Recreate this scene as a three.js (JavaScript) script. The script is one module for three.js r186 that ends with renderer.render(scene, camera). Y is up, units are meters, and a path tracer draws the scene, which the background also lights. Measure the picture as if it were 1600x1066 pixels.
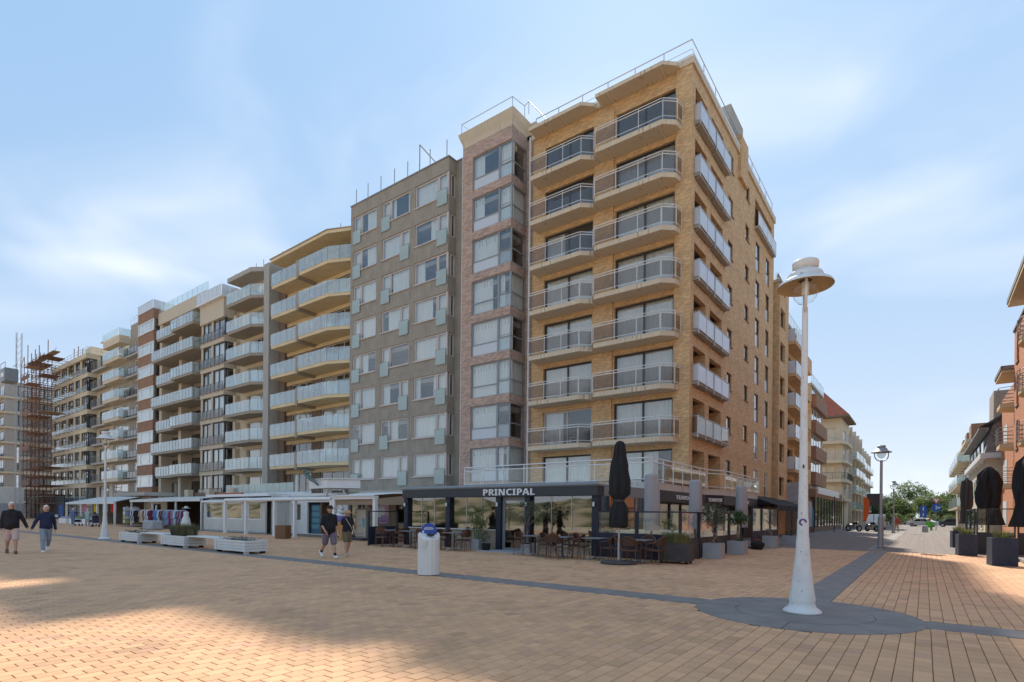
import * as THREE from 'three';
import { mergeGeometries, mergeVertices } from 'three/addons/utils/BufferGeometryUtils.js';
import { RoundedBoxGeometry } from 'three/addons/geometries/RoundedBoxGeometry.js';
import { MarchingCubes } from 'three/addons/objects/MarchingCubes.js';
import { FontLoader } from 'three/addons/loaders/FontLoader.js';
import { TextGeometry } from 'three/addons/geometries/TextGeometry.js';

// ---------------------------------------------------------------- camera, sky, sun, exposure
// world: +x runs along the sea front (to the right), -z runs up the side street, metres
const W0 = 1600, H0 = 1066, FOCAL = 860, CY = 803, EYE = 1.55, ROLL = 0.0100;
const camera = new THREE.PerspectiveCamera(2 * Math.atan(CY / FOCAL) * 180 / Math.PI, W0 / (2 * CY), 0.1, 3000);
camera.rotation.order = 'YXZ';
camera.position.set(0, EYE, 0);
camera.rotation.set(0, Math.atan2(0.6, 0.8), ROLL);
camera.setViewOffset(W0, 2 * CY, 0, 0, W0, H0);

const scene = new THREE.Scene();
const renderer = new THREE.WebGLRenderer({ antialias: true });
renderer.setSize(1024, 682);
renderer.toneMapping = THREE.LinearToneMapping;
renderer.toneMappingExposure = 2.32;
renderer.shadowMap.enabled = true;

const SUN = new THREE.Vector3(-0.41, 0.96, -0.912).normalize();
const sun = new THREE.DirectionalLight(new THREE.Color(1.0, 0.92, 0.80), 2.7);
sun.position.copy(SUN).multiplyScalar(200); sun.castShadow = true;
sun.shadow.mapSize.set(4096, 4096); sun.shadow.radius = 2.2;
Object.assign(sun.shadow.camera, { left: -170, right: 80, top: 140, bottom: -90, near: 1, far: 500 });
scene.add(sun, sun.target);

// seeded random
let SEED = 7;
const rnd = () => { SEED = (SEED + 0x6D2B79F5) | 0; let t = Math.imul(SEED ^ (SEED >>> 15), 1 | SEED); t = (t + Math.imul(t ^ (t >>> 7), 61 | t)) ^ t; return ((t ^ (t >>> 14)) >>> 0) / 4294967296; };
const rr = (a, b) => a + (b - a) * rnd();
const hash = (x, y, s = 0) => { let h = Math.imul(x | 0, 374761393) + Math.imul(y | 0, 668265263) + Math.imul(s | 0, 974634777); h = Math.imul(h ^ (h >>> 13), 1274126177); return ((h ^ (h >>> 16)) >>> 0) / 4294967296; };
const mod = (a, n) => ((a % n) + n) % n;
// periodic value noise, period p cells
const vn = (x, y, p, s = 0) => {
  const xi = Math.floor(x), yi = Math.floor(y), fx = x - xi, fy = y - yi, u = fx * fx * (3 - 2 * fx), v = fy * fy * (3 - 2 * fy);
  const h = (a, b) => hash(mod(a, p), mod(b, p), s);
  return (h(xi, yi) * (1 - u) + h(xi + 1, yi) * u) * (1 - v) + (h(xi, yi + 1) * (1 - u) + h(xi + 1, yi + 1) * u) * v;
};
const fbm = (x, y, p, o = 4, s = 0) => { let a = 0, k = .5, t = 0; for (let i = 0; i < o; i++) { a += k * vn(x, y, p, s + i); t += k; x *= 2; y *= 2; p *= 2; k *= .5; } return a / t; };
const lerp = (a, b, t) => a + (b - a) * t, clamp = (x, a = 0, b = 1) => Math.min(b, Math.max(a, x)), sstep = (a, b, x) => { const t = clamp((x - a) / (b - a)); return t * t * (3 - 2 * t); };

// computed daylight sky: blue air, pale towards the horizon, thin high cloud
{
  const w = 1024, h = 512, d = new Float32Array(w * h * 4);
  const n3 = (x, y, z, s) => { // value noise on the sphere
    const xi = Math.floor(x), yi = Math.floor(y), zi = Math.floor(z), fx = x - xi, fy = y - yi, fz = z - zi, q = t => t * t * (3 - 2 * t), u = q(fx), v = q(fy), t = q(fz);
    const hh = (a, b, c) => hash(a + c * 57, b + c * 131, s);
    const l = c => lerp(lerp(hh(xi, yi, c), hh(xi + 1, yi, c), u), lerp(hh(xi, yi + 1, c), hh(xi + 1, yi + 1, c), u), v);
    return lerp(l(zi), l(zi + 1), t);
  };
  const f3 = (x, y, z, s, o = 5) => { let a = 0, k = .5, t = 0; for (let i = 0; i < o; i++) { a += k * n3(x, y, z, s + i * 9); t += k; x *= 2.03; y *= 2.03; z *= 2.03; k *= .5; } return a / t; };
  for (let j = 0; j < h; j++) for (let i = 0; i < w; i++) {
    const th = ((j + .5) / h - .5) * Math.PI, ph = ((i + .5) / w - .5) * 2 * Math.PI;
    const y = Math.sin(th), x = Math.cos(ph) * Math.cos(th), z = Math.sin(ph) * Math.cos(th);
    const e = Math.max(0, y), k = Math.exp(-e * 4.8);
    let r = lerp(.138, .43, k), g = lerp(.238, .452, k), b = lerp(.378, .475, k);
    const cs = Math.max(0, x * SUN.x + y * SUN.y + z * SUN.z), au = .055 * Math.pow(cs, 5) + .06 * Math.pow(cs, 40);
    r += au * .95; g += au * .88; b += au * .74;
    const yy = Math.max(.06, y + .10), cx = x / yy, cz = z / yy;
    const wv = f3(cx * .9 + 3.1, 4.4, cz * .9, 3, 3) - .5;
    let c = f3(cx * .75 + wv * 1.6 + 11.3, 2.5, cz * 1.0 - wv * 1.1 + 4.1, 21, 6);
    const fine = f3(cx * 3.2 + wv * 4 + 2, 9.1, cz * 4.1 - wv * 3, 83, 5); c = sstep(.47, .76, c) * clamp(.5 + 1.9 * (fine - .5), .12, 1.1) * .78 + sstep(.5, .85, f3(cx * .33 + 5, 7.7, cz * .33 + 9, 61, 4)) * .12;
    c *= sstep(0, .08, y);
    r = lerp(r, .50, c); g = lerp(g, .515, c); b = lerp(b, .54, c);
    if (y < 0) { r = .40; g = .41; b = .40; }
    const o = (j * w + i) * 4; d[o] = r; d[o + 1] = g; d[o + 2] = b; d[o + 3] = 1;
  }
  const t = new THREE.DataTexture(d, w, h, THREE.RGBAFormat, THREE.FloatType);
  t.mapping = THREE.EquirectangularReflectionMapping; t.magFilter = t.minFilter = THREE.LinearFilter; t.wrapS = THREE.RepeatWrapping; t.needsUpdate = true;
  scene.background = t; scene.environment = t;
}

// ---------------------------------------------------------------- textures and materials
function tex(size, metres, fn, srgb = true, h = size) {
  const d = new Uint8Array(size * h * 4);
  for (let j = 0; j < h; j++) for (let i = 0; i < size; i++) { const c = fn(i / size, j / h), o = (j * size + i) * 4; d[o] = c[0]; d[o + 1] = c[1]; d[o + 2] = c[2]; d[o + 3] = 255; }
  const t = new THREE.DataTexture(d, size, h, THREE.RGBAFormat); t.wrapS = t.wrapT = THREE.RepeatWrapping; t.magFilter = THREE.LinearFilter; t.minFilter = THREE.LinearMipmapLinearFilter; t.generateMipmaps = true;
  const m = Array.isArray(metres) ? metres : [metres, metres]; t.repeat.set(1 / m[0], 1 / m[1]);
  if (srgb) t.colorSpace = THREE.SRGBColorSpace; t.needsUpdate = true; return t;
}
const lin = v => v <= 0 ? 0 : 255 * Math.min(1, v <= .0031308 ? v * 12.92 : 1.055 * Math.pow(v, 1 / 2.4) - .055);
const L3 = (r, g, b) => [lin(r), lin(g), lin(b)];
function brickTex(c, m, seed, v = .22, bl = .22, bh = .065) {   // 10 x 32 bricks, far too small to be picked apart
  const cols = 10, rows = 32;
  return tex(640, [cols * bl, rows * bh], (x, y) => {
    const row = Math.floor(y * rows), fx = x * cols + (row & 1) * .5, col = Math.floor(fx), u = fx - col, w = y * rows - row;
    const jx = .045, jy = .14, joint = u < jx || w < jy;
    const k = 1 + v * (hash(mod(col, cols), row, seed) - .5) * 2 + .34 * (fbm(x * 3, y * 3, 3, 5, seed + 5) - .5), t = hash(mod(col, cols), row, seed + 1) - .5;
    const g = .06 * (hash(x * 640 | 0, y * 640 | 0, seed) - .5);
    const b = joint ? m : [c[0] * (k + .1 * t), c[1] * k, c[2] * (k - .12 * t)];
    return L3(b[0] + g * b[0], b[1] + g * b[1], b[2] + g * b[2]);
  });
}
// weathered flat surface: grain and blotches; c may stay near 1 to be tinted by the material colour
const blotch = (c, seed, a = .25, gr = .1, m = 3, size = 384) => tex(size, m, (x, y) => { const k = 1 + a * (fbm(x * 5, y * 5, 5, 5, seed) - .5) * 2 + gr * (hash(x * size | 0, y * size | 0, seed) - .5); return L3(c[0] * k, c[1] * k, c[2] * k); });
const streak = (c, seed, a = .3) => tex(512, [3.2, 3.2], (x, y) => { const s = fbm(x * 40, y * 3, 40, 3, seed), q = fbm(x * 6, y * 6, 6, 4, seed + 3); const k = 1 - a * sstep(.52, .78, s) * sstep(.35, .7, q) + .18 * (q - .5) + .06 * (hash(x * 512 | 0, y * 512 | 0, seed) - .5); return L3(c[0] * k, c[1] * k, c[2] * k); });
const C = (r, g, b) => new THREE.Color().setRGB(r, g, b);
const std = (c, rough = .8, o = {}) => new THREE.MeshStandardMaterial({ color: Array.isArray(c) ? C(...c) : C(1, 1, 1), roughness: rough, ...o });
const tm = (t, rough = .85, o = {}) => new THREE.MeshStandardMaterial({ map: t, roughness: rough, ...o });
const phys = (c, o) => new THREE.MeshPhysicalMaterial({ color: C(...c), ...o });
const T = {
  grain: blotch([.92, .92, .92], 3, .16, .10, 2.4), paint: blotch([.95, .95, .95], 8, .08, .05, 1.7), wear: streak([.93, .93, .92], 17, .35),
};
const M = {
  yellow: tm(brickTex([.62, .40, .20], [.48, .35, .22], 11), .9), yellowDark: tm(brickTex([.43, .30, .185], [.38, .29, .20], 15, .3), .95),
  redBrick: tm(brickTex([.43, .295, .235], [.43, .345, .29], 21, .24, .30, .10), .9), orangeBrick: tm(brickTex([.56, .205, .09], [.44, .24, .14], 31, .16), .9),
  brownBrick: tm(brickTex([.30, .16, .095], [.26, .16, .11], 41, .16), .9), darkBrick: tm(brickTex([.20, .135, .095], [.2, .16, .13], 44, .2), .9),
  pebble: tm(tex(640, 2.3, (x, y) => { const k = .82 + .5 * (fbm(x * 200, y * 200, 200, 2, 5) - .5) + .22 * (fbm(x * 4, y * 4, 4, 4, 6) - .5) - .12 * sstep(.55, .75, fbm(x * 24, y * 2, 24, 3, 16)); return L3(.40 * k, .35 * k, .285 * k); }), .95),
  concrete: tm(streak([.64, .53, .39], 51, .6), .92), concreteGrey: tm(streak([.40, .375, .335], 53, .35), .92), beige: tm(streak([.58, .49, .37], 55, .2), .92), cream: tm(streak([.64, .54, .39], 57, .2), .9), taupe: tm(streak([.36, .30, .24], 59, .2), .92),
  soffit: tm(blotch([.70, .55, .34], 61, .12, .05), .9), white: tm(T.paint, .55, { color: C(.78, .78, .77) }), whiteWorn: tm(T.wear, .6, { color: C(.72, .72, .70) }), offWhite: tm(T.wear, .75, { color: C(.62, .60, .55) }),
  whiteMetal: std([.74, .73, .71], .4), alu: std([.50, .50, .50], .38, { metalness: .55 }), steel: std([.42, .43, .44], .42, { metalness: .8 }), greyMetal: tm(T.paint, .5, { color: C(.22, .235, .25) }), galv: tm(T.paint, .5, { color: C(.36, .37, .38), metalness: .4 }),
  darkFrame: std([.030, .030, .032], .5), brownFrame: std([.055, .038, .030], .55), beigeFrame: std([.56, .50, .46], .55), greyFrame: std([.26, .27, .28], .5), black: tm(T.grain, .85, { color: C(.016, .016, .018) }), navy: tm(T.paint, .55, { color: C(.014, .018, .036) }), anthracite: tm(T.paint, .6, { color: C(.040, .043, .050) }),
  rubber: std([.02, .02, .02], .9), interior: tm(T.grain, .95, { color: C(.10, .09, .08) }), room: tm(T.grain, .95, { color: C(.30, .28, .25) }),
  glass: phys([.96, .98, .98], { transmission: 1, roughness: .015, thickness: 0, ior: 1.75 }), glassThin: phys([.97, .99, .98], { transmission: 1, roughness: .01, thickness: 0, ior: 1.5 }),
  smoked: phys([.74, .70, .67], { transmission: .98, roughness: .03, thickness: 0, ior: 1.38 }), frost: phys([.84, .91, .92], { transmission: .80, roughness: .08, thickness: 0, ior: 1.85 }), frostGreen: phys([.66, .75, .71], { transmission: .58, roughness: .3, thickness: 0, ior: 1.6 }),
  opal: phys([.68, .71, .75], { transmission: .25, roughness: .22, thickness: 0, ior: 1.6 }), mirrorPane: phys([.70, .72, .72], { transmission: 1, roughness: .012, thickness: 0, ior: 2.2 }),
  curtain: phys([.86, .85, .81], { transmission: .3, roughness: 1, thickness: 0 }), curtainGrey: phys([.52, .53, .52], { transmission: .25, roughness: 1, thickness: 0 }),
  slate: tm(tex(512, [2.4, 2.4], (x, y) => { const r = Math.floor(y * 16), c = Math.floor(x * 10 + (r & 1) * .5), k = .8 + .4 * hash(mod(c, 10), r, 3), e = (y * 16 - r) < .1 ? .5 : 1; return L3(.25 * k * e, .235 * k * e, .225 * k * e); }), .8),
  roofTile: tm(tex(512, [2.4, 2.4], (x, y) => { const r = Math.floor(y * 10), c = Math.floor(x * 12), k = .8 + .4 * hash(c, r, 9), e = (y * 10 - r) < .14 ? .5 : 1; return L3(.40 * k * e, .115 * k * e, .06 * k * e); }), .85),
  wood: tm(tex(256, [1, .3], (x, y) => { const k = .8 + .5 * (fbm(x * 3, y * 40, 40, 3, 4) - .5); return L3(.26 * k, .13 * k, .06 * k); }), .6), woodGrey: tm(tex(256, [1.4, .4], (x, y) => { const k = .8 + .5 * (fbm(x * 3, y * 32, 32, 3, 14) - .5); return L3(.34 * k, .31 * k, .27 * k); }), .85),
  rattan: tm(tex(128, .06, (x, y) => { const k = (Math.sin(x * 12.566) * Math.sin(y * 12.566)) > 0 ? 1 : .55; return L3(.085 * k, .038 * k, .022 * k); }), .6), cane: std([.15, .062, .028], .45),
  bark: tm(blotch([.22, .17, .12], 71, .5, .3, .5, 128), .95), soil: tm(blotch([.06, .045, .03], 72, .4, .4, .4, 128), 1), planterGrey: tm(blotch([.36, .375, .39], 73, .16, .08, 1.2), .9), planterDark: tm(blotch([.07, .062, .058], 74, .35, .12, .8), .85), planterNavy: tm(blotch([.035, .047, .078], 75, .4, .2, .6), .7),
  tarp: tm(blotch([.36, .345, .35], 76, .1, .05, 1), .85), scaffold: tm(blotch([.20, .105, .075], 77, .4, .15, 1, 128), .85), plank: tm(blotch([.32, .22, .14], 78, .3, .12, 1.5, 128), .9),
  bluestone: tm(tex(512, 1.5, (x, y) => { const k = 1 + .5 * (fbm(x * 5, y * 5, 5, 5, 9) - .5) + .12 * (hash(x * 512 | 0, y * 512 | 0, 2) - .5); return L3(.21 * k, .188 * k, .17 * k); }), .75),
};
const leafMat = (r, g, b) => phys([r, g, b], { transmission: .3, roughness: .85, thickness: 0, side: THREE.DoubleSide });

// ---------------------------------------------------------------- geometry collector
const V = (x, y, z) => new THREE.Vector3(x, y, z);
class Geo {
  constructor() { this.p = []; this.n = []; this.t = []; this.i = []; }
  quad(a, b, c, d, uv) {           // counter-clockwise seen from outside
    const k = this.p.length / 3, e1 = [b[0] - a[0], b[1] - a[1], b[2] - a[2]], e2 = [d[0] - a[0], d[1] - a[1], d[2] - a[2]], c2 = [c[0] - a[0], c[1] - a[1], c[2] - a[2]];
    let n = [e1[1] * c2[2] - e1[2] * c2[1], e1[2] * c2[0] - e1[0] * c2[2], e1[0] * c2[1] - e1[1] * c2[0]]; const l = Math.hypot(...n) || 1; n = n.map(v => v / l);
    const ax = Math.abs(n[0]), ay = Math.abs(n[1]), az = Math.abs(n[2]);
    for (const q of [a, b, c, d]) { this.p.push(...q); this.n.push(...n); if (ax >= ay && ax >= az) this.t.push(-q[2], q[1]); else if (ay >= az) this.t.push(q[0], q[2]); else this.t.push(q[0], q[1]); }
    if (uv) this.t.splice(-8, 8, ...uv);
    this.i.push(k, k + 1, k + 2, k, k + 2, k + 3); return this;
  }
  tri(a, b, c) { this.quad(a, b, c, c); this.i.splice(-3, 3); return this; }
  box(x0, y0, z0, x1, y1, z1) {
    if (x0 > x1) [x0, x1] = [x1, x0]; if (y0 > y1) [y0, y1] = [y1, y0]; if (z0 > z1) [z0, z1] = [z1, z0];
    const q = (...a) => this.quad(...a);
    q([x0, y0, z1], [x1, y0, z1], [x1, y1, z1], [x0, y1, z1]); q([x1, y0, z0], [x0, y0, z0], [x0, y1, z0], [x1, y1, z0]);
    q([x1, y0, z1], [x1, y0, z0], [x1, y1, z0], [x1, y1, z1]); q([x0, y0, z0], [x0, y0, z1], [x0, y1, z1], [x0, y1, z0]);
    q([x0, y1, z1], [x1, y1, z1], [x1, y1, z0], [x0, y1, z0]); q([x0, y0, z0], [x1, y0, z0], [x1, y0, z1], [x0, y0, z1]); return this;
  }
  cbox(x, y, z, w, h, d) { return this.box(x - w / 2, y, z - d / 2, x + w / 2, y + h, z + d / 2); }
  bev(x0, y0, z0, x1, y1, z1, r = .015, s = 2) { const g = new RoundedBoxGeometry(x1 - x0, y1 - y0, z1 - z0, s, Math.min(r, (x1 - x0) / 2.1, (y1 - y0) / 2.1, (z1 - z0) / 2.1)); g.translate((x0 + x1) / 2, (y0 + y1) / 2, (z0 + z1) / 2); return this.add(g, null, true); }
  prism(poly, y0, y1, y0b) {      // poly [[x,z]...] any winding
    let a = 0; const P = poly.slice(); for (let k = 0; k < P.length; k++) { const [x, z] = P[k], [u, w] = P[(k + 1) % P.length]; a += x * w - u * z; } if (a > 0) P.reverse();
    for (let k = 0; k < P.length; k++) { const [x, z] = P[k], [u, w] = P[(k + 1) % P.length]; this.quad([x, y0, z], [u, y0, w], [u, y1, w], [x, y1, z]); }
    const tr = THREE.ShapeUtils.triangulateShape(P.map(q => new THREE.Vector2(q[0], -q[1])), []);
    for (const [i, j, k] of tr) { const f = (q, y) => [P[q][0], y, P[q][1]]; this.tri(f(i, y1), f(j, y1), f(k, y1)); this.tri(f(i, y0), f(k, y0), f(j, y0)); } return this;
  }
  add(g, m, boxuv) {
    g = g.clone(); if (m) g.applyMatrix4(m); const k = this.p.length / 3, P = g.attributes.position, N = g.attributes.normal, U = g.attributes.uv;
    for (let v = 0; v < P.count; v++) {
      const q = [P.getX(v), P.getY(v), P.getZ(v)], n = [N.getX(v), N.getY(v), N.getZ(v)]; this.p.push(...q); this.n.push(...n);
      if (boxuv || !U) { const ax = Math.abs(n[0]), ay = Math.abs(n[1]), az = Math.abs(n[2]); if (ax >= ay && ax >= az) this.t.push(-q[2], q[1]); else if (ay >= az) this.t.push(q[0], q[2]); else this.t.push(q[0], q[1]); } else this.t.push(U.getX(v), U.getY(v));
    }
    if (g.index) for (let v = 0; v < g.index.count; v++) this.i.push(k + g.index.getX(v)); else for (let v = 0; v < P.count; v++) this.i.push(k + v); return this;
  }
  tube(a, b, r0, r1 = r0, s = 8) {
    const A = V(...a), B = V(...b), d = B.clone().sub(A), l = d.length(); if (l < 1e-6) return this; const g = new THREE.CylinderGeometry(r1, r0, l, s, 1); g.translate(0, l / 2, 0);
    return this.add(g, new THREE.Matrix4().compose(A, new THREE.Quaternion().setFromUnitVectors(V(0, 1, 0), d.normalize()), V(1, 1, 1)));
  }
  bar(a, b, w, h = w) { // square bar between two points
    const A = V(...a), B = V(...b), d = B.clone().sub(A), l = d.length(); const g = new THREE.BoxGeometry(w, h, l); const m = new THREE.Matrix4().lookAt(A, B, Math.abs(d.y) > .99 * l ? V(1, 0, 0) : V(0, 1, 0)); m.setPosition(A.clone().add(B).multiplyScalar(.5)); return this.add(g, m, true);
  }
  path(pts, r, s = 6, closed = false) { const c = new THREE.CatmullRomCurve3(pts.map(q => V(...q)), closed); return this.add(new THREE.TubeGeometry(c, pts.length * 4, r, s, closed)); }
  lathe(prof, x = 0, y = 0, z = 0, s = 24) { const g = new THREE.LatheGeometry(prof.map(q => new THREE.Vector2(q[0], q[1])), s); g.translate(x, y, z); return this.add(g); }
  ball(x, y, z, rx, ry = rx, rz = rx, s = 14) { const g = new THREE.SphereGeometry(1, s, Math.max(6, s * .7 | 0)); return this.add(g, new THREE.Matrix4().compose(V(x, y, z), new THREE.Quaternion(), V(rx, ry, rz))); }
  xf(m) { const nm = new THREE.Matrix3().getNormalMatrix(m), v = V(0, 0, 0); for (let k = 0; k < this.p.length; k += 3) { v.fromArray(this.p, k).applyMatrix4(m).toArray(this.p, k); v.fromArray(this.n, k).applyMatrix3(nm).normalize().toArray(this.n, k); } return this; }
  get geo() { const g = new THREE.BufferGeometry(); g.setAttribute('position', new THREE.Float32BufferAttribute(this.p, 3)); g.setAttribute('normal', new THREE.Float32BufferAttribute(this.n, 3)); g.setAttribute('uv', new THREE.Float32BufferAttribute(this.t, 2)); g.setIndex(this.i); return g; }
  mesh(name, mat, parent) { return part(name, this.geo, mat, parent); }
}
const G = () => new Geo();
function part(name, geo, mat, parent) { const m = new THREE.Mesh(geo, mat); m.name = name; m.castShadow = m.receiveShadow = true; if (parent) parent.add(m); return m; }
const used = {};
const numbered = n => { const k = used[n] = (used[n] ?? -1) + 1; return k ? `${n}_${String(k).padStart(3, '0')}` : n; };
function thing(name, label, category, pos = [0, 0, 0], turn = 0, group) { const o = new THREE.Group(); o.name = numbered(name); o.position.set(...pos); o.rotation.y = turn; o.userData = { label, category }; if (group) o.userData.group = group; scene.add(o); return o; }
function solo(m, label, category, group) { m.name = numbered(m.name); m.userData = { label, category }; if (group) m.userData.group = group; scene.add(m); return m; }
function struct(m) { m.name = numbered(m.name); m.userData.kind = 'structure'; scene.add(m); return m; }
function copy(o, pos, turn = 0, label) { const c = o.clone(); c.name = numbered(o.name.replace(/_\d{3}$/, '')); c.position.set(...pos); c.rotation.y = turn; c.userData = { ...o.userData }; if (label) c.userData.label = label; scene.add(c); return c; }

// photo pixel -> point on the ground / on a plane (used for placing only)
function ray(px, py) { const u = px - 800, v = py - CY, c = Math.cos(ROLL), s = Math.sin(ROLL), a = (u * c + v * s) / FOCAL, b = (u * s - v * c) / FOCAL; return [.8 * a - .6, b, -(.6 * a + .8)]; }
const onZ = (px, py, z) => { const d = ray(px, py), t = z / d[2]; return [d[0] * t, d[1] * t + EYE, z]; };
const onX = (px, py, x) => { const d = ray(px, py), t = x / d[0]; return [x, d[1] * t + EYE, d[2] * t]; };
const onG = (px, py, y = 0) => { const d = ray(px, py), t = (y - EYE) / d[1]; return [d[0] * t, y, d[2] * t]; };
// ---------------------------------------------------------------- ground
const LAMP = [-1.57, 0, -9.92];
const sandTex = blotch([.55, .44, .30], 81, .25, .1, 6, 512);
{
  const g = G(); g.quad([-1500, -.06, 1500], [1500, -.06, 1500], [1500, -.06, -1500], [-1500, -.06, -1500]); struct(g.mesh('ground', tm(blotch([.26, .23, .19], 82, .3, .1, 9)), null));
  const b = G(); b.quad([-600, -.03, 500], [600, -.03, 500], [600, -.03, 6], [-600, -.03, 6]); struct(b.mesh('beach', tm(sandTex, .95), null));
  // dune ridge on the sea side, what the restaurant windows mirror
  const d = new THREE.PlaneGeometry(360, 46, 180, 30); d.rotateX(-Math.PI / 2); const P = d.attributes.position, col = [];
  for (let i = 0; i < P.count; i++) { const x = P.getX(i), z = P.getZ(i), e = Math.sin(Math.PI * clamp((z + 23) / 46)), n = fbm(x * .09 + 40, z * .12 + 9, 4096, 4, 5); P.setY(i, -.1 + e * (1.2 + 5.2 * n)); const v = fbm(x * .5 + 77, z * .5 + 31, 4096, 4, 8), k = sstep(.42, .58, v); col.push(lerp(.42, .10, k), lerp(.33, .10, k), lerp(.21, .035, k)); }
  d.setAttribute('color', new THREE.Float32BufferAttribute(col, 3)); d.computeVertexNormals();
  const dm = part('dune', d, std(null, .95, { vertexColors: true })); dm.position.set(-30, 0, 46); struct(dm);
}
{ // tan clay pavers in half bond, long side up the street
  const PX = .16, PZ = .225, X0 = -62, X1 = 9.5, Z0 = -30.0, Z1 = 6;
  const base = G(); base.quad([-170, -.022, 6], [16, -.022, 6], [16, -.022, -31], [-170, -.022, -31]);
  const prom = struct(base.mesh('promenade', tm(blotch([.21, .15, .10], 84, .3, .2, 1.5)), null));
  const far = G(); far.quad([-170, 0, 6], [X0, 0, 6], [X0, 0, -31], [-170, 0, -31]);
  far.mesh('far_paving', tm(tex(512, [3.2, 3.6], (x, y) => { const c = Math.floor(x * 20), r = Math.floor(y * 16 + (c & 1) * .5), u = x * 20 - c, v = y * 16 + (c & 1) * .5 - r, j = u < .05 || v < .04, k = (j ? .45 : 1) * (.88 + .24 * hash(c, mod(r, 16), 3)); return L3(.62 * k, .34 * k, .182 * k); }), .85), prom);
  const gw = PX - .007, gl = PZ - .007, h = .05, c = .004, pg = G();
  const ring = (y, i) => [[-gw / 2 + i, y, gl / 2 - i], [gw / 2 - i, y, gl / 2 - i], [gw / 2 - i, y, -gl / 2 + i], [-gw / 2 + i, y, -gl / 2 + i]];
  const r0 = ring(-h, 0), r1 = ring(-c, 0), r2 = ring(0, c); for (let k = 0; k < 4; k++) { const n = (k + 1) % 4; pg.quad(r0[k], r0[n], r1[n], r1[k]); pg.quad(r1[k], r1[n], r2[n], r2[k]); } pg.quad(...r2);
  const geo = pg.geo, mats = [];
  const ptex = blotch([.96, .96, .96], 86, .14, .16, .8, 256);
  const tone = (x, z, s) => { const k = (1 - .09 * sstep(.56, .66, fbm(x * 1.1 + 31, z * 1.3 + 17, 4096, 4, 19))) * (1 - .15 * sstep(.70, .74, fbm(x * 3.1 + 61, z * 3.4 + 27, 4096, 3, 29))) * (.90 + .20 * hash(Math.round(x / PX), Math.round(z / PZ * 2), s) + .20 * (fbm(x * .35 + 90, z * .35 + 70, 4096, 3, 12) - .5)), t = hash(Math.round(x / PX), Math.round(z / PZ * 2), s + 4); return [.67 * k * (t > .85 ? .94 : 1), .380 * k * (t > .85 ? .91 : 1), .20 * k * (t > .85 ? 1.02 : 1)]; };
  const spots = [];
  for (let i = 0, x = X0 + PX / 2; x < X1; x += PX, i++) for (let z = Z0 + PZ / 2 + (i & 1) * PZ / 2; z < Z1; z += PZ) {
    if (z < -19.5 && x < -10.6) continue;
    if (Math.abs(z + 10) < .33) continue;
    if (z < -10 && x > -2.0 && x < -1.38) continue;
    if (Math.hypot(x - LAMP[0], z - LAMP[2]) < 1.58) continue;
    const f = -.6 * x - .8 * z, r = .8 * x - .6 * z, inView = f > 4.6 && Math.abs(r / f) < .92 && f < 5.4 + 60 && 1333 / f < 268 + 8 * r / f;
    spots.push([x, z, inView ? f : 1e9]);
  }
  spots.sort((a, b) => a[2] - b[2]);
  for (let k = 0; k < 14; k++) { const q = .74 + k * .029; mats.push(tm(ptex, .82, { color: C(.67 * q, .380 * q, .20 * q) })); }
  const lum = mats.map(m => m.color.r), near = (x, z) => { const r = tone(x, z, 30)[0]; let b = 0; lum.forEach((v, i) => { if (Math.abs(v - r) < Math.abs(lum[b] - r)) b = i; }); return b; };
  spots.slice(0, 300).forEach(([x, z], k) => { const m = part('paver', geo, mats[near(x, z)], prom); m.position.set(x, (hash(k, 3, 5) - .5) * .003, z); });
  const rest = spots.slice(300), im = new THREE.InstancedMesh(geo, tm(ptex, .82), rest.length), m4 = new THREE.Matrix4(), e = new THREE.Euler(), q = new THREE.Quaternion();
  rest.forEach(([x, z], k) => { q.setFromEuler(e.set((hash(k, 1) - .5) * .008, (hash(k, 2) - .5) * .012, (hash(k, 3) - .5) * .008)); m4.compose(V(x, (hash(k, 4) - .5) * .003, z), q, V(1, 1, 1)); im.setMatrixAt(k, m4); im.setColorAt(k, C(...tone(x, z, 30))); });
  im.name = 'pavers'; im.userData.kind = 'stuff'; im.castShadow = im.receiveShadow = true; prom.add(im);
}
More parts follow.
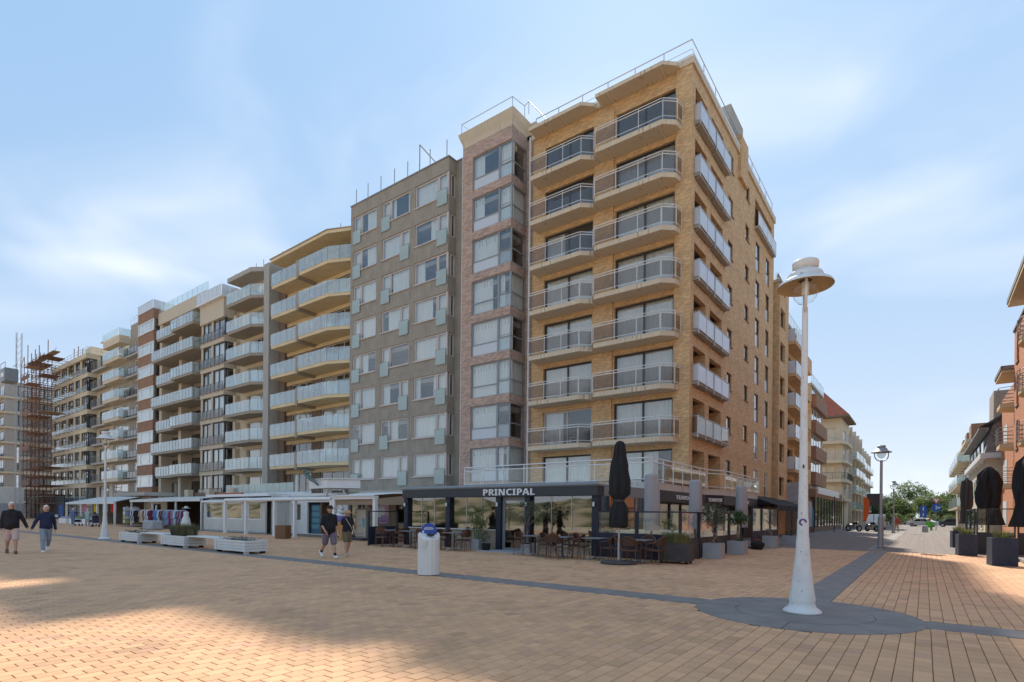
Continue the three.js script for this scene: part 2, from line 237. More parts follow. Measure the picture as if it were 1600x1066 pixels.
{ // bluestone bands and the disc round the lamp
  const band = new THREE.Group(); band.name = 'bluestone_band'; struct(band);
  const slab = (x0, z0, x1, z1) => { const g = G(); const y = .004 + hash(x0 * 10 | 0, z0 * 10 | 0, 2) * .003; g.bev(x0 + .004, -.05, z0 + .004, x1 - .004, y, z1 - .004, .006, 1); const m = g.mesh('stone_slab', M.bluestone, band); return m; };
  const gap = 1.60;
  for (let x = LAMP[0] - gap; x > -62; x -= 1.1) slab(Math.max(-62, x - 1.1), -10.34, x, -9.66);
  for (let x = LAMP[0] + gap; x < 9; x += 1.1) slab(x, -10.34, x + 1.1, -9.66);
  for (let z = LAMP[2] - 1.5; z > -30; z -= .8) slab(-2.02, z - .8, -1.36, z);
  for (let z = -31.2; z > -74; z -= 1.1) slab(-2.25, z - 1.1, -1.65, z);
  const ringSeg = (r0, r1, a0, a1) => { const p = [], n = 8; for (let k = 0; k <= n; k++) { const a = lerp(a0, a1, k / n); p.push([LAMP[0] + Math.cos(a) * r1, LAMP[2] + Math.sin(a) * r1]); } for (let k = n; k >= 0; k--) { const a = lerp(a0, a1, k / n); p.push([LAMP[0] + Math.cos(a) * r0, LAMP[2] + Math.sin(a) * r0]); } return p; };
  for (let k = 0; k < 8; k++) { const a = k * Math.PI / 4; G().prism(ringSeg(1.0, 1.62, a + .005, a + Math.PI / 4 - .005), -.05, .006).mesh('stone_slab', M.bluestone, band); }
  for (let k = 0; k < 4; k++) { const a = k * Math.PI / 2 + .4; G().prism(ringSeg(.05, .993, a + .006, a + Math.PI / 2 - .006), -.05, .007).mesh('stone_slab', M.bluestone, band); }
}
{ // setts of the side street
  const t = (bump) => tex(512, [1.5, 1.5], (x, y) => { const r = Math.floor(y * 14), ox = (r & 1) * .5 + .2 * hash(r, 3), c = Math.floor(x * 11 + ox), u = x * 11 + ox - c, v = y * 14 - r, e = Math.min(u, 1 - u, v, 1 - v), j = sstep(.03, .16, e); if (bump) return [j * 255, j * 255, j * 255]; const k = (.5 + .5 * j) * (.75 + .5 * hash(mod(c, 11), r, 5)) + .1 * (hash(x * 512 | 0, y * 512 | 0, 1) - .5), w = hash(mod(c, 11), r, 8) > .6; return L3((w ? .27 : .24) * k, (w ? .215 : .205) * k, (w ? .185 : .19) * k); }, !bump);
  const g = G(); g.quad([-12, .0, -30.05], [8, .0, -30.05], [8, .0, -170], [-12, .0, -170]);
  struct(g.mesh('street', tm(t(false), .85, { bumpMap: t(true), bumpScale: .012 }), null));
}
// ---------------------------------------------------------------- architecture helpers
const LV = k => 5.5 + 2.86 * (k - 2);        // underside of the slab of storey k
const FT = k => LV(k) + .33;                  // floor of storey k
// wall slab with rectangular openings; axis 'z' faces +z (u = x), axis 'x' faces +x (u = z)
function wall(g, axis, plane, th, u0, u1, v0, v1, ops = []) {
  const us = [...new Set([u0, u1, ...ops.flatMap(o => [o[0], o[1]])])].filter(v => v >= u0 && v <= u1).sort((a, b) => a - b), vs = [...new Set([v0, v1, ...ops.flatMap(o => [o[2], o[3]])])].filter(v => v >= v0 && v <= v1).sort((a, b) => a - b);
  const bx = (a, b, c, d) => axis === 'z' ? g.box(a, c, plane - th, b, d, plane) : g.box(plane - th, c, a, plane, d, b);
  const free = (u, v) => !ops.some(o => u > o[0] && u < o[1] && v > o[2] && v < o[3]);
  // full-height strips where possible, else cells merged upwards
  for (let i = 0; i < us.length - 1; i++) { const um = (us[i] + us[i + 1]) / 2; let s = null; for (let j = 0; j < vs.length; j++) { const ok = j < vs.length - 1 && free(um, (vs[j] + vs[j + 1]) / 2); if (ok && s === null) s = vs[j]; if (!ok && s !== null) { bx(us[i], us[i + 1], s, vs[j]); s = null; } } }
  return g;
}
const gcache = {};
const cached = (key, f) => gcache[key] ??= f();
// window: frame mesh with panes and curtains as sub-parts. o: {n mullion fractions, tr transom heights, frame, pane, curtain, rec, fw}
function win(parent, axis, plane, u0, u1, v0, v1, o = {}) {
  const W = Math.abs(u1 - u0), H = v1 - v0, fw = o.fw ?? .06, n = o.n ?? [], tr = o.tr ?? [], rec = o.rec ?? .12, key = [W.toFixed(2), H.toFixed(2), fw, n, tr].join('|');
  const geo = cached('wf' + key, () => {
    const g = G(), d = .04; g.box(-W / 2, 0, -d, -W / 2 + fw, H, d); g.box(W / 2 - fw, 0, -d, W / 2, H, d); g.box(-W / 2 + fw, 0, -d, W / 2 - fw, fw, d); g.box(-W / 2 + fw, H - fw, -d, W / 2 - fw, H, d);
    for (const f of n) g.box(-W / 2 + f * W - fw * .6, fw, -d * .9, -W / 2 + f * W + fw * .6, H - fw, d * .9);
    for (const t of tr) g.box(-W / 2 + fw, t * H - fw * .5, -d * .8, W / 2 - fw, t * H + fw * .5, d * .8);
    return g.geo;
  });
  const m = part(o.name ?? 'window', geo, o.frame ?? M.darkFrame, parent), uc = (u0 + u1) / 2;
  if (axis === 'z') m.position.set(uc, v0, plane - rec); else { m.position.set(plane - rec, v0, uc); m.rotation.y = Math.PI / 2; }
  const xs = [0, ...n, 1], ys = [0, ...tr, 1];
  for (let i = 0; i < xs.length - 1; i++) for (let j = 0; j < ys.length - 1; j++) {
    const w = (xs[i + 1] - xs[i]) * W - fw, h = (ys[j + 1] - ys[j]) * H - fw, low = o.lowMat && j === 0 && tr.length;
    const pg = cached(`pn${w.toFixed(2)}|${h.toFixed(2)}`, () => G().box(-w / 2, 0, -.004, w / 2, h, .004).geo);
    const p = part(low ? 'panel' : 'pane', pg, low ? o.lowMat : (o.pane ?? M.glass), m); p.position.set(-W / 2 + (xs[i] + xs[i + 1]) / 2 * W, ys[j] * H + fw / 2, .0);
    // panes never hang in exactly one plane
    p.rotation.set((hash(uc * 50 | 0, v0 * 50 | 0, i * 3 + j) - .5) * .012, (hash(uc * 50 | 0, v0 * 50 | 0, 40 + i + j) - .5) * .014, 0);
  }
  const ct = o.curtain ?? 'full', cm = o.cmat ?? M.curtain, drape = (a, b, s) => {
    const w = (b - a) * W; if (w < .08) return; const cg = cached(`ct${w.toFixed(2)}|${H.toFixed(2)}|${s}`, () => {
      const N = Math.max(8, Math.round(w / .035)), p = new THREE.PlaneGeometry(w, H - .02, N, 1), P = p.attributes.position; for (let i = 0; i < P.count; i++) { const x = P.getX(i) + w / 2; P.setZ(i, .025 * Math.sin(x * 42 + 1.3 * Math.sin(x * 9 + s)) + .012 * Math.sin(x * 23 + s)); } p.translate(0, H / 2, 0); p.computeVertexNormals(); return p;
    }); const c = part('curtain', cg, cm, m); c.position.set(-W / 2 + (a + b) / 2 * W, 0, -.16);
  };
  const s = Math.floor(hash(uc * 10 | 0, v0 * 10 | 0, 3) * 5);
  if (ct === 'full') drape(.01, .99, s); else if (ct === 'left') drape(.01, .38, s); else if (ct === 'right') drape(.62, .99, s); else if (ct === 'sides') { drape(.01, .2, s); drape(.8, .99, s + 1); } else if (ct === 'most') drape(.01, .74, s); else if (ct === 'most2') drape(.28, .99, s);
  return m;
}
const CT = ['full', 'full', 'full', 'none', 'most', 'most2', 'full', 'sides', 'none', 'left', 'right', 'none'];
const pickCt = (a, b, c = 0) => CT[Math.floor(hash(a, b, 91 + c) * CT.length)];
// balcony: slab with an open front path [[x,z]...] from one wall point to the other
function balcony(parent, path, inner, floor, th, o = {}) {
  const slab = G(); slab.prism([...path, ...inner], floor - th, floor); const s = slab.mesh(o.slabName ?? 'balcony_slab', o.slab ?? M.concrete, parent);
  rail(s, path, floor, o); return s;
}
function rail(parent, path, floor, o = {}) {
  const h = o.h ?? 1.05, inset = o.inset ?? .06, step = o.step ?? 1.15, fr = G(), tr = o.tube ?? .022, low = o.low ?? .12, panels = [];
  const P = path.map(q => V(q[0], 0, q[1])); const skip = o.skip ?? [];
  for (let k = 0; k < P.length - 1; k++) {
    if (skip.includes(k)) continue;
    const a = P[k], b = P[k + 1], d = b.clone().sub(a), L = d.length(); d.normalize(); const nrm = V(-d.z, 0, d.x).multiplyScalar(o.flip ? -inset : inset); // towards the building
    const A = a.clone().add(nrm), B = b.clone().add(nrm), n = Math.max(1, Math.round(L / step));
    for (const y of o.rails ?? [h]) fr.tube([A.x, floor + y, A.z], [B.x, floor + y, B.z], tr, tr, 8);
    if (o.bottom !== false) fr.tube([A.x, floor + low, A.z], [B.x, floor + low, B.z], tr * .7, tr * .7, 6);
    for (let i = 0; i <= n; i++) { const q = A.clone().lerp(B, i / n); if (i < n || k === P.length - 2) fr.box(q.x - (o.pw ?? .018), floor - (o.drop ?? 0), q.z - (o.pw ?? .018), q.x + (o.pw ?? .018), floor + h, q.z + (o.pw ?? .018)); }
    for (let i = 0; i < n; i++) { const q = A.clone().lerp(B, (i + .5) / n), w = L / n - .06; if (o.glass !== null) panels.push([q, w, Math.atan2(-d.z, d.x)]); if (o.bars) for (let u = 1; u < o.bars; u++) { const z = A.clone().lerp(B, (i + u / o.bars) / n); fr.tube([z.x, floor + low, z.z], [z.x, floor + h, z.z], .007, .007, 4); } }
  }
  const f = fr.mesh('railing', o.metal ?? M.whiteMetal, parent);
  for (const [q, w, ang] of panels) { const top = (o.gtop ?? h - .04), bot = (o.gbot ?? low + .02), g = cached(`gp${w.toFixed(2)}|${(top - bot).toFixed(2)}`, () => G().box(-w / 2, 0, -.005, w / 2, top - bot, .005).geo); const p = part('glass_panel', g, o.glass ?? M.frost, parent); p.position.set(q.x, floor + bot, q.z); p.rotation.y = ang; p.rotation.x = 0; p.rotation.order = 'YXZ'; p.rotation.x = (hash(q.x * 30 | 0, floor * 30 | 0, 4) - .5) * .014; }
  return f;
}
// dark room void behind the windows of one building
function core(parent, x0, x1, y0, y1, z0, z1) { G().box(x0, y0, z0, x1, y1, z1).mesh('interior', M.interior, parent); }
function floors(parent, x0, x1, z0, z1, ks) { const g = G(); for (const k of ks) g.box(x0, LV(k), z0, x1, FT(k) - .02, z1); g.mesh('floor_slab', M.room, parent); }

// ---------------------------------------------------------------- yellow brick corner block
{
  const b = thing('apartment_building', 'tall yellow brick corner block with curved balconies above the restaurant', 'building', [0, 0, 0], 0, 'apartment blocks along the sea front');
  const XL = -20.84, XR = -10.3, ZF = -29.75, ZB = -50, TOP = 26.1;
  const ops = [], sops = [];
  for (let k = 1; k <= 8; k++) { ops.push([-19.9, -16.35, FT(k), FT(k) + 2.28], [-14.85, -11.25, FT(k), FT(k) + 2.30]); }
  for (let k = 1; k <= 8; k++) {
    sops.push([-32.35, -30.25, FT(k), FT(k) + 2.25], [-35.5, -33.1, FT(k), FT(k) + 2.25], [-37.8, -36.7, FT(k) + 1.13, FT(k) + 2.2], [-41.95, -40.9, FT(k) + 1.1, FT(k) + 2.18]);
    if (k < 8) sops.push([-45.15, -43.9, FT(k), FT(k) + 2.13], [-48.4, -47.2, FT(k), FT(k) + 2.13]); else sops.push([-49.1, -43.6, FT(k), FT(k) + 2.3]);
  }
  const w = G(); wall(w, 'z', ZF, .3, XL, XR - .3, 2.6, TOP, ops); w.mesh('front_wall', M.yellow, b);
  const sw = G(); wall(sw, 'x', XR, .3, ZB, ZF, 2.6, TOP, sops); sw.mesh('side_wall', M.yellow, b);
  G().box(-11.16, 2.6, ZF, XR + .03, TOP, ZF + .14).mesh('corner_pier', M.yellow, b);
  G().box(-16.25, 2.6, ZF, -14.95, TOP - .4, ZF + .10).mesh('brick_pier', M.yellow, b);
  G().box(XL, 0, ZB, XL + .3, TOP, ZF - .3).box(XL + .3, 0, ZB, XR - .3, TOP, ZB + .3).mesh('rear_wall', M.yellow, b);
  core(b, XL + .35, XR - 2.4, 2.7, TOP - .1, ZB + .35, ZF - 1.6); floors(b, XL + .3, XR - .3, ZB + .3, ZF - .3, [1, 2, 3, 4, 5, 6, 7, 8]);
  // roof with white edge strip, rail, chimney
  const roof = G().box(XL - .02, TOP, ZB - .05, XR + .12, TOP + .32, ZF + .2).mesh('roof', M.concrete, b);
  G().box(XL, TOP + .32, ZF + .02, XR + .14, TOP + .46, ZF + .22).box(XR - .06, TOP + .32, ZB, XR + .14, TOP + .46, ZF + .02).mesh('edge_strip', M.white, roof);
  const rg = G(), ry = TOP + 1.42; rg.tube([XL + .2, ry, ZF], [XR - .05, ry, ZF], .028).tube([XR - .05, ry, ZF], [XR - .05, ry, ZB + .5], .028); rg.tube([XL + .2, TOP + .9, ZF], [XR - .05, TOP + .9, ZF], .016).tube([XR - .05, TOP + .9, ZF], [XR - .05, TOP + .9, ZB + .5], .016);
  for (let x = XL + .2; x < XR; x += 1.74) rg.tube([x, TOP + .3, ZF], [x, ry, ZF], .024); for (let z = ZF - 2; z > ZB; z -= 2.2) rg.tube([XR - .05, TOP + .3, z], [XR - .05, ry, z], .024); rg.mesh('roof_railing', M.steel, roof);
  const ch = G().box(-11.5, TOP + .3, -40.6, -10.45, TOP + 2.7, -37.6).mesh('chimney', M.concreteGrey, roof); ch.name = 'chimney';
  G().box(-10.45, TOP - 1.6, -40.7, -10.1, TOP + 1.3, -38.9).mesh('brick_stack', M.yellow, roof);
  G().tube([-10.9, TOP + .3, -36.6], [-10.9, TOP + 1.6, -36.6], .09).tube([-10.9, TOP + 1.6, -36.6], [-10.9, TOP + 1.85, -36.6], .15, .12).mesh('vent_pipe', M.galv, roof);
  G().box(-20.3, TOP + .45, -31, -18.6, TOP + 1.5, -33).mesh('roof_hatch', M.beige, roof);
  // front windows and curved balconies
  const curL = ['none', 'none', 'left', 'full', 'full', 'full', 'left', 'full'], curR = ['none', 'full', 'full', 'full', 'full', 'full', 'full', 'most'];
  for (let k = 1; k <= 8; k++) {
    const y = FT(k), cl = curL[8 - k], cr = curR[8 - k], gm = k >= 7 ? M.curtainGrey : M.curtain;
    win(b, 'z', ZF, -19.9, -16.35, y, y + 2.28, { n: [.5], frame: k === 2 ? M.beigeFrame : M.darkFrame, curtain: cl, cmat: gm, fw: .09, rec: .2 });
    win(b, 'z', ZF, -14.85, -11.25, y, y + 2.3, { n: [.5], frame: M.darkFrame, curtain: cr, cmat: gm, fw: .09, rec: .2 });
    if (k > 1) {
      const o = { slab: M.concrete, rails: [1.08, .93], metal: M.whiteMetal, glass: M.smoked, gtop: .9, tube: .024, pw: .013, step: 1.25, inset: .07 };
      const zf = -28.55, curve = (x0, x1) => [[x0, ZF], [x0, zf - .2], [x0 + .15, zf], [x1 - .66, zf], [x1 - .08, zf - .5], [x1, ZF + .15]];
      balcony(b, curve(-20.35, -15.9), [[-15.9, ZF]], y, .27, { ...o, skip: [0, 4] });
      balcony(b, curve(-15.72, -10.86), [[-10.86, ZF + .141], [-11.17, ZF + .141], [-11.17, ZF]], y, .27, { ...o, skip: [0] });
    }
  }
  { // canopies over the top balconies, thick front and sloping underside
    for (const [x0, x1] of [[-20.5, -16.0], [-15.72, -10.9]]) { const zf = -28.7; const pl = [[x0, ZF + .2], [x0, zf], [x1 - .7, zf], [x1 - .1, zf - .55], [x1, ZF + .2]]; G().prism(pl, TOP - .02, TOP + .19).mesh('canopy', M.concrete, b); }
  }
  // side balconies and windows
  for (let k = 1; k <= 8; k++) {
    const y = FT(k);
    for (const [z0, z1, i] of [[-32.35, -30.25, 0], [-35.5, -33.1, 1]]) {
      win(b, 'x', XR, z1, z0, y, y + 2.25, { n: [.5], frame: M.darkFrame, rec: .85, curtain: pickCt(k, i), fw: .08 });
      G().box(XR - 1.0, y, z0 - .22, XR - .3, y + 2.25, z0 - .001).mesh('reveal', M.yellow, b); G().box(XR - 1.0, y, z1 + .001, XR - .3, y + 2.25, z1 + .2).mesh('reveal', M.yellow, b);
      if (k > 1) {
        const zz0 = z1 + .12, zz1 = z0 - .5, xo = XR + .34, g = G().box(XR, y + .1, zz1, xo - .04, y + .2, zz0); const br = g.mesh('balcony_slab', M.concreteGrey, b);
        const f = G(); for (const q of [1.2, .24]) f.tube([xo, y + q, zz0], [xo, y + q, zz1], .028).tube([XR, y + q, zz0], [xo, y + q, zz0], .022).tube([XR, y + q, zz1], [xo, y + q, zz1], .022); for (const z of [zz0, zz1, (zz0 + zz1) / 2]) f.box(xo - .02, y - .02, z - .02, xo + .02, y + 1.2, z + .02); f.bar([XR, y + .02, zz0 - .2], [xo, y + .14, zz0 - .2], .05).bar([XR, y + .02, zz1 + .2], [xo, y + .14, zz1 + .2], .05); f.mesh('railing', M.alu, br);
        G().box(xo - .012, y + .28, zz1 + .04, xo + .002, y + 1.16, zz0 - .04).mesh('glass_panel', k > 2 ? M.opal : M.smoked, br); G().box(XR + .02, y + .28, zz0 - .008, xo - .03, y + 1.16, zz0 + .004).mesh('glass_panel', k > 2 ? M.opal : M.smoked, br);
      }
    }
    win(b, 'x', XR, -37.8, -36.7, y + 1.13, y + 2.2, { frame: M.brownFrame, rec: .12, curtain: pickCt(k, 4) });
    win(b, 'x', XR, -41.95, -40.9, y + 1.1, y + 2.18, { frame: M.brownFrame, rec: .12, curtain: pickCt(k, 5) });
    for (const [z0, z1] of [[-37.8, -36.7], [-41.95, -40.9]]) G().box(XR - .1, y + 1.04, z0 - .06, XR + .05, y + 1.1, z1 + .06).mesh('sill', M.darkBrick, b);
    if (k < 8) for (const [z0, z1, i] of [[-45.15, -43.9, 0], [-48.4, -47.2, 1]]) { win(b, 'x', XR, z0, z1, y, y + 2.13, { tr: [.48], frame: k > 2 ? M.brownFrame : M.whiteMetal, rec: .1, lowMat: k > 2 ? M.opal : M.smoked, curtain: pickCt(k, 7 + i) }); }
    else {
      win(b, 'x', XR, -49.1, -43.6, y, y + 2.3, { n: [.33, .66], frame: M.darkFrame, rec: 1.0, curtain: 'most' });
      const xo = XR + .3, br = G().box(XR, y - .05, -49.3, xo, y + .1, -43.4).mesh('balcony_slab', M.concreteGrey, b); const f = G(); for (const q of [1.1, .2]) f.tube([xo, y + q, -43.4], [xo, y + q, -49.3], .028); for (let z = -43.4; z > -49.4; z -= 1.475) f.box(xo - .02, y, z - .02, xo + .02, y + 1.1, z + .02); f.mesh('railing', M.whiteMetal, br);
      for (let i = 0; i < 4; i++) G().box(xo - .01, y + .24, -43.45 - i * 1.475 - 1.39, xo, y + 1.06, -43.45 - i * 1.475).mesh('glass_panel', M.opal, br);
    }
  }
  // ground storey: dark shop front under the terrace, and its lit interior void stays dark
  G().box(-20.8, 0, -50, -10.9, 2.6, -31).mesh('ground_storey', M.anthracite, b);
  // first floor terrace deck wrapping the corner
  const deck = [[-20.7, ZF], [-20.7, -23.2], [-9.75, -23.2], [-9.75, -30.9], [-9.2, -32.4], [-9.2, -40.4], [-10.31, -40.4], [-10.31, ZF]];
  const t = G().prism(deck, 2.72, 3.04).mesh('terrace_deck', M.offWhite, b);
  rail(t, [[-20.7, -24.6], [-20.7, -23.2], [-9.75, -23.2], [-9.75, -30.9], [-9.2, -32.4], [-9.2, -40.4]], 3.04, { rails: [1.06, .86], metal: M.whiteMetal, glass: M.glassThin, gtop: .84, step: 1.35, tube: .03, inset: .08 });
}
{ // drain pipe between the corner block and its neighbour
  const p = G(); p.tube([-20.95, 3.05, -29.55], [-20.95, 26.3, -29.55], .07); for (let y = 5; y < 26; y += 2.86) p.tube([-20.95, y, -29.55], [-20.95, y + .08, -29.55], .09); solo(p.mesh('drain_pipe', M.whiteWorn, null), 'long white drain pipe beside the red brick bay', 'pipe');
}

// ---------------------------------------------------------------- narrow red brick bay block
{
  const b = thing('apartment_building', 'narrow red brick block with a glazed bay window tower', 'building', [0, 0, 0], 0, 'apartment blocks along the sea front');
  const ZF = -28.5, x0 = -25.95, xc = -21.68, TOP = 26.9, hd = k => 6.0 + 2.86 * (k - 1);
  const fo = [], so = []; for (let k = 1; k <= 8; k++) { fo.push([-25.05, xc + .001, hd(k) - 2.32, hd(k)]); }
  const g = G(); wall(g, 'z', ZF, .3, x0, xc - .02, 2.8, TOP, fo.map(o => [o[0], xc, o[2], o[3]])); 
  for (let k = 0; k <= 8; k++) { const a = k ? hd(k) : 2.8, c = k < 8 ? hd(k + 1) - 2.32 : TOP; g.box(xc - .3, a, -30.2, xc, c, ZF - .3); }
  g.box(-21.98, 2.8, -30.6, -20.98, TOP + .1, -30.2); g.box(x0, 2.8, -30, x0 + .3, TOP, ZF - .3); g.mesh('wall', M.redBrick, b);
  core(b, x0 + .35, -23.0, 2.9, TOP - .1, -40, ZF - 1.4); floors(b, x0 + .3, xc - .3, -30, ZF - .3, [1, 2, 3, 4, 5, 6, 7, 8]);
  G().box(x0, 2.8, -45, -20.9, TOP, -40).mesh('rear_wall', M.darkBrick, b);
  for (let k = 1; k <= 8; k++) {
    const y = hd(k) - 2.32, lo = k % 3 === 1 ? M.greyMetal : [M.frost, M.concreteGrey, M.alu][k % 3];
    win(b, 'z', ZF, -25.05, -22.75, y, hd(k), { tr: [.34], frame: M.greyFrame, lowMat: k === 3 || k === 5 ? M.glass : M.opal, curtain: pickCt(k, 31), fw: .07, rec: .12, pane: M.glass });
    win(b, 'z', ZF, -22.75, xc, y, hd(k), { tr: [.40], frame: M.greyFrame, lowMat: M.frost, curtain: pickCt(k, 32), fw: .08, rec: .12 });
    win(b, 'x', xc, -30.2, ZF - .1, y, hd(k), { tr: [.42], frame: M.greyFrame, curtain: k % 2 ? 'full' : 'none', fw: .08, rec: .06 });
    const r = G().tube([-22.7, y + 1.0, ZF + .06], [xc, y + 1.0, ZF + .06], .018).mesh('guard_rail', M.greyFrame, b);
  }
  // flared cornice and roof rail
  const pr = [[0, 0], [.03, .3], [.16, .6], [.26, .95], [0, .95]]; const c = G(); for (let k = 0; k < pr.length - 2; k++) { const [d0, h0] = pr[k], [d1, h1] = pr[k + 1]; c.quad([x0 - d0, TOP + h0, ZF + d0], [xc + d0, TOP + h0, ZF + d0], [xc + d1, TOP + h1, ZF + d1], [x0 - d1, TOP + h1, ZF + d1]); c.quad([xc + d0, TOP + h0, ZF + d0], [xc + d0, TOP + h0, -30.2], [xc + d1, TOP + h1, -30.2], [xc + d1, TOP + h1, ZF + d1]); c.quad([x0 - d0, TOP + h0, -30.2], [x0 - d0, TOP + h0, ZF + d0], [x0 - d1, TOP + h1, ZF + d1], [x0 - d1, TOP + h1, -30.2]); }
  c.box(x0 - .2, TOP + .8, -44, xc + .2, TOP + .94, ZF + .2); c.box(xc, TOP - .2, -31.5, -20.98, TOP + .9, -30.2); c.mesh('cornice', M.beige, b);
  const rl = G(), ry = TOP + 1.75, rp = [[x0 + .4, -33], [x0 - .1, ZF + .05], [xc + .05, ZF + .05], [xc + .2, -29.6], [-21.0, -29.4], [-21.0, -31.5]]; for (let k = 0; k < rp.length - 1; k++) { rl.tube([rp[k][0], ry, rp[k][1]], [rp[k + 1][0], ry, rp[k + 1][1]], .024); rl.tube([rp[k + 1][0], TOP + .9, rp[k + 1][1]], [rp[k + 1][0], ry, rp[k + 1][1]], .022); } rl.mesh('roof_railing', M.steel, b);
}
// ---------------------------------------------------------------- grey pebble-dash block
{
  const b = thing('apartment_building', 'grey pebble-dash block with square windows and small glass guards', 'building', [0, 0, 0], 0, 'apartment blocks along the sea front');
  const ZF = -28.5, x0 = -38.45, xc = -27.3, TOP = 26.95, hd = k => 5.9 + 2.862 * (k - 1);
  const bays = [[-38.05, -35.15], [-34.45, -31.3], [-30.72, xc - .0]], ops = [], H = 1.66, D = .56;
  const doorSide = (k, i) => i === 0 ? 'L' : i === 2 ? 'R' : (k % 2 ? 'R' : 'L');
  for (let k = 1; k <= 8; k++) bays.forEach(([a, c], i) => { const s = doorSide(k, i), dw = .92; ops.push([a, c, hd(k) - H, hd(k)]); ops.push(s === 'L' ? [a, a + dw, hd(k) - H - D, hd(k)] : [c - dw - (i === 2 ? .12 : 0), c - (i === 2 ? .12 : 0), hd(k) - H - D, hd(k)]); });
  const g = G(); wall(g, 'z', ZF, .3, x0, xc, 2.8, TOP, ops);
  for (let k = 0; k <= 8; k++) { const a = k ? hd(k) : 2.8, c = k < 8 ? hd(k + 1) - H : TOP; g.box(xc - .3, a, -29.3, xc, c, ZF - .3); }
  g.box(xc - .3, 2.8, -30, -26.0, TOP, -29.3); g.box(x0, 2.8, -30, x0 + .3, TOP, ZF - .3); g.mesh('wall', M.pebble, b);
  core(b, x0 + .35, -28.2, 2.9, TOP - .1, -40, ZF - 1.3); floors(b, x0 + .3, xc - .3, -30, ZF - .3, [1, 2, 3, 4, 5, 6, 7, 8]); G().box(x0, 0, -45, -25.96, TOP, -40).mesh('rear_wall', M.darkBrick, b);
  // panel joints stand as thin proud strips, sills are pale
  const js = G(); for (const x of [-34.9, -34.62, -31.15, -30.9]) js.box(x - .012, 3, ZF - .02, x + .012, TOP, ZF + .012); for (let k = 1; k <= 8; k++) js.box(x0, hd(k) + .02, ZF - .02, xc, hd(k) + .07, ZF + .02); js.mesh('panel_joint', M.taupe, b);
  G().box(x0 - .05, TOP, -44, xc + .06, TOP + .08, ZF + .06).box(xc + .06, TOP, -44, -25.96, TOP + .08, -29.24).mesh('coping', M.greyFrame, b);
  for (let k = 1; k <= 8; k++) bays.forEach(([a, c0], i) => {
    const c = i === 2 ? c0 - .06 : c0, s = doorSide(k, i), dw = .92, d0 = s === 'L' ? a : c - dw - .06, d1 = d0 + dw, f0 = s === 'L' ? d1 + .03 : a, f1 = s === 'L' ? c : d0 - .03, y = hd(k) - H;
    const ct = pickCt(k, 50 + i), open = (k === 7 - 1 && i === 2) || (k === 2 && i < 2);
    win(b, 'z', ZF, f0, f1, y, hd(k), { frame: M.beigeFrame, curtain: ct, fw: .09, rec: .1 });
    win(b, 'z', ZF, d0, d1, y - D, hd(k), { name: 'balcony_door', frame: M.beigeFrame, curtain: open ? 'none' : 'full', pane: M.glass, fw: .1, rec: .1 });
    if (i === 2) { win(b, 'x', xc, -29.28, ZF - .32, y, hd(k), { frame: M.beigeFrame, curtain: 'none', fw: .1, rec: .1 }); G().box(xc - .12, y, ZF - .14, xc - .01, hd(k), ZF - .01).mesh('corner_post', M.beigeFrame, b); }
    G().box(f0 - .06, y - .07, ZF - .05, f1 + .04, y, ZF + .09).mesh('sill', M.beigeFrame, b);
    const gd = G().box(d0 - .04, y - .62, ZF + .07, d1 + .02, y + .46, ZF + .085).mesh('glass_guard', M.frostGreen, b);
    G().tube([d0 - .06, y + .47, ZF + .08], [d1 + .04, y + .47, ZF + .08], .02).tube([d0 - .05, y - .62, ZF + .08], [d0 - .05, y + .47, ZF + .08], .014).tube([d1 + .03, y - .62, ZF + .08], [d1 + .03, y + .47, ZF + .08], .014).mesh('guard_frame', M.greyFrame, gd);
  });
  const ps = G(); for (const x of [-37.9, -36.4, -34.8, -33.2, -31.7, -29.3, -27.6]) ps.tube([x, TOP, ZF - .1], [x, TOP + 1.35, ZF - .1], .035); ps.tube([-26.4, TOP, -29.5], [-26.4, TOP + 1.3, -29.5], .035); ps.tube([-30.4, TOP, ZF - .1], [-30.4, TOP + 2.1, ZF - .1], .045).tube([-30.4, TOP + 2.1, ZF - .1], [-30.0, TOP + 1.2, -30.2], .04); ps.mesh('roof_post', M.galv, b);
  const dp = G().tube([-26.55, 3, -29.2], [-26.55, TOP, -29.2], .075).mesh('drain_pipe', M.whiteWorn, b);
}
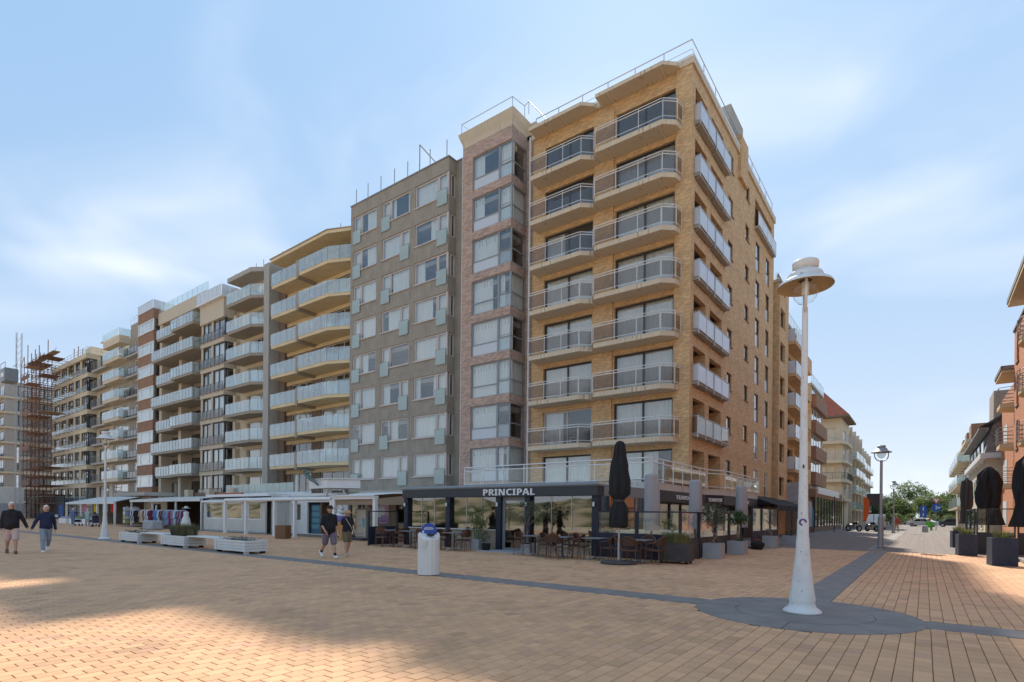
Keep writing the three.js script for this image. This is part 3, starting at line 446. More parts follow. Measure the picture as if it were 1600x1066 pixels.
// ---------------------------------------------------------------- balcony block with warm soffits
const SEA = 'apartment blocks along the sea front';
const glassRail = { rails: [], bottom: false, glass: M.frost, gtop: 1.08, gbot: -.04, metal: M.alu, step: .95, pw: .014, inset: .05, h: 1.0 };
function backs(b, x0, x1, top, zf, mat = M.darkBrick) { G().box(x0, 0, -45, x1, top, zf - 4).mesh('rear_wall', mat, b); }
{
  const b = thing('apartment_building', 'block with warm ochre balcony undersides and pale glass balustrades', 'building', [0, 0, 0], 0, SEA);
  const ZF = -29.75, x0 = -51, x1 = -38.5, ops = []; for (let k = 1; k <= 8; k++) ops.push([-49.2, -45.75, FT(k), FT(k) + 2.2], [-44.3, -39.1, FT(k), FT(k) + 2.2]);
  const w = G(); wall(w, 'z', ZF, .3, x0, x1, 2.7, 25.5, ops); w.mesh('wall', M.darkBrick, b); core(b, x0 + .1, x1, 2.8, 25.4, -40, ZF - 1.2); floors(b, x0, x1, -40, ZF - .3, [1, 2, 3, 4, 5, 6, 7, 8]); backs(b, x0, x1, 25.5, -36);
  const lin_ = G(); for (let k = 1; k <= 8; k++) lin_.box(-49.9, FT(k) + 2.2, ZF, x1, LV(k + 1), ZF + .08); lin_.mesh('lintel', M.soffit, b);
  for (let k = 1; k <= 8; k++) {
    const y = FT(k); win(b, 'z', ZF, -49.2, -45.75, y, y + 2.2, { n: [.36, .68], frame: M.beigeFrame, curtain: pickCt(k, 61), rec: .15 }); win(b, 'z', ZF, -44.3, -39.1, y, y + 2.2, { n: [.3, .62], frame: M.beigeFrame, curtain: pickCt(k, 62), rec: .15 });
    if (k > 1) {
      balcony(b, [[-49.9, ZF], [-49.9, -28.05], [-45.42, -28.05], [-45.42, ZF]], [], y, .3, { slab: M.soffit, ...glassRail, skip: [2] });
      balcony(b, [[-45.0, ZF], [-45.0, -27.85], [-40.7, -27.85], [-38.62, -28.75], [-38.62, ZF]], [], y, .3, { slab: M.soffit, ...glassRail, skip: [0, 3] });
      G().box(-45.38, y - .5, ZF, -45.05, y + 1.12, -27.8).mesh('divider', M.taupe, b);
    }
  }
  G().box(-51.95, 0, -30, -51, 25.7, -28.4).mesh('fin_wall', M.concreteGrey, b); G().box(-51, 2.7, ZF, -49.9, 25.2, ZF + .3).mesh('brick_pier', M.darkBrick, b);
  const roof = G().prism([[-49.9, ZF - .3], [-49.9, -27.9], [-40.7, -27.75], [-38.6, -28.6], [-38.6, ZF - .3]], 25.15, 25.42).box(x0, 25.5, -44, x1, 25.62, ZF).mesh('roof', M.soffit, b); G().prism([[-50, ZF], [-50, -27.83], [-40.68, -27.68], [-38.55, -28.58], [-38.55, ZF]], 25.421, 25.5).mesh('roof_edge', M.taupe, roof);
  const ps = G(); for (let x = -50.5; x < -39; x += 1.5) ps.tube([x, 25.5, -28.6], [x, 25.95 + (hash(x * 9 | 0, 2) * .4), -28.6], .03); ps.mesh('roof_post', M.galv, roof);
  rail(b, [[-50.9, -24.5], [-40, -24.5]], 2.8, { ...glassRail, glass: M.frostGreen });
}
{
  const b = thing('apartment_building', 'slim cream block with angled balconies beside the grey fin wall', 'building', [0, 0, 0], 0, SEA);
  const ZF = -29.75, x0 = -60.0, x1 = -51.95, ops = []; for (let k = 1; k <= 8; k++) ops.push([-57.6, -52.6, FT(k), FT(k) + 2.2]);
  const w = G(); wall(w, 'z', ZF, .3, x0, x1, 2.7, 25.5, ops); w.mesh('wall', M.cream, b); core(b, x0 + .3, x1, 2.8, 25.4, -40, ZF - 1.2); floors(b, x0, x1, -40, ZF - .3, [1, 2, 3, 4, 5, 6, 7, 8]); backs(b, x0, x1, 25.5, -36);
  const P = [[-58.4, ZF], [-58.4, -27.95], [-53.6, -27.95], [-52.1, -28.9], [-52.1, ZF]];
  for (let k = 1; k <= 8; k++) { const y = FT(k); win(b, 'z', ZF, -57.6, -52.6, y, y + 2.2, { n: [.5], frame: M.beigeFrame, curtain: pickCt(k, 63), rec: .2 }); if (k > 1) balcony(b, P, [], y, .3, { slab: M.taupe, ...glassRail, step: .78, skip: [3] }); G().box(-59.6, y, ZF, -59.1, y + 2.4, ZF + .5).mesh('pilaster', M.beige, b); }
  const roof = G().prism(P, 25.3, 25.75).mesh('roof', M.concreteGrey, b); const ps = G(); for (let x = -58; x < -52; x += 1.4) ps.tube([x, 25.75, -28.6], [x, 26.4, -28.6], .03); ps.mesh('roof_post', M.galv, roof); G().box(-60.5, 25.5, -32, -59, 27.2, -30.5).mesh('chimney', M.taupe, roof); G().tube([-59.7, 27.2, -31.2], [-59.7, 27.9, -31.2], .3, .25).mesh('cowl', M.greyMetal, roof);
}
{
  const b = thing('apartment_building', 'beige block with dark framed bay windows and a white roof terrace', 'building', [0, 0, 0], 0, SEA);
  const ZF = -28.6, x0 = -65.55, x1 = -60.05;
  core(b, x0 + .3, x1 - .9, 2.8, 24.2, -40, ZF - 1.1); floors(b, x0 + .1, x1 - .1, -40, ZF - .1, [1, 2, 3, 4, 5, 6, 7]); backs(b, x0, x1 + .05, 24.4, -36);
  const g = G(); for (let k = 1; k <= 7; k++) g.box(x0, LV(k) - .03, -30, x1, LV(k) + .62, ZF + .12); g.box(x0, 22.35, -40, x1, 24.4, ZF + .2); for (const x of [x0, -63.15]) g.box(x, 2.7, ZF - .35, x + .42, 22.4, ZF + .02); g.box(x1 - .1, 2.7, -36, x1, 22.4, -29.75); g.mesh('wall', M.beige, b);
  for (let k = 1; k <= 7; k++) { const y = LV(k) + .62, h = LV(k + 1) - .03; win(b, 'z', ZF, x0 + .42, -63.15, y, h, { n: [.5], frame: M.darkFrame, curtain: pickCt(k, 64), fw: .12, rec: .1 }); win(b, 'z', ZF, -62.73, x1, y, h, { n: [.45, .9], frame: M.darkFrame, curtain: pickCt(k, 65), fw: .12, rec: .1 }); win(b, 'x', x1, -29.75, ZF - .1, y, h, { frame: M.darkFrame, curtain: 'none', fw: .12, rec: .06 }); rail(b, [[x0 + .1, ZF + .25], [x1 + .02, ZF + .25]], y - .3, { rails: [1.0], glass: M.smoked, gtop: .95, metal: M.darkFrame, step: .9, inset: 0 }); }
  const t = G().box(x0 - .2, 24.4, -32, x1 + .25, 24.62, ZF + .55).mesh('roof_terrace', M.white, b); rail(t, [[x0 - .1, -31.5], [x0 - .1, ZF + .5], [x1 + .15, ZF + .5], [x1 + .15, -31.5]], 24.62, { ...glassRail, glass: M.opal });
}
{
  const b = thing('apartment_building', 'taupe block with deep loggias and white panel balustrades', 'building', [0, 0, 0], 0, SEA);
  const ZF = -30.4, x0 = -78.9, x1 = -65.55, ops = []; for (let k = 1; k <= 8; k++) ops.push([-77.6, -73.6, FT(k), FT(k) + 2.15], [-72, -67.2, FT(k), FT(k) + 2.15]);
  const w = G(); wall(w, 'z', ZF, .3, x0, x1, 2.7, 26.7, ops); w.mesh('wall', M.taupe, b); core(b, x0 + .3, x1, 2.8, 26.5, -40, ZF - 1.2); floors(b, x0, x1, -40, ZF - .3, [1, 2, 3, 4, 5, 6, 7, 8]); backs(b, x0, x1, 26.7, -36);
  const p = G(); for (const x of [-78.6, -72.9, -66.1]) p.box(x, 2.7, ZF, x + .75, 25.2, -29.2); p.box(x0, 25.2, ZF, x1, 26.7, -29.1); p.mesh('pier', M.beige, b);
  for (let k = 1; k <= 8; k++) {
    const y = FT(k); win(b, 'z', ZF, -77.6, -73.6, y, y + 2.15, { n: [.33, .66], frame: M.brownFrame, curtain: pickCt(k, 66), rec: .1 }); win(b, 'z', ZF, -72, -67.2, y, y + 2.15, { n: [.5], frame: M.brownFrame, curtain: pickCt(k, 67), rec: .1 });
    if (k > 1) { const o = { slab: M.taupe, ...glassRail, glass: M.frost, step: .8, pw: .03 }, s = k % 2 ? 0 : .55; balcony(b, [[-77.4, ZF], [-77.4, -27.9 - s], [-71.95, -27.9 - s], [-71.95, ZF]], [], y, .3, { ...o, skip: [2] }); balcony(b, [[-71.9, ZF], [-71.9, -27.9], [-66.1, -27.9], [-66.1, ZF]], [], y, .3, { ...o, skip: [0] }); }
  }
  rail(b, [[x0, -29.3], [x1, -29.3]], 26.7, { ...glassRail, step: 1.3 });
}
{
  const b = thing('apartment_building', 'block with brown brick bands between white bay windows', 'building', [0, 0, 0], 0, SEA);
  const ZF = -28.6, x0 = -84.0, x1 = -78.95, s = k => LV(k) + .57;
  core(b, x0 + .3, x1 - .8, 2.7, 27, -40, ZF - 1.1); backs(b, x0, x1 - .05, 27, -36); const g = G(); for (let k = 1; k <= 9; k++) g.box(x0, k > 1 ? s(k) : 2.7, -36, x1, k > 8 ? s(k) + 1.25 : s(k) + 1.4, ZF); g.mesh('brick_band', M.brownBrick, b); G().box(x1 - .05, 2.7, -31, x1 + .9, 27.2, -29.7).mesh('pier', M.beige, b);
  for (let k = 1; k <= 8; k++) { const y = s(k) + 1.4, h = s(k + 1); win(b, 'z', ZF, x0, x1, y, h, { n: [.22, .78], frame: M.whiteMetal, curtain: 'full', fw: .1, rec: .05 }); win(b, 'x', x1, -29.7, ZF - .1, y, h, { frame: M.darkFrame, curtain: 'none', rec: .05 }); G().box(x0 - .05, y - .08, ZF - .02, x1 + .06, y, ZF + .08).mesh('sill', M.white, b); }
  const t = G().box(x0, s(9) + 1.25, -36, x1, s(9) + 1.33, ZF + .05).mesh('roof', M.taupe, b); rail(t, [[x0, -34], [x0 + .1, ZF], [x1 - .1, ZF], [x1, -34]], s(9) + 1.33, { ...glassRail, glass: M.opal, rails: [1.05], tube: .03 });
}
{
  const b = thing('apartment_building', 'recessed grey block with dark french balconies and roof vents', 'building', [0, 0, 0], 0, SEA);
  const ZF = -29.75, x0 = -90, x1 = -84, ops = []; for (let k = 1; k <= 8; k++) ops.push([-88.6, -84.9, FT(k) + .1, FT(k) + 2.3]); const w = G(); wall(w, 'z', ZF, .3, x0, x1, 2.7, 27.6, ops); w.mesh('wall', M.taupe, b); core(b, x0, x1, 2.7, 27.4, -40, ZF - 1.2); backs(b, x0, x1, 27.6, -36);
  for (let k = 1; k <= 8; k++) { const y = FT(k); win(b, 'z', ZF, -88.6, -84.9, y + .1, y + 2.3, { n: [.4], frame: M.whiteMetal, curtain: 'full', fw: .1 }); balcony(b, [[-89.8, ZF], [-89.8, -29.0], [-84.1, -29.0], [-84.1, ZF]], [], y, .25, { slab: M.concreteGrey, rails: [1.0], glass: M.smoked, gtop: .95, metal: M.darkFrame, step: 1.1 }); }
  const v = G().box(-89, 27.6, -32, -86.5, 28.6, -30.5).mesh('roof_plant', M.concreteGrey, b); G().tube([-88.4, 28.6, -31], [-88.4, 29.8, -31], .28).tube([-87.3, 28.6, -31], [-87.3, 29.5, -31], .22).mesh('vent_pipe', M.galv, v); rail(b, [[x0, -29.8], [x1, -29.8]], 27.6, { rails: [1.0, .6], glass: null, metal: M.whiteMetal });
}
{
  const b = thing('apartment_building', 'glazed block with stacked clear glass balconies on brown ledges', 'building', [0, 0, 0], 0, SEA);
  const ZF = -29.75, x0 = -96.6, x1 = -90, ops = []; for (let k = 1; k <= 8; k++) ops.push([x0 + .4, x1 - .5, FT(k) + .1, FT(k) + 2.3]); const w = G(); wall(w, 'z', ZF, .3, x0, x1, 2.7, 25.6, ops); w.mesh('wall', M.concreteGrey, b); core(b, x0, x1, 2.7, 25.4, -40, ZF - 1.2); backs(b, x0, x1, 25.6, -36);
  for (let k = 1; k <= 9; k++) { const y = FT(k), P = [[x0 + .1, ZF], [x0 + .1, -28.4], [x1 - .1, -28.4], [x1 - .1, ZF]]; if (k < 9) win(b, 'z', ZF, x0 + .4, x1 - .5, y + .1, y + 2.3, { n: [.5], frame: M.whiteMetal, curtain: 'full' }); if (k > 1) { balcony(b, P, [], y + .2, k === 9 ? 1.05 : .5, { slab: M.concrete, ...glassRail, glass: M.frost, gtop: k === 9 ? 1 : 1.1 }); } }
}
{
  const b = thing('apartment_building', 'narrow recessed block with dark railed balconies beside the beige block', 'building', [0, 0, 0], 0, SEA);
  const ZF = -29.75, x0 = -103.6, x1 = -96.6, ops = []; for (let k = 1; k <= 8; k++) ops.push([-102.2, -98, FT(k) + .1, FT(k) + 2.2]); const w = G(); wall(w, 'z', ZF, .3, x0, x1, 2.7, 25.2, ops); w.mesh('wall', M.beige, b); core(b, x0, x1, 2.7, 25, -40, ZF - 1.2); backs(b, x0, x1, 25.2, -36);
  for (let k = 1; k <= 8; k++) { const y = FT(k); win(b, 'z', ZF, -102.2, -98, y + .1, y + 2.2, { n: [.5], frame: M.darkFrame, curtain: pickCt(k, 68) }); if (k > 1) balcony(b, [[-103.2, ZF], [-103.2, -28.9], [-97, -28.9], [-97, ZF]], [], y, .3, { slab: M.concreteGrey, rails: [1.0], bars: 5, glass: null, metal: M.greyFrame }); }
  const pg = G().box(x0 + .5, 25.2, -32, -97, 27.6, -31.9).box(x0 + .5, 27.5, -33, -97, 27.65, -30).mesh('roof_pergola', M.beige, b);
}
{
  const b = thing('apartment_building', 'wide beige block with dark window rows and cream floor bands', 'building', [0, 0, 0], 0, SEA);
  const ZF = -28.6, x0 = -121.5, x1 = -103.6;
  core(b, x0, x1 - .8, 2.7, 25, -40, ZF - 1.1); backs(b, x0, x1 - .05, 25.5, -36); const g = G(); for (let k = 1; k <= 9; k++) g.box(x0, LV(k) - .55, -36, x1, k === 9 ? 25.75 : LV(k) + .12, ZF + (k === 9 ? .3 : .08)); const xs = [-121.1, -117.2, -113.6, -110, -106.9]; for (const x of xs) g.box(x - .35, 2.7, ZF - .4, x + .35, 25, ZF + .04); g.mesh('wall', M.cream, b);
  for (let k = 1; k <= 8; k++) { const y = LV(k) + .12, h = LV(k + 1) - .55; for (let i = 0; i < xs.length; i++) { const a = xs[i] + .35, c = i + 1 < xs.length ? xs[i + 1] - .35 : x1; win(b, 'z', ZF, a, c, y, h, { n: [.35, .7], frame: M.darkFrame, curtain: pickCt(k, 70 + i), fw: .14, rec: .12 }); } win(b, 'x', x1, -30.6, ZF - .1, y, h, { frame: M.darkFrame, curtain: 'none', fw: .12, rec: .06 }); rail(b, [[x0, ZF + .2], [x1, ZF + .2]], y - .1, { rails: [.85], gtop: .8, glass: M.frost, metal: M.whiteMetal, step: 2.4, inset: 0 }); }
  rail(b, [[x0, ZF], [x1 - .2, ZF], [x1 - .2, -34]], 25.75, { rails: [1.0, .55], glass: null, metal: M.alu, step: 1.6, tube: .03 }); G().box(-112, 25.75, -33, -109, 28.2, -30.5).mesh('roof_house', M.cream, b);
}
{
  const b = thing('apartment_building', 'grey and white block behind the builders hoist with wide windows', 'building', [0, 0, 0], 0, SEA);
  const x1 = -139.5, zf = -25.6; G().box(-185, 0, -60, x1 - .6, 25.2, zf - .6).mesh('interior', M.interior, b); const g = G(), sops = [], fops = []; for (let k = 1; k <= 8; k++) { sops.push([-35.5, -27.5, LV(k) + .6, LV(k) + 2.5]); for (let x = -184; x < -142; x += 5) fops.push([x, x + 3.6, LV(k) + .6, LV(k) + 2.5]); } wall(g, 'x', x1, .4, -60, zf - .4, 0, 25.8, sops); wall(g, 'z', zf, .4, -186, x1, 0, 25.8, fops); g.mesh('wall', M.concreteGrey, b);
  const bd = G(); for (let k = 1; k <= 8; k++) bd.box(x1, LV(k) - .1, -60, x1 + .3, LV(k) + .25, zf + .3).box(-186, LV(k) - .1, zf, x1, LV(k) + .25, zf + .9); bd.mesh('floor_band', M.cream, b);
  for (let k = 1; k <= 8; k++) { win(b, 'x', x1, -35.5, -27.5, LV(k) + .6, LV(k) + 2.5, { n: [.25, .5, .75], frame: M.darkFrame, curtain: 'full', cmat: M.curtainGrey, fw: .12 }); for (let x = -164; x < -142; x += 5) win(b, 'z', zf, x, x + 3.6, LV(k) + .6, LV(k) + 2.5, { n: [.5], frame: M.whiteMetal, curtain: 'none', fw: .12 }); }
  rail(b, [[-186, zf + .85], [x1 + .2, zf + .85]], 5.7, { ...glassRail, glass: M.opal, step: 2 }); for (let k = 3; k <= 8; k++) rail(b, [[-175, zf + .85], [x1 + .2, zf + .85]], LV(k) + .25, { ...glassRail, glass: M.opal, step: 2.4 });
}
{ // scaffolding and hoist on the building site
  const s = thing('scaffolding', 'rust red scaffolding tower with plank decks on the building site', 'scaffold', [-116.6, 0, -26.2]);
  const X0 = -6.6, X1 = 6.6, std_ = G(), led = G(), H = 26.2;
  for (const z of [0, 1.6, -4]) for (let x = X0; x <= X1; x += 2.2) { std_.tube([x, 0, z], [x, H + 3 * hash(x * 7 | 0, z * 5 | 0, 3), z], .06, .06, 5); for (let y = 1; y < H; y += 1.45) { led.tube([x, y, z], [Math.min(X1, x + 2.2), y, z], .04, .04, 4); if (hash(x * 3 | 0, y * 3 | 0, z | 0) > .55) led.tube([x, y, z], [Math.min(X1, x + 2.2), y + 1.45, z], .035, .035, 4); } }
  for (let x = X0; x <= X1; x += 2.2) for (let y = 1; y < H; y += 1.45) led.tube([x, y, -4], [x, y, 1.6], .04, .04, 4);
  std_.mesh('standard', M.scaffold, s); led.mesh('ledger', M.scaffold, s);
  for (let y = 2.4, k = 0; y < H; y += 2.9, k++) { for (let i = 0; i < 4; i++) if (hash(k, i, 7) > .3) G().box(X0 + i * 3.3 - (k % 2) * .4, y, .0 - .6 * (k % 3), X0 + i * 3.3 + 3.1, y + .07, 1.2 + .3 * (i % 2)).mesh('deck', hash(k, i, 2) > .55 ? M.plank : M.scaffold, s); if (k % 2) G().box(X0 + 2, y + .1, 1.9, X0 + 7, y + .8, 1.94).mesh('toe_board', M.scaffold, s); }
  G().box(X0 + 3, H - .4, .2, X1 + 3, H - .28, 1.1).mesh('deck', M.plank, s); for (const y of [9.3, 4.6]) G().box(-6.4, y, 2.0, -5.2, y + 2.6, 2.06).mesh('notice_board', M.white, s);
  const h = thing('builders_hoist', 'grey hoist cage on a lattice mast beside the scaffolding', 'hoist', [onZ(28, 700, -22)[0], 0, -22]);
  const m = G(); for (const [x, z] of [[-.3, -.3], [.3, -.3], [.3, .3], [-.3, .3]]) m.tube([x, 0, z], [x, 28.5, z], .04, .04, 5); for (let y = 0; y < 28; y += 1) { m.tube([-.3, y, .3], [.3, y, .3], .025, .025, 4).tube([-.3, y, .3], [.3, y + 1, .3], .02, .02, 4).tube([.3, y, .3], [.3, y + 1, -.3], .02, .02, 4); } m.mesh('mast', M.steel, h); const cg = G().bev(-1.0, 20.6, .4, 1.9, 22.6, 2.0, .1).mesh('cage', M.greyMetal, h); G().box(-.2, 21.3, 2.0, 1.4, 21.9, 2.03).mesh('panel', M.white, cg); G().tube([-.9, 23.4, .5], [1.8, 23.4, .5], .05).tube([-.9, 22.6, 1.9], [-.9, 23.4, 1.9], .04).tube([1.8, 22.6, 1.9], [1.8, 23.4, 1.9], .04).tube([-.9, 23.4, 1.9], [1.8, 23.4, 1.9], .05).mesh('guard_rail', M.steel, cg);
}
// ---------------------------------------------------------------- lettering
const font = await new FontLoader().loadAsync('fonts/droid/droid_sans_bold.typeface.json');
function lettering(txt, w, h, d = .04) { const g = new TextGeometry(txt, { font, size: 1, depth: 1, curveSegments: 4, bevelEnabled: false }); g.computeBoundingBox(); const b = g.boundingBox, m = new THREE.Matrix4().makeScale(w / (b.max.x - b.min.x), h / (b.max.y - b.min.y), d); g.translate(-(b.min.x + b.max.x) / 2, -b.min.y, 0); g.applyMatrix4(m); return g; }
function canvasTex(w, h, f) { const c = document.createElement('canvas'); c.width = w; c.height = h; f(c.getContext('2d'), w, h); const t = new THREE.CanvasTexture(c); t.colorSpace = THREE.SRGBColorSpace; return t; }
function printed(name, w, h, mat, parent, pos, turn = 0) { const m = part(name, new THREE.PlaneGeometry(w, h), mat, parent); m.position.set(...pos); m.rotation.y = turn; return m; }

// ---------------------------------------------------------------- restaurant pavilion under the terrace
{
  const r = thing('restaurant_pavilion', 'glazed restaurant front with dark fascia reading PRINCIPAL', 'restaurant');
  const Z = -18.4, XL = -20.3, XR = -9.7, posts = [-20.18, -17.4, -14.46, -12.95, -9.86];
  for (const x of posts) { const p = G().box(x - .13, 0, Z - .14, x + .13, 2.3, Z + .1).mesh('post', M.navy, r); const l = G().tube([x - .02, 1.86, Z + .17], [x - .02, 2.02, Z + .17], .045).mesh('wall_lamp', M.white, p); }
  G().box(XL, 2.27, Z - .3, XR, 2.62, Z + .22).mesh('fascia', M.anthracite, r);
  const cas = G(), c = 18; for (let k = 0; k < 8; k++) { const a0 = -.5 + k * .3, a1 = a0 + .3, f = a => [2.69 + .10 * Math.sin(a), Z + .10 + .17 * Math.cos(a)]; const [y0, z0] = f(a0), [y1, z1] = f(a1); cas.quad([XL - .05, y0, z0], [XR + .05, y0, z0], [XR + .05, y1, z1], [XL - .05, y1, z1]); } cas.box(XL - .05, 2.622, Z - .3, XR + .05, 2.70, Z + .2).mesh('awning_cassette', M.greyMetal, r);
  G().box(XL, 2.63, -23.1, XR, 2.70, Z - .3).mesh('awning_roof', M.greyMetal, r);
  const tx = part('lettering', lettering('PRINCIPAL', 2.68, .27, .04), M.white, r); tx.position.set(-13.83, 2.315, Z + .222);
  // low wall and panes
  const low = G(); low.box(XL, 0, Z - .12, -14.59, .82, Z - .02).box(-12.82, 0, Z - .12, XR, .30, Z - .02); low.mesh('low_wall', M.taupe, r); G().box(XL, .82, Z - .16, -14.59, .87, Z + .06).box(-12.82, .30, Z - .16, XR, .35, Z + .04).mesh('sill', M.offWhite, r);
  const panes = (a, b, n, y0) => { const w = (b - a) / n; for (let k = 0; k < n; k++) { const p = G().box(a + k * w + .012, y0, Z - .07, a + (k + 1) * w - .012, 2.27, Z - .055).mesh('pane', M.mirrorPane, r); p.rotation.y = 0; if (k) G().box(a + k * w - .012, y0, Z - .09, a + k * w + .012, 2.27, Z - .04).mesh('glazing_bar', M.alu, r); } };
  panes(-20.05, -17.53, 3, .87); panes(-17.27, -14.59, 3, .87); panes(-12.82, -9.99, 3, .35);
  const dr = G().box(-14.33, 0, Z - .1, -14.2, 2.27, Z - .04).box(-13.2, 0, Z - .1, -13.08, 2.27, Z - .04).box(-14.2, 2.1, Z - .1, -13.2, 2.27, Z - .04).box(-14.2, 0, Z - .1, -13.2, .12, Z - .04).mesh('door', M.greyMetal, r); G().box(-14.2, .12, Z - .08, -13.2, 2.1, Z - .065).mesh('pane', M.mirrorPane, dr); G().tube([-14.05, .9, Z], [-14.05, 1.4, Z], .018).mesh('handle', M.steel, dr);
  const side = G().box(XR - .06, 0, -23.2, XR + .02, .3, Z - .14).box(XR - .06, 2.27, -23.2, XR + .02, 2.62, Z - .3); for (const z of [-20, -21.6, -23.1]) side.box(XR - .06, .3, z - .05, XR + .02, 2.27, z + .05); side.mesh('side_frame', M.greyMetal, r); for (const [a, b] of [[-19.95, -18.54], [-21.55, -20.05], [-23.05, -21.65]]) G().box(XR - .03, .3, a, XR - .015, 2.27, b).mesh('pane', M.mirrorPane, r);
  G().box(XL, -.02, -31, XR - .1, .03, Z - .1).mesh('floor', M.wood, r); G().box(XL, .03, -31, XR - .9, 2.63, -30.8).mesh('rear_wall', M.room, r); G().box(XL - .1, 0, -31, XL, 2.63, Z - .14).mesh('side_wall', M.room, r);
  G().box(-14.8, 0, Z + .05, -12.7, .025, Z + 1.15).mesh('entrance_ramp', M.planterGrey, r);
  // furniture seen through the glass
  const cnt = G().box(-19, .03, -28.6, -14, 1.1, -27.9).mesh('counter', M.wood, r);
  for (let k = 0; k < 4; k++) { const x = -12.4 + k * .8; G().bev(x, .1, -20.2, x + .62, .45, -19.6, .06).bev(x, .45, -20.3, x + .62, .95, -20.12, .06).mesh('bench_seat', M.cream, r); }
}
// ---------------------------------------------------------------- tea room front under the corner terrace
{
  const r = thing('tea_room_front', 'dark corner cafe front with pale signs under the terrace', 'cafe front');
  const seg = (x0, z0, x1, z1, mat, txt, tw) => { const L = Math.hypot(x1 - x0, z1 - z0), a = Math.atan2(-(z1 - z0), x1 - x0), f = part('fascia', G().box(-L / 2, 2.18, -.1, L / 2, 2.715, 0).geo, mat, r); f.position.set((x0 + x1) / 2, 0, (z0 + z1) / 2); f.rotation.y = a; if (txt) { const t = part('lettering', lettering(txt, tw, .2, .03), M.white, f); t.position.set(0, 2.34, .01); } return f; };
  seg(-9.72, -23.3, -9.72, -24.4, M.navy); seg(-9.74, -24.4, -9.74, -30.9, M.anthracite, 'TEAROOM', 2.7); seg(-9.74, -30.9, -9.19, -32.4, M.navy, 'TEAROOM', 1.2); seg(-9.19, -32.4, -9.19, -40.3, M.navy, 'TEAROOM', 3.0);
  const nt = G().box(-9.715, 2.26, -24.2, -9.70, 2.62, -23.6).mesh('notice', M.white, r);
  const fr = G(); for (let z = -23.4; z > -40.5; z -= 1.55) fr.box(-10.2, 0, z - .06, -10.08, 2.72, z + .06); fr.box(-10.2, 0, -40.3, -10.08, .25, -23.3).box(-10.2, 2.1, -40.3, -10.08, 2.25, -23.3).mesh('frame', M.darkFrame, r);
  for (let z = -23.4; z > -39.5; z -= 1.55) G().box(-10.15, .25, z - 1.49, -10.135, 2.1, z - .06).mesh('pane', M.mirrorPane, r);
  G().box(-20, 0, -40.4, -10.9, .02, -23.3).mesh('floor', M.wood, r); for (let k = 0; k < 5; k++) G().ball(-12, 2.0, -25 - k * 1.8, .1).mesh('hanging_lamp_shade', M.cream, r);
}
// glass wind screens round the cafe terraces: one panel of base, posts, pane; each is a thing
function screen(x0, z0, x1, z1, o, label, group) {
  const L = Math.hypot(x1 - x0, z1 - z0), t = thing('wind_screen', label, 'wind screen', [(x0 + x1) / 2, 0, (z0 + z1) / 2], Math.atan2(-(z1 - z0), x1 - x0), group), h = o.h ?? 1.68, b = o.b ?? .86;
  G().box(-L / 2 + .03, .03, -.03, L / 2 - .03, b, .03).mesh('base_panel', o.base ?? M.navy, t); const f = G(); for (const x of [-L / 2 + .03, L / 2 - .03]) f.box(x - .03, 0, -.035, x + .03, h, .035); f.box(-L / 2 + .06, h - .045, -.03, L / 2 - .06, h, .03).box(-L / 2 + .06, b, -.032, L / 2 - .06, b + .04, .032); f.mesh('frame', o.frame ?? M.navy, t); G().box(-L / 2 + .06, b + .04, -.006, L / 2 - .06, h - .045, .006).mesh('pane', M.glassThin, t); return t;
}
{
  const g1 = 'wind screens in front of the tea room'; for (let k = 0; k < 2; k++) screen(-9.55 + k * 1.55, -17.9, -8.0 + k * 1.55, -17.9, {}, ['navy glass wind screen next to the restaurant corner post', 'navy glass wind screen directly behind the black parasol'][k], g1);
  const g2 = 'wind screens along the street side of the tea room'; for (let k = 0; k < 8; k++) { const z = -18.0 - k * 1.9; if (k === 4) continue; screen(-6.5, z, -6.5, z - 1.85, { base: k < 4 ? M.planterDark : M.navy, b: k < 4 ? .72 : .8, h: k < 4 ? 1.68 : 1.95 }, ['glass wind screen behind the dark wooden grass planter', 'glass wind screen behind the bushy olive tree', 'glass wind screen between the olive and the palm', 'glass wind screen behind the small palm', '', 'taller navy wind screen beside the black flower pot', 'taller navy wind screen behind the twisted tree', 'taller navy wind screen next to the black awning'][k], k < 4 ? g2 : 'taller wind screens up the street'); }
  screen(-20.75, -16.5, -20.75, -18.3, { b: .85, h: 1.62 }, 'navy glass wind screen beside the ice cream parlour');
}
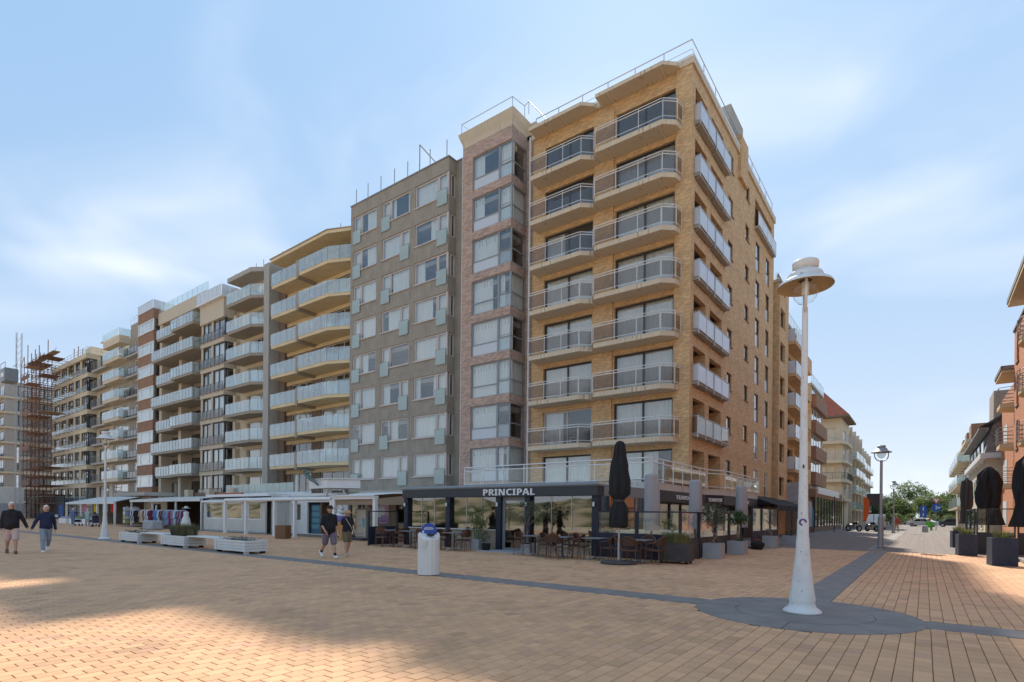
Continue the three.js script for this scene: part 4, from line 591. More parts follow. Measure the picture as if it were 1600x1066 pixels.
// ---------------------------------------------------------------- shops to the left
function shop(name, label, x0, x1, zf, o = {}) { // closed volume with flat roof
  const t = thing(name, label, o.cat ?? 'shop'); G().box(x0, 2.62, -29.7, x1, 2.8, zf).mesh('flat_roof', o.roof ?? M.taupe, t); G().box(x0, 0, -31, x1, 2.62, -29.4).mesh('rear_wall', o.rear ?? M.interior, t); for (const x of [x0, x1 - .15]) G().box(x, 0, -29.4, x + .15, 2.62, zf - .3).mesh('side_wall', o.side ?? M.offWhite, t); return t;
}
{
  const t = shop('ice_cream_parlour', 'brown ice cream parlour under the white pergola with ice posters', -26.8, -20.5, -20.6, { rear: M.interior, side: M.taupe, roof: M.concreteGrey });
  const w = G(); wall(w, 'z', -20.9, .15, -26.8, -20.5, 0, 2.62, [[-23.9, -22.6, .95, 2.05]]); w.mesh('front_wall', tm(blotch([.30, .22, .15], 90, .12, .06)), t);
  win(t, 'z', -20.9, -23.9, -22.6, .95, 2.05, { n: [.5], frame: M.darkFrame, curtain: 'none' });
  const pm = new THREE.MeshStandardMaterial({ roughness: .5, map: canvasTex(256, 256, (c) => { c.fillStyle = '#d9a9cf'; c.fillRect(0, 0, 256, 256); c.fillStyle = '#7d1730'; c.beginPath(); c.arc(30, 250, 130, 0, 7); c.fill(); c.fillStyle = '#f1eef5'; c.beginPath(); c.ellipse(130, 110, 70, 80, 0, 0, 7); c.fill(); c.fillStyle = '#b98fd0'; c.beginPath(); c.ellipse(190, 220, 90, 70, 0, 0, 7); c.fill(); c.fillStyle = '#5b2440'; for (let k = 0; k < 4; k++) { c.beginPath(); c.arc(140 + k * 28, 215 + (k % 2) * 14, 8, 0, 7); c.fill(); } }) });
  printed('poster', 1.35, 1.15, pm, t, [-21.55, 1.5, -20.88]); printed('poster', 1.4, 1.2, pm, t, [-25.15, 1.5, -20.88]);
  const sg = G().tube([-20.75, 1.95, -20.7], [-20.75, 1.95, -20.6], .22, .22, 20).mesh('round_sign', std([.20, .018, .022], .5), t); const sg2 = G(); sg2.tube([-25.75, 1.98, -20.7], [-25.75, 1.98, -20.6], .2, .2, 20); sg2.mesh('round_sign', std([.20, .018, .022], .5), t);
}
{
  const t = shop('glazed_shop', 'shop with dark folding glass doors behind the white pergola', -29.6, -26.8, -21.8, { roof: M.concreteGrey });
  for (let k = 0; k < 3; k++) win(t, 'z', -22.0, -29.4 + k * .86, -28.56 + k * .86, .05, 2.4, { name: 'folding_door', frame: M.darkFrame, curtain: 'none', tr: [.22], lowMat: M.anthracite, fw: .1, rec: 0 });
  G().box(-29.6, 2.4, -22.1, -26.8, 2.62, -21.9).mesh('lintel', M.anthracite, t);
}
{
  const t = shop('drinks_shop', 'pale shopfront with a dark doorway and drinks cooler', -36.3, -29.6, -21.8, { roof: M.white });
  const w = G(); wall(w, 'z', -21.9, .12, -36.3, -29.6, 0, 2.62, [[-34.1, -30.7, .05, 2.2], [-36.0, -34.9, .9, 2.1]]); w.mesh('front_wall', M.white, t); win(t, 'z', -21.9, -36.0, -34.9, .9, 2.1, { frame: M.whiteMetal, curtain: 'none' });
  const f = G().bev(-34.0, .05, -22.8, -32.9, 2.05, -22.15, .03).mesh('drinks_cooler', std([.045, .13, .19], .35), t); for (let k = 0; k < 4; k++) G().box(-33.9, .4 + k * .42, -22.16, -33.0, .68 + k * .42, -22.13).mesh('shelf', std([.10, .26, .33], .4), f);
  G().box(-32.6, .05, -23.6, -32.5, 2.2, -21.95).mesh('door_leaf', M.wood, t);
}
{
  const t = shop('veranda', 'white panelled veranda with three dark windows and sloping roof', -45.45, -36.3, -20.3, { cat: 'veranda', roof: M.white, rear: M.interior });
  const Z = -20.1, w = G(); wall(w, 'z', Z, .12, -45.45, -36.3, 0, 2.3, [[-45.1, -42.35, .95, 2.2], [-42.1, -39.5, .95, 2.2], [-38.6, -36.9, .95, 2.2]]); w.mesh('front_wall', M.offWhite, t);
  for (const [a, b] of [[-45.1, -42.35], [-42.1, -39.5], [-38.6, -36.9]]) win(t, 'z', Z, a, b, .95, 2.2, { frame: M.whiteMetal, curtain: 'none', fw: .07, rec: .06 });
  const rf = G(); rf.quad([-45.6, 2.3, Z + .15], [-36.2, 2.3, Z + .15], [-36.2, 3.05, -23.6], [-45.6, 3.05, -23.6]); rf.box(-45.6, 2.2, Z + .0, -36.2, 2.3, Z + .16); rf.tri([-45.6, 2.3, Z + .15], [-45.6, 3.05, -23.6], [-45.6, 2.3, -23.6]).tri([-36.2, 2.3, -23.6], [-36.2, 3.05, -23.6], [-36.2, 2.3, Z + .15]); rf.mesh('sloping_roof', M.white, t);
  G().box(-45.45, .0, Z, -36.3, .12, Z + .03).mesh('plinth', M.planterGrey, t);
}
function awning(t, x0, x1, z0, y0, z1, y1, mat, n = 3) { for (let k = 0; k < n; k++) { const a = lerp(x0, x1, k / n) + .04, b = lerp(x0, x1, (k + 1) / n) - .04, g = G(); g.quad([a, y0, z0], [b, y0, z0], [b, y1, z1], [a, y1, z1]); g.box(a, y0 - .2, z0 - .02, b, y0 - .002, z0 + .01); g.quad([a, y1 - .03, z1], [b, y1 - .03, z1], [b, y0 - .03, z0], [a, y0 - .03, z0]); g.mesh('awning', mat, t); } }
{
  const t = shop('clothes_shop', 'open clothes shop under worn white awnings', -60.6, -45.6, -23, { rear: M.interior, side: M.darkBrick, roof: M.taupe }); awning(t, -60.4, -45.8, -20.0, 2.5, -23.2, 2.85, M.whiteWorn, 3);
  for (const x of [-60.3, -55.4, -50.6, -45.9]) G().box(x - .06, 0, -20.2, x + .06, 2.5, -20.08).mesh('post', M.whiteMetal, t); G().box(-60.6, 2.8, -25, -45.6, 3.3, -24.8).mesh('fascia', M.darkBrick, t); for (const x of [-58.5, -54, -49.5]) G().box(x - .4, 2.8, -24.7, x + .4, 3.6, -24.2).mesh('roof_pier', M.beige, t);
  G().box(-50, 2.81, -23.4, -45.7, 3.1, -23.2).mesh('sign_band', std([.42, .085, .03], .6), t);
}
{
  const t = shop('entrance_lobby', 'beige apartment entrance under a flat grey canopy', -66.2, -60.6, -23.5, { cat: 'entrance', rear: M.beige, side: M.beige, roof: M.concreteGrey }); const w = G(); wall(w, 'z', -23.5, .2, -66.2, -60.6, 0, 2.62, [[-64.6, -62.6, .02, 2.2]]); w.mesh('front_wall', M.beige, t); win(t, 'z', -23.5, -64.6, -62.6, .02, 2.2, { name: 'entrance_door', n: [.5], frame: M.darkFrame, curtain: 'none' }); G().box(-67.6, 2.95, -23.6, -59.8, 3.3, -21.0).mesh('canopy', M.concreteGrey, t);
}
{
  const t = shop('beach_goods_shop', 'beach goods shop with a white sloping awning', -82.5, -66.2, -23, { rear: M.interior, side: M.offWhite, roof: M.taupe }); awning(t, -82.3, -66.4, -20.6, 2.35, -24, 3.1, M.whiteWorn, 3); for (const x of [-82.2, -77, -71.6, -66.5]) G().box(x - .08, 0, -20.8, x + .08, 2.35, -20.64).mesh('post', M.whiteMetal, t);
}
{ // white steel pergola bays, each bay frame a thing of its own
  const X = [-39.0, -36.15, -32.65, -30.4, -26.72];
  for (let k = 0; k < X.length - 1; k++) {
    const t = thing('white_pergola', ['white tubular pergola bay before the veranda window', 'white tubular pergola bay before the drinks cooler', 'narrow white tubular pergola bay beside the wooden litter box', 'white tubular pergola bay before the folding glass doors'][k], 'pergola', [0, 0, 0], 0, 'pergola bays in front of the shops'), a = X[k], b = X[k + 1], z = -18.7, g = G();
    g.box(a - .09, 0, z - .09, a + .09, 2.2, z + .09); if (k === X.length - 2) g.box(b - .09, 0, z - .09, b + .09, 2.2, z + .09); g.mesh('post', M.whiteMetal, t); G().tube([a, 2.3, z], [b - .05, 2.3, z], .11, .11, 12).mesh('beam', M.whiteMetal, t); G().path([[a, 2.2, z], [a, 2.3, z - .05], [a, 2.45, z - 1.2], [a, 2.55, z - 3]], .05).mesh('rafter', M.whiteMetal, t);
  }
  const t = thing('white_pergola', 'wide white pergola with slatted roof over the ice cream parlour', 'pergola'); const z = -18.7, a = -26.45, b = -22.95; G().box(a - .1, 0, z - .1, a + .1, 2.25, z + .1).mesh('post', M.whiteMetal, t); G().box(b - .1, 0, z - .1, b + .1, 2.25, z + .1).mesh('post', M.whiteMetal, t); G().box(a - .1, 2.25, z - .12, b + .1, 2.42, z + .12).mesh('beam', M.whiteMetal, t);
  for (let k = 0; k < 3; k++) { const g = G(); g.quad([a - .15, 2.44 + k * .16, z + .2 - k * 1.3], [b + .12 + k * 1.1, 2.44 + k * .16, z + .2 - k * 1.3], [b + .12 + k * 1.1, 2.58 + k * .16, z - 1.2 - k * 1.3], [a - .15, 2.58 + k * .16, z - 1.2 - k * 1.3]); g.box(a - .15, 2.40 + k * .16, z + .16 - k * 1.3, b + .12 + k * 1.1, 2.44 + k * .16, z + .2 - k * 1.3); g.mesh('roof_slat', M.whiteMetal, t); }
  const v = G(); v.quad([b + .02, 2.25, z], [b + 2.1, 2.6, -20.6], [b + 2.1, 1.95, -20.6], [b + .02, 1.95, z]); v.mesh('side_blind', tm(blotch([.30, .22, .15], 90, .12, .06), .9, { side: THREE.DoubleSide }), t); G().box(a + .1, 1.95, z - .03, b - .1, 2.24, z + .0).mesh('front_blind', tm(blotch([.30, .22, .15], 90, .12, .06)), t);
}
{ // sign box with a bronze swimmer on the pergola roof
  const t = thing('roof_sign', 'white roof sign box with a green diving figure above the pergola', 'sign', [-29.5, 0, -21]); G().prism([[-2.1, .6], [.3, .9], [1.8, -.4], [-.9, -.9]], 3.02, 3.55).mesh('sign_box', M.white, t); G().prism([[-2.2, .65], [.35, 1.0], [1.95, -.4], [-.9, -1]], 3.552, 3.62).mesh('lid', M.whiteWorn, t); G().tube([-.9, 2.6, .1], [-.5, 3.05, .2], .05).tube([.9, 2.6, 0], [.6, 3.05, 0], .05).mesh('strut', M.whiteMetal, t);
  G().tube([-1.9, 3.95, .95], [-1.3, 3.6, 1.0], .15, .12, 10).tube([-1.3, 3.6, 1.0], [-.55, 3.28, 1.05], .11, .05, 8).tube([-1.3, 3.6, .92], [-.5, 3.2, 1.0], .1, .05, 8).ball(-2.02, 4.12, .95, .11, .13, .12).tube([-1.8, 3.98, 1.05], [-1.1, 4.05, 1.15], .05, .03, 6).tube([-1.1, 4.05, 1.15], [-.8, 3.95, 1.15], .03, .03, 6).mesh('diving_figure', std([.09, .15, .13], .5), t);
}
{ // hoarding, site fence and container
  const t = thing('site_hoarding', 'dark printed hoarding with a runner picture below the scaffolding', 'hoarding'); const a = onZ(40, 800, -26.5)[0], b = onZ(100, 800, -26.5)[0];
  G().box(a, 0, -26.6, b, 3.6, -26.5).mesh('board', M.anthracite, t); const cx = (a + b) / 2, w = b - a; printed('print', w, 3.5, new THREE.MeshStandardMaterial({ roughness: .7, map: canvasTex(1024, 128, (c) => { c.fillStyle = '#3c3a3c'; c.fillRect(0, 0, 1024, 128); c.fillStyle = '#2b2a2c'; c.fillRect(0, 0, 1024, 30); c.fillStyle = '#8d4a36'; c.beginPath(); c.ellipse(470, 22, 24, 20, 0, 0, 7); c.fill(); c.fillStyle = '#e9e6e2'; c.beginPath(); c.moveTo(420, 45); c.lineTo(520, 45); c.lineTo(505, 105); c.lineTo(405, 112); c.fill(); c.strokeStyle = '#7a4030'; c.lineWidth = 15; c.beginPath(); c.moveTo(520, 50); c.lineTo(620, 40); c.lineTo(590, 80); c.stroke(); c.strokeStyle = '#1d2530'; c.lineWidth = 22; c.beginPath(); c.moveTo(480, 100); c.lineTo(680, 98); c.lineTo(790, 118); c.stroke(); c.fillStyle = '#d8dade'; c.fillRect(780, 104, 100, 16); c.fillStyle = '#2e5aa0'; c.fillRect(900, 50, 90, 60); }) }), t, [cx, 1.8, -26.48]);
  const s = thing('site_container', 'white site container behind a mesh fence', 'container', [onZ(12, 780, -22)[0] - 1.4, 0, -22]); G().bev(-8, 2.4, -2, 1.4, 5.0, 1, .05).mesh('body', M.whiteWorn, s); win(s, 'z', 1.02, -2.6, -.9, 3.3, 4.5, { frame: M.darkFrame, curtain: 'none', rec: -.02 }); G().bev(-8, 0, -2, 1.4, 2.4, 1, .05).mesh('lower_body', M.planterGrey, s); const mg = G(); for (let x = -8; x < 1.6; x += .45) mg.tube([x, 2.2, 1.6], [x, 5.2, 1.6], .03, .03, 4); for (const y of [2.3, 3.2, 4.2, 5.1]) mg.tube([-8, y, 1.6], [1.5, y, 1.6], .035, .035, 4); mg.mesh('mesh_fence', M.galv, s);
}
// ---------------------------------------------------------------- side street, building side
const STR = 'buildings along the side street';
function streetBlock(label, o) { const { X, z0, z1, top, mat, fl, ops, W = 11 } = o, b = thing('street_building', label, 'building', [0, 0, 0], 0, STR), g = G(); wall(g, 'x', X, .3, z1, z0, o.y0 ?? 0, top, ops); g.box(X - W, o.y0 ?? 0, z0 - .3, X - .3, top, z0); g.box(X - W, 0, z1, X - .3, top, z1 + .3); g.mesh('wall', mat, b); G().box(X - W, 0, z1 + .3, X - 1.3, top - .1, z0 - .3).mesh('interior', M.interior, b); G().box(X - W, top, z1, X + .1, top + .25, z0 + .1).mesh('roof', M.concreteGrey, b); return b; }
{
  const X = -9.85, z0 = -50.25, z1 = -54, ops = []; for (let k = 1; k <= 7; k++) ops.push([-52.6, z0 - .35, FT(k) + .35, FT(k) + 1.95]);
  const b = streetBlock('ochre brick block with stacked corner bay windows on the side street', { X, z0, z1, top: 21.2, mat: M.yellow, ops });
  for (let k = 1; k <= 7; k++) { win(b, 'x', X, -52.6, z0 - .35, FT(k) + .35, FT(k) + 1.95, { n: [.5], frame: M.brownFrame, curtain: 'full', rec: .25, fw: .1 }); G().box(X - .43, FT(k) + .35, z0 - .01, X - .02, FT(k) + 1.95, z0 + .02).mesh('corner_pane', M.glass, b); }
}
{
  const X = -10.3, z0 = -54, z1 = -65, ops = []; for (let k = 1; k <= 6; k++) { ops.push([-59, -55, FT(k), FT(k) + 2.1]); ops.push([-64.4, -60.6, FT(k) + .6, FT(k) + 2.1]); }
  const b = streetBlock('brown brick street block with white panel balconies', { X, z0, z1, top: 19.2, mat: M.yellow, ops });
  for (let k = 1; k <= 6; k++) { win(b, 'x', X, -59, -55, FT(k), FT(k) + 2.1, { n: [.5], frame: M.darkFrame, curtain: pickCt(k, 81), rec: .4 }); win(b, 'x', X, -64.4, -60.6, FT(k) + .6, FT(k) + 2.1, { n: [.33, .66], frame: M.whiteMetal, curtain: 'full', rec: .05 }); if (k > 1) balcony(b, [[X, -54.3], [X + 1.0, -54.3], [X + 1.0, -59.4], [X, -59.4]], [], FT(k), .28, { slab: M.yellow, ...glassRail, glass: M.opal, flip: false, step: .8 }); G().box(X, FT(k) - .9, -65, X + .7, FT(k) + .6, -60).mesh('brick_bay', M.yellow, b); }
  rail(b, [[X - 3, -54.2], [X, -54.2], [X, -64.8]], 19.45, { ...glassRail, rails: [1.0], step: 1.6 });
}
{
  const X = -10.1, z0 = -68, z1 = -77, ops = []; for (let k = 1; k <= 5; k++) ops.push([-76.3, -68.6, FT(k) + .7, FT(k) + 2.2]);
  const b = streetBlock('low brown brick street block with white ribbon windows', { X, z0, z1, top: 16, mat: M.yellow, ops }); for (let k = 1; k <= 5; k++) { win(b, 'x', X, -76.3, -68.6, FT(k) + .7, FT(k) + 2.2, { n: [.25, .5, .75], frame: M.whiteMetal, curtain: 'full', rec: .08, fw: .1 }); G().box(X, FT(k) - .75, -76.6, X + .5, FT(k) + .68, -68.3).mesh('brick_band', M.brownBrick, b); } rail(b, [[X, -68], [X, -77]], 16.25, { ...glassRail, rails: [1.0], step: 1.6 });
}
{ // cream corner tower with red pyramid roof
  const b = thing('corner_tower', 'cream apartment tower with balconies and a red pyramid roof', 'building', [0, 0, 0], 0, STR), z = -97, xa = -14.4, xb = -10.2, top = 16.9; const ops = [], fl = k => 4.4 + 2.9 * (k - 1); for (let k = 1; k <= 4; k++) ops.push([-13.4, -11.0, fl(k), fl(k) + 2.1]); const g = G(); wall(g, 'z', z, .3, xa - 3, xb, 0, top, ops); const so = []; for (let k = 1; k <= 4; k++) so.push([z - 6, z - 2, fl(k) + .5, fl(k) + 2]); wall(g, 'x', xb, .3, z - 10, z - .3, 0, top, so); g.mesh('wall', M.cream, b); G().box(xa - 3, 0, z - 10, xb - 1.2, top - .1, z - 1.2).mesh('interior', M.interior, b);
  for (let k = 1; k <= 4; k++) { win(b, 'z', z, -13.4, -11.0, fl(k), fl(k) + 2.1, { n: [.5], frame: M.beigeFrame, curtain: 'full' }); win(b, 'x', xb, z - 6, z - 2, fl(k) + .5, fl(k) + 2, { n: [.5], frame: M.beigeFrame, curtain: 'full' }); balcony(b, [[-14.6, z], [-14.6, z + 1.2], [xb + .1, z + 1.2], [xb + .7, z - .6], [xb + .7, z - 8], [xb, z - 8]], [], fl(k), .45, { slab: M.cream, rails: [1.0], glass: null, bars: 6, metal: k === 2 ? M.darkFrame : M.beigeFrame }); }
  const px = (xa - 3 + xb) / 2, rf = G(), e = .7, A = [px - 3.6 - e, top, z + e + .6], B = [xb + e + .4, top, z + e + .6], Cc = [xb + e + .4, top, z - 9], D = [px - 3.6 - e, top, z - 9], P = [(A[0] + B[0]) / 2, top + 5.2, z - 3.5]; rf.tri(A, B, P).tri(B, Cc, P).tri(Cc, D, P).tri(D, A, P); const R = rf.mesh('roof', M.roofTile, b); G().box(A[0], top - .25, z - 9, B[0], top - .005, A[2]).mesh('eaves', M.darkBrick, R); G().tube([P[0], P[1] - .1, P[2]], [P[0], P[1] + .9, P[2]], .05).mesh('finial', M.greyMetal, R);
}
{ // long beige terrace
  for (const [z0, z1, X, top, n] of [[-107, -130, -10.4, 15.6, 'long cream street block with glazed balconies beyond the tower'], [-130, -160, -10.9, 15.0, 'far cream street block at the end of the street']]) { const ops = []; for (let k = 1; k <= 5; k++) for (let z = z0 - 1.5; z > z1 + 5; z -= 6) ops.push([z - 4, z, FT(k) - .1, FT(k) + 2]); const b = streetBlock(n, { X, z0, z1, top, mat: M.cream, ops }); for (let k = 1; k <= 4; k++) for (let z = z0 - 1.5; z > z1 + 5; z -= 6) { win(b, 'x', X, z - 4, z, FT(k) - .1, FT(k) + 2, { n: [.5], frame: M.beigeFrame, curtain: 'full' }); balcony(b, [[X, z + .3], [X + 1.2, z + .3], [X + 1.2, z - 4.6], [X, z - 4.6]], [], FT(k), .3, { slab: M.cream, ...glassRail, step: 1.6 }); } for (let z = z0 - .5; z > z1; z -= 6) G().box(X, 0, z - .7, X + .6, top + 1, z).mesh('pilaster', M.beige, b); }
}
{ // single-storey shops in front of the street blocks
  const t = thing('street_shop', 'brick and glass street shop with white fascia and coloured goods', 'shop'), X = -8.7; G().box(-10, 3.55, -84, X, 4.35, -62).mesh('fascia', M.brownBrick, t); G().box(X, 3.9, -80, X + .1, 4.6, -63).mesh('sign_board', M.white, t); G().box(-10, .0, -84, X - .1, .5, -62).mesh('plinth', M.darkBrick, t); const f = G(); for (let z = -62; z > -84.5; z -= 2.2) f.box(X - .16, .5, z - .08, X - .02, 3.55, z + .08); f.mesh('frame', M.brownFrame, t); for (let z = -62; z > -83; z -= 2.2) G().box(X - .1, .5, z - 2.1, X - .085, 3.55, z - .1).mesh('pane', M.glass, t); G().box(-10.0, 4.35, -84, X, 4.5, -62).mesh('flat_roof', M.concreteGrey, t); G().box(-10.2, .02, -84, -9.9, 3.5, -62).mesh('back_wall', M.room, t);
  [[.1, .35, .5], [.6, .42, .06], [.55, .5, .4], [.5, .1, .1], [.6, .45, .1], [.2, .3, .5]].forEach((c, k) => { const z = -63.5 - k * 2.6; G().tube([-9.3, .55, z], [-9.3, 2.9, z], .5, .05, 10).mesh('display_parasol', std(c, .7), t); });
  const s = thing('closed_stall', 'pale grey closed stall beside the black awning', 'stall'); G().bev(-10, 0, -60.5, -8.8, 3.0, -53.5, .04).mesh('body', M.tarp, s); G().box(-8.8, 0, -60.5, -8.75, .6, -53.5).mesh('base_panel', M.planterDark, s); G().box(-9.9, 3.0, -56, -8.9, 4.6, -54).mesh('cooling_unit', M.planterGrey, s);
  const a = thing('black_awning', 'long black fabric awning over the street terrace', 'awning'); for (let k = 0; k < 3; k++) { const g = G(), z0 = -41 - k * 4, z1 = z0 - 3.9; g.quad([-8.1, 2.35, z0], [-8.1, 2.35, z1], [-10.2, 3.1, z1], [-10.2, 3.1, z0]).box(-8.12, 1.95, z1, -8.08, 2.345, z0).tri([-8.1, 2.35, z0], [-10.2, 3.1, z0], [-10.2, 2.35, z0]); g.mesh('awning', M.black, a); } for (const z of [-41, -47, -53]) G().tube([-8.2, 0, z], [-8.2, 2.35, z], .035).mesh('post', M.darkFrame, a);
}
// ---------------------------------------------------------------- right side of the street
{
  const b = thing('street_building', 'orange brick building with narrow windows and curved pale balconies', 'building', [0, 0, 0], 0, STR), X = 4.6, ops = [], zs = [-46.6, -42.5, -38, -33, -28, -23]; const fl = k => 2.9 + 2.75 * k; for (let k = 0; k < 4; k++) for (const z of zs) ops.push([z - .55, z + .55, fl(k) + .3, fl(k) + 2.1]);
  const g = G(), o2 = ops; // faces -x: build by mirroring
  const us = o2.map(o => [o[0], o[1], o[2], o[3]]); wall(g, 'x', X + .3, .3, -48.3, -14, 0, 13.7, us); g.box(X + .3, 0, -48.3, X + 12, 13.7, -48.0).box(X + .3, 0, -14, X + 12, 13.7, -13.7); g.mesh('wall', M.orangeBrick, b); G().box(X + 1.4, 0, -48, X + 12, 13.6, -14).mesh('interior', M.interior, b);
  for (let k = 0; k < 4; k++) for (const z of zs) { const f = G().box(X + .12, fl(k) + .3, z - .55, X + .18, fl(k) + .38, z + .55).box(X + .12, fl(k) + 2.02, z - .55, X + .18, fl(k) + 2.1, z + .55).box(X + .12, fl(k) + .38, z - .55, X + .18, fl(k) + 2.02, z - .47).box(X + .12, fl(k) + .38, z + .47, X + .18, fl(k) + 2.02, z + .55).mesh('window', M.brownFrame, b); G().box(X + .14, fl(k) + .38, z - .47, X + .15, fl(k) + 2.02, z + .47).mesh('pane', M.glass, f); G().box(X - .06, fl(k) + .2, z - .62, X + .1, fl(k) + .295, z + .62).mesh('sill', M.darkBrick, b); }
  for (let k = 0; k < 4; k++) for (const z of [-40.2, -25.5]) balcony(b, [[X, z + 1.2], [X - .3, z + 1.1], [X - .55, z + .6], [X - .6, z], [X - .55, z - .6], [X - .3, z - 1.1], [X, z - 1.2]], [], fl(k) + .1, .25, { slab: M.soffit, rails: [1.0, .75, .5, .25], glass: null, metal: M.greyFrame, flip: true, step: .8, low: .1 });
  G().box(X - .3, 15.6, -49.0, X + 12, 15.8, -13).mesh('eaves', M.soffit, b); G().box(X - .34, 15.801, -49.05, X + 12, 16.1, -13).mesh('roof', M.slate, b); G().box(X + 1.2, 13.7, -48, X + 12, 15.6, -14).mesh('attic', M.orangeBrick, b); G().box(X - .08, 13.7, -48.4, X + 12, 13.85, -14).mesh('coping', M.darkBrick, b);
}
{
  const b = thing('street_building', 'brick house with ochre balcony slabs behind the orange brick building', 'building', [0, 0, 0], 0, STR), X = 5.0; G().box(X, 0, -60, X + 10, 11.2, -48.5).mesh('wall', M.orangeBrick, b); for (const y of [3.9, 6.6, 9.3]) balcony(b, [[X, -49], [X - 1.0, -49.4], [X - 1.0, -51.4], [X, -52]], [], y, .3, { slab: M.soffit, rails: [1.05, .8, .55, .3], glass: null, metal: M.greyFrame, flip: true, step: .9 }); G().box(X - 1.0, 11.2, -52.5, X + 10, 11.4, -48.6).mesh('eaves', M.soffit, b); G().box(X - 1.05, 11.401, -52.6, X + 10, 11.65, -48.5).mesh('roof', M.slate, b); for (const y of [1, 4.2, 6.9]) G().box(X - .03, y, -58.5, X + .01, y + 1.9, -56).mesh('shutter', M.white, b);
}
{
  const b = thing('street_building', 'slate roofed house with grey tiled gable and white cornice', 'building', [0, 0, 0], 0, STR), X = 4.1, z = -61, z2 = -84; G().box(X, 0, z2, X + 9, 7.0, z).mesh('wall', M.beige, b); G().box(X - .02, 0, z, X + 1.2, 6.6, z + .08).mesh('pilaster', M.cream, b); G().box(X + 1.2, 0, z, X + 9, 6.6, z + .05).mesh('brick_face', M.orangeBrick, b); G().box(X - .4, 6.6, z2, X + 9, 7.05, z + .4).mesh('cornice', M.white, b);
  const g = G(); g.quad([X - .1, 7.05, z], [X + 9, 7.05, z], [X + 9, 14, z], [X + .4, 9.4, z]).quad([X - .1, 7.05, z2], [X - .1, 7.05, z], [X + .4, 9.4, z], [X + .4, 9.4, z2]); g.mesh('gable', M.slate, b); const r = G(); r.quad([X - .5, 9.2, z2], [X - .5, 9.2, z + .5], [X + 6, 13.6, z + .5], [X + 6, 13.6, z2]).box(X - .5, 9.0, z2, X + .1, 9.19, z + .4); r.mesh('roof', M.slate, b); G().box(X + .6, 9.3, z - 6, X + 4, 12.6, z - 2).mesh('dormer', M.taupe, b); for (let k = 0; k < 3; k++) { const y = .6 + k * 2.9; for (let zz = z - 3; zz > z2; zz -= 4.5) { const f = G().box(X - .06, y, zz - 1, X - .001, y + 1.9, zz + 1).mesh('window', M.whiteMetal, b); G().box(X - .07, y + .1, zz - .9, X - .062, y + 1.8, zz + .9).mesh('pane', M.glass, f); } }
}
{
  const b = thing('street_building', 'long grey rendered terrace with pale balconies near the street end', 'building', [0, 0, 0], 0, STR), X = 4.2; G().box(X, 0, -118, X + 9, 10.6, -84.1).mesh('wall', M.taupe, b); for (let k = 0; k < 3; k++) for (let z = -87; z > -116; z -= 6) { const y = 3 + k * 2.7; const f = G().box(X - .05, y + .1, z - 1.6, X - .001, y + 2.2, z + 1.6).mesh('window', M.whiteMetal, b); G().box(X - .06, y + .2, z - 1.5, X - .052, y + 2.1, z + 1.5).mesh('pane', M.glass, f); balcony(b, [[X, z + 2.4], [X - 1.1, z + 2.4], [X - 1.1, z - 2.4], [X, z - 2.4]], [], y, .3, { slab: M.cream, ...glassRail, flip: true, step: 1.6 }); } G().box(X - .4, 10.6, -118, X + 9, 10.9, -84.1).mesh('cornice', M.cream, b); for (let z = -90; z > -115; z -= 9) G().box(X + .3, 10.9, z - 2, X + 5, 13.2, z + 2).mesh('dormer', M.brownBrick, b); G().quad([X, 10.9, -118], [X, 10.9, -84.1], [X + 5, 14, -84.1], [X + 5, 14, -118]).mesh('roof', M.slate, b);
}
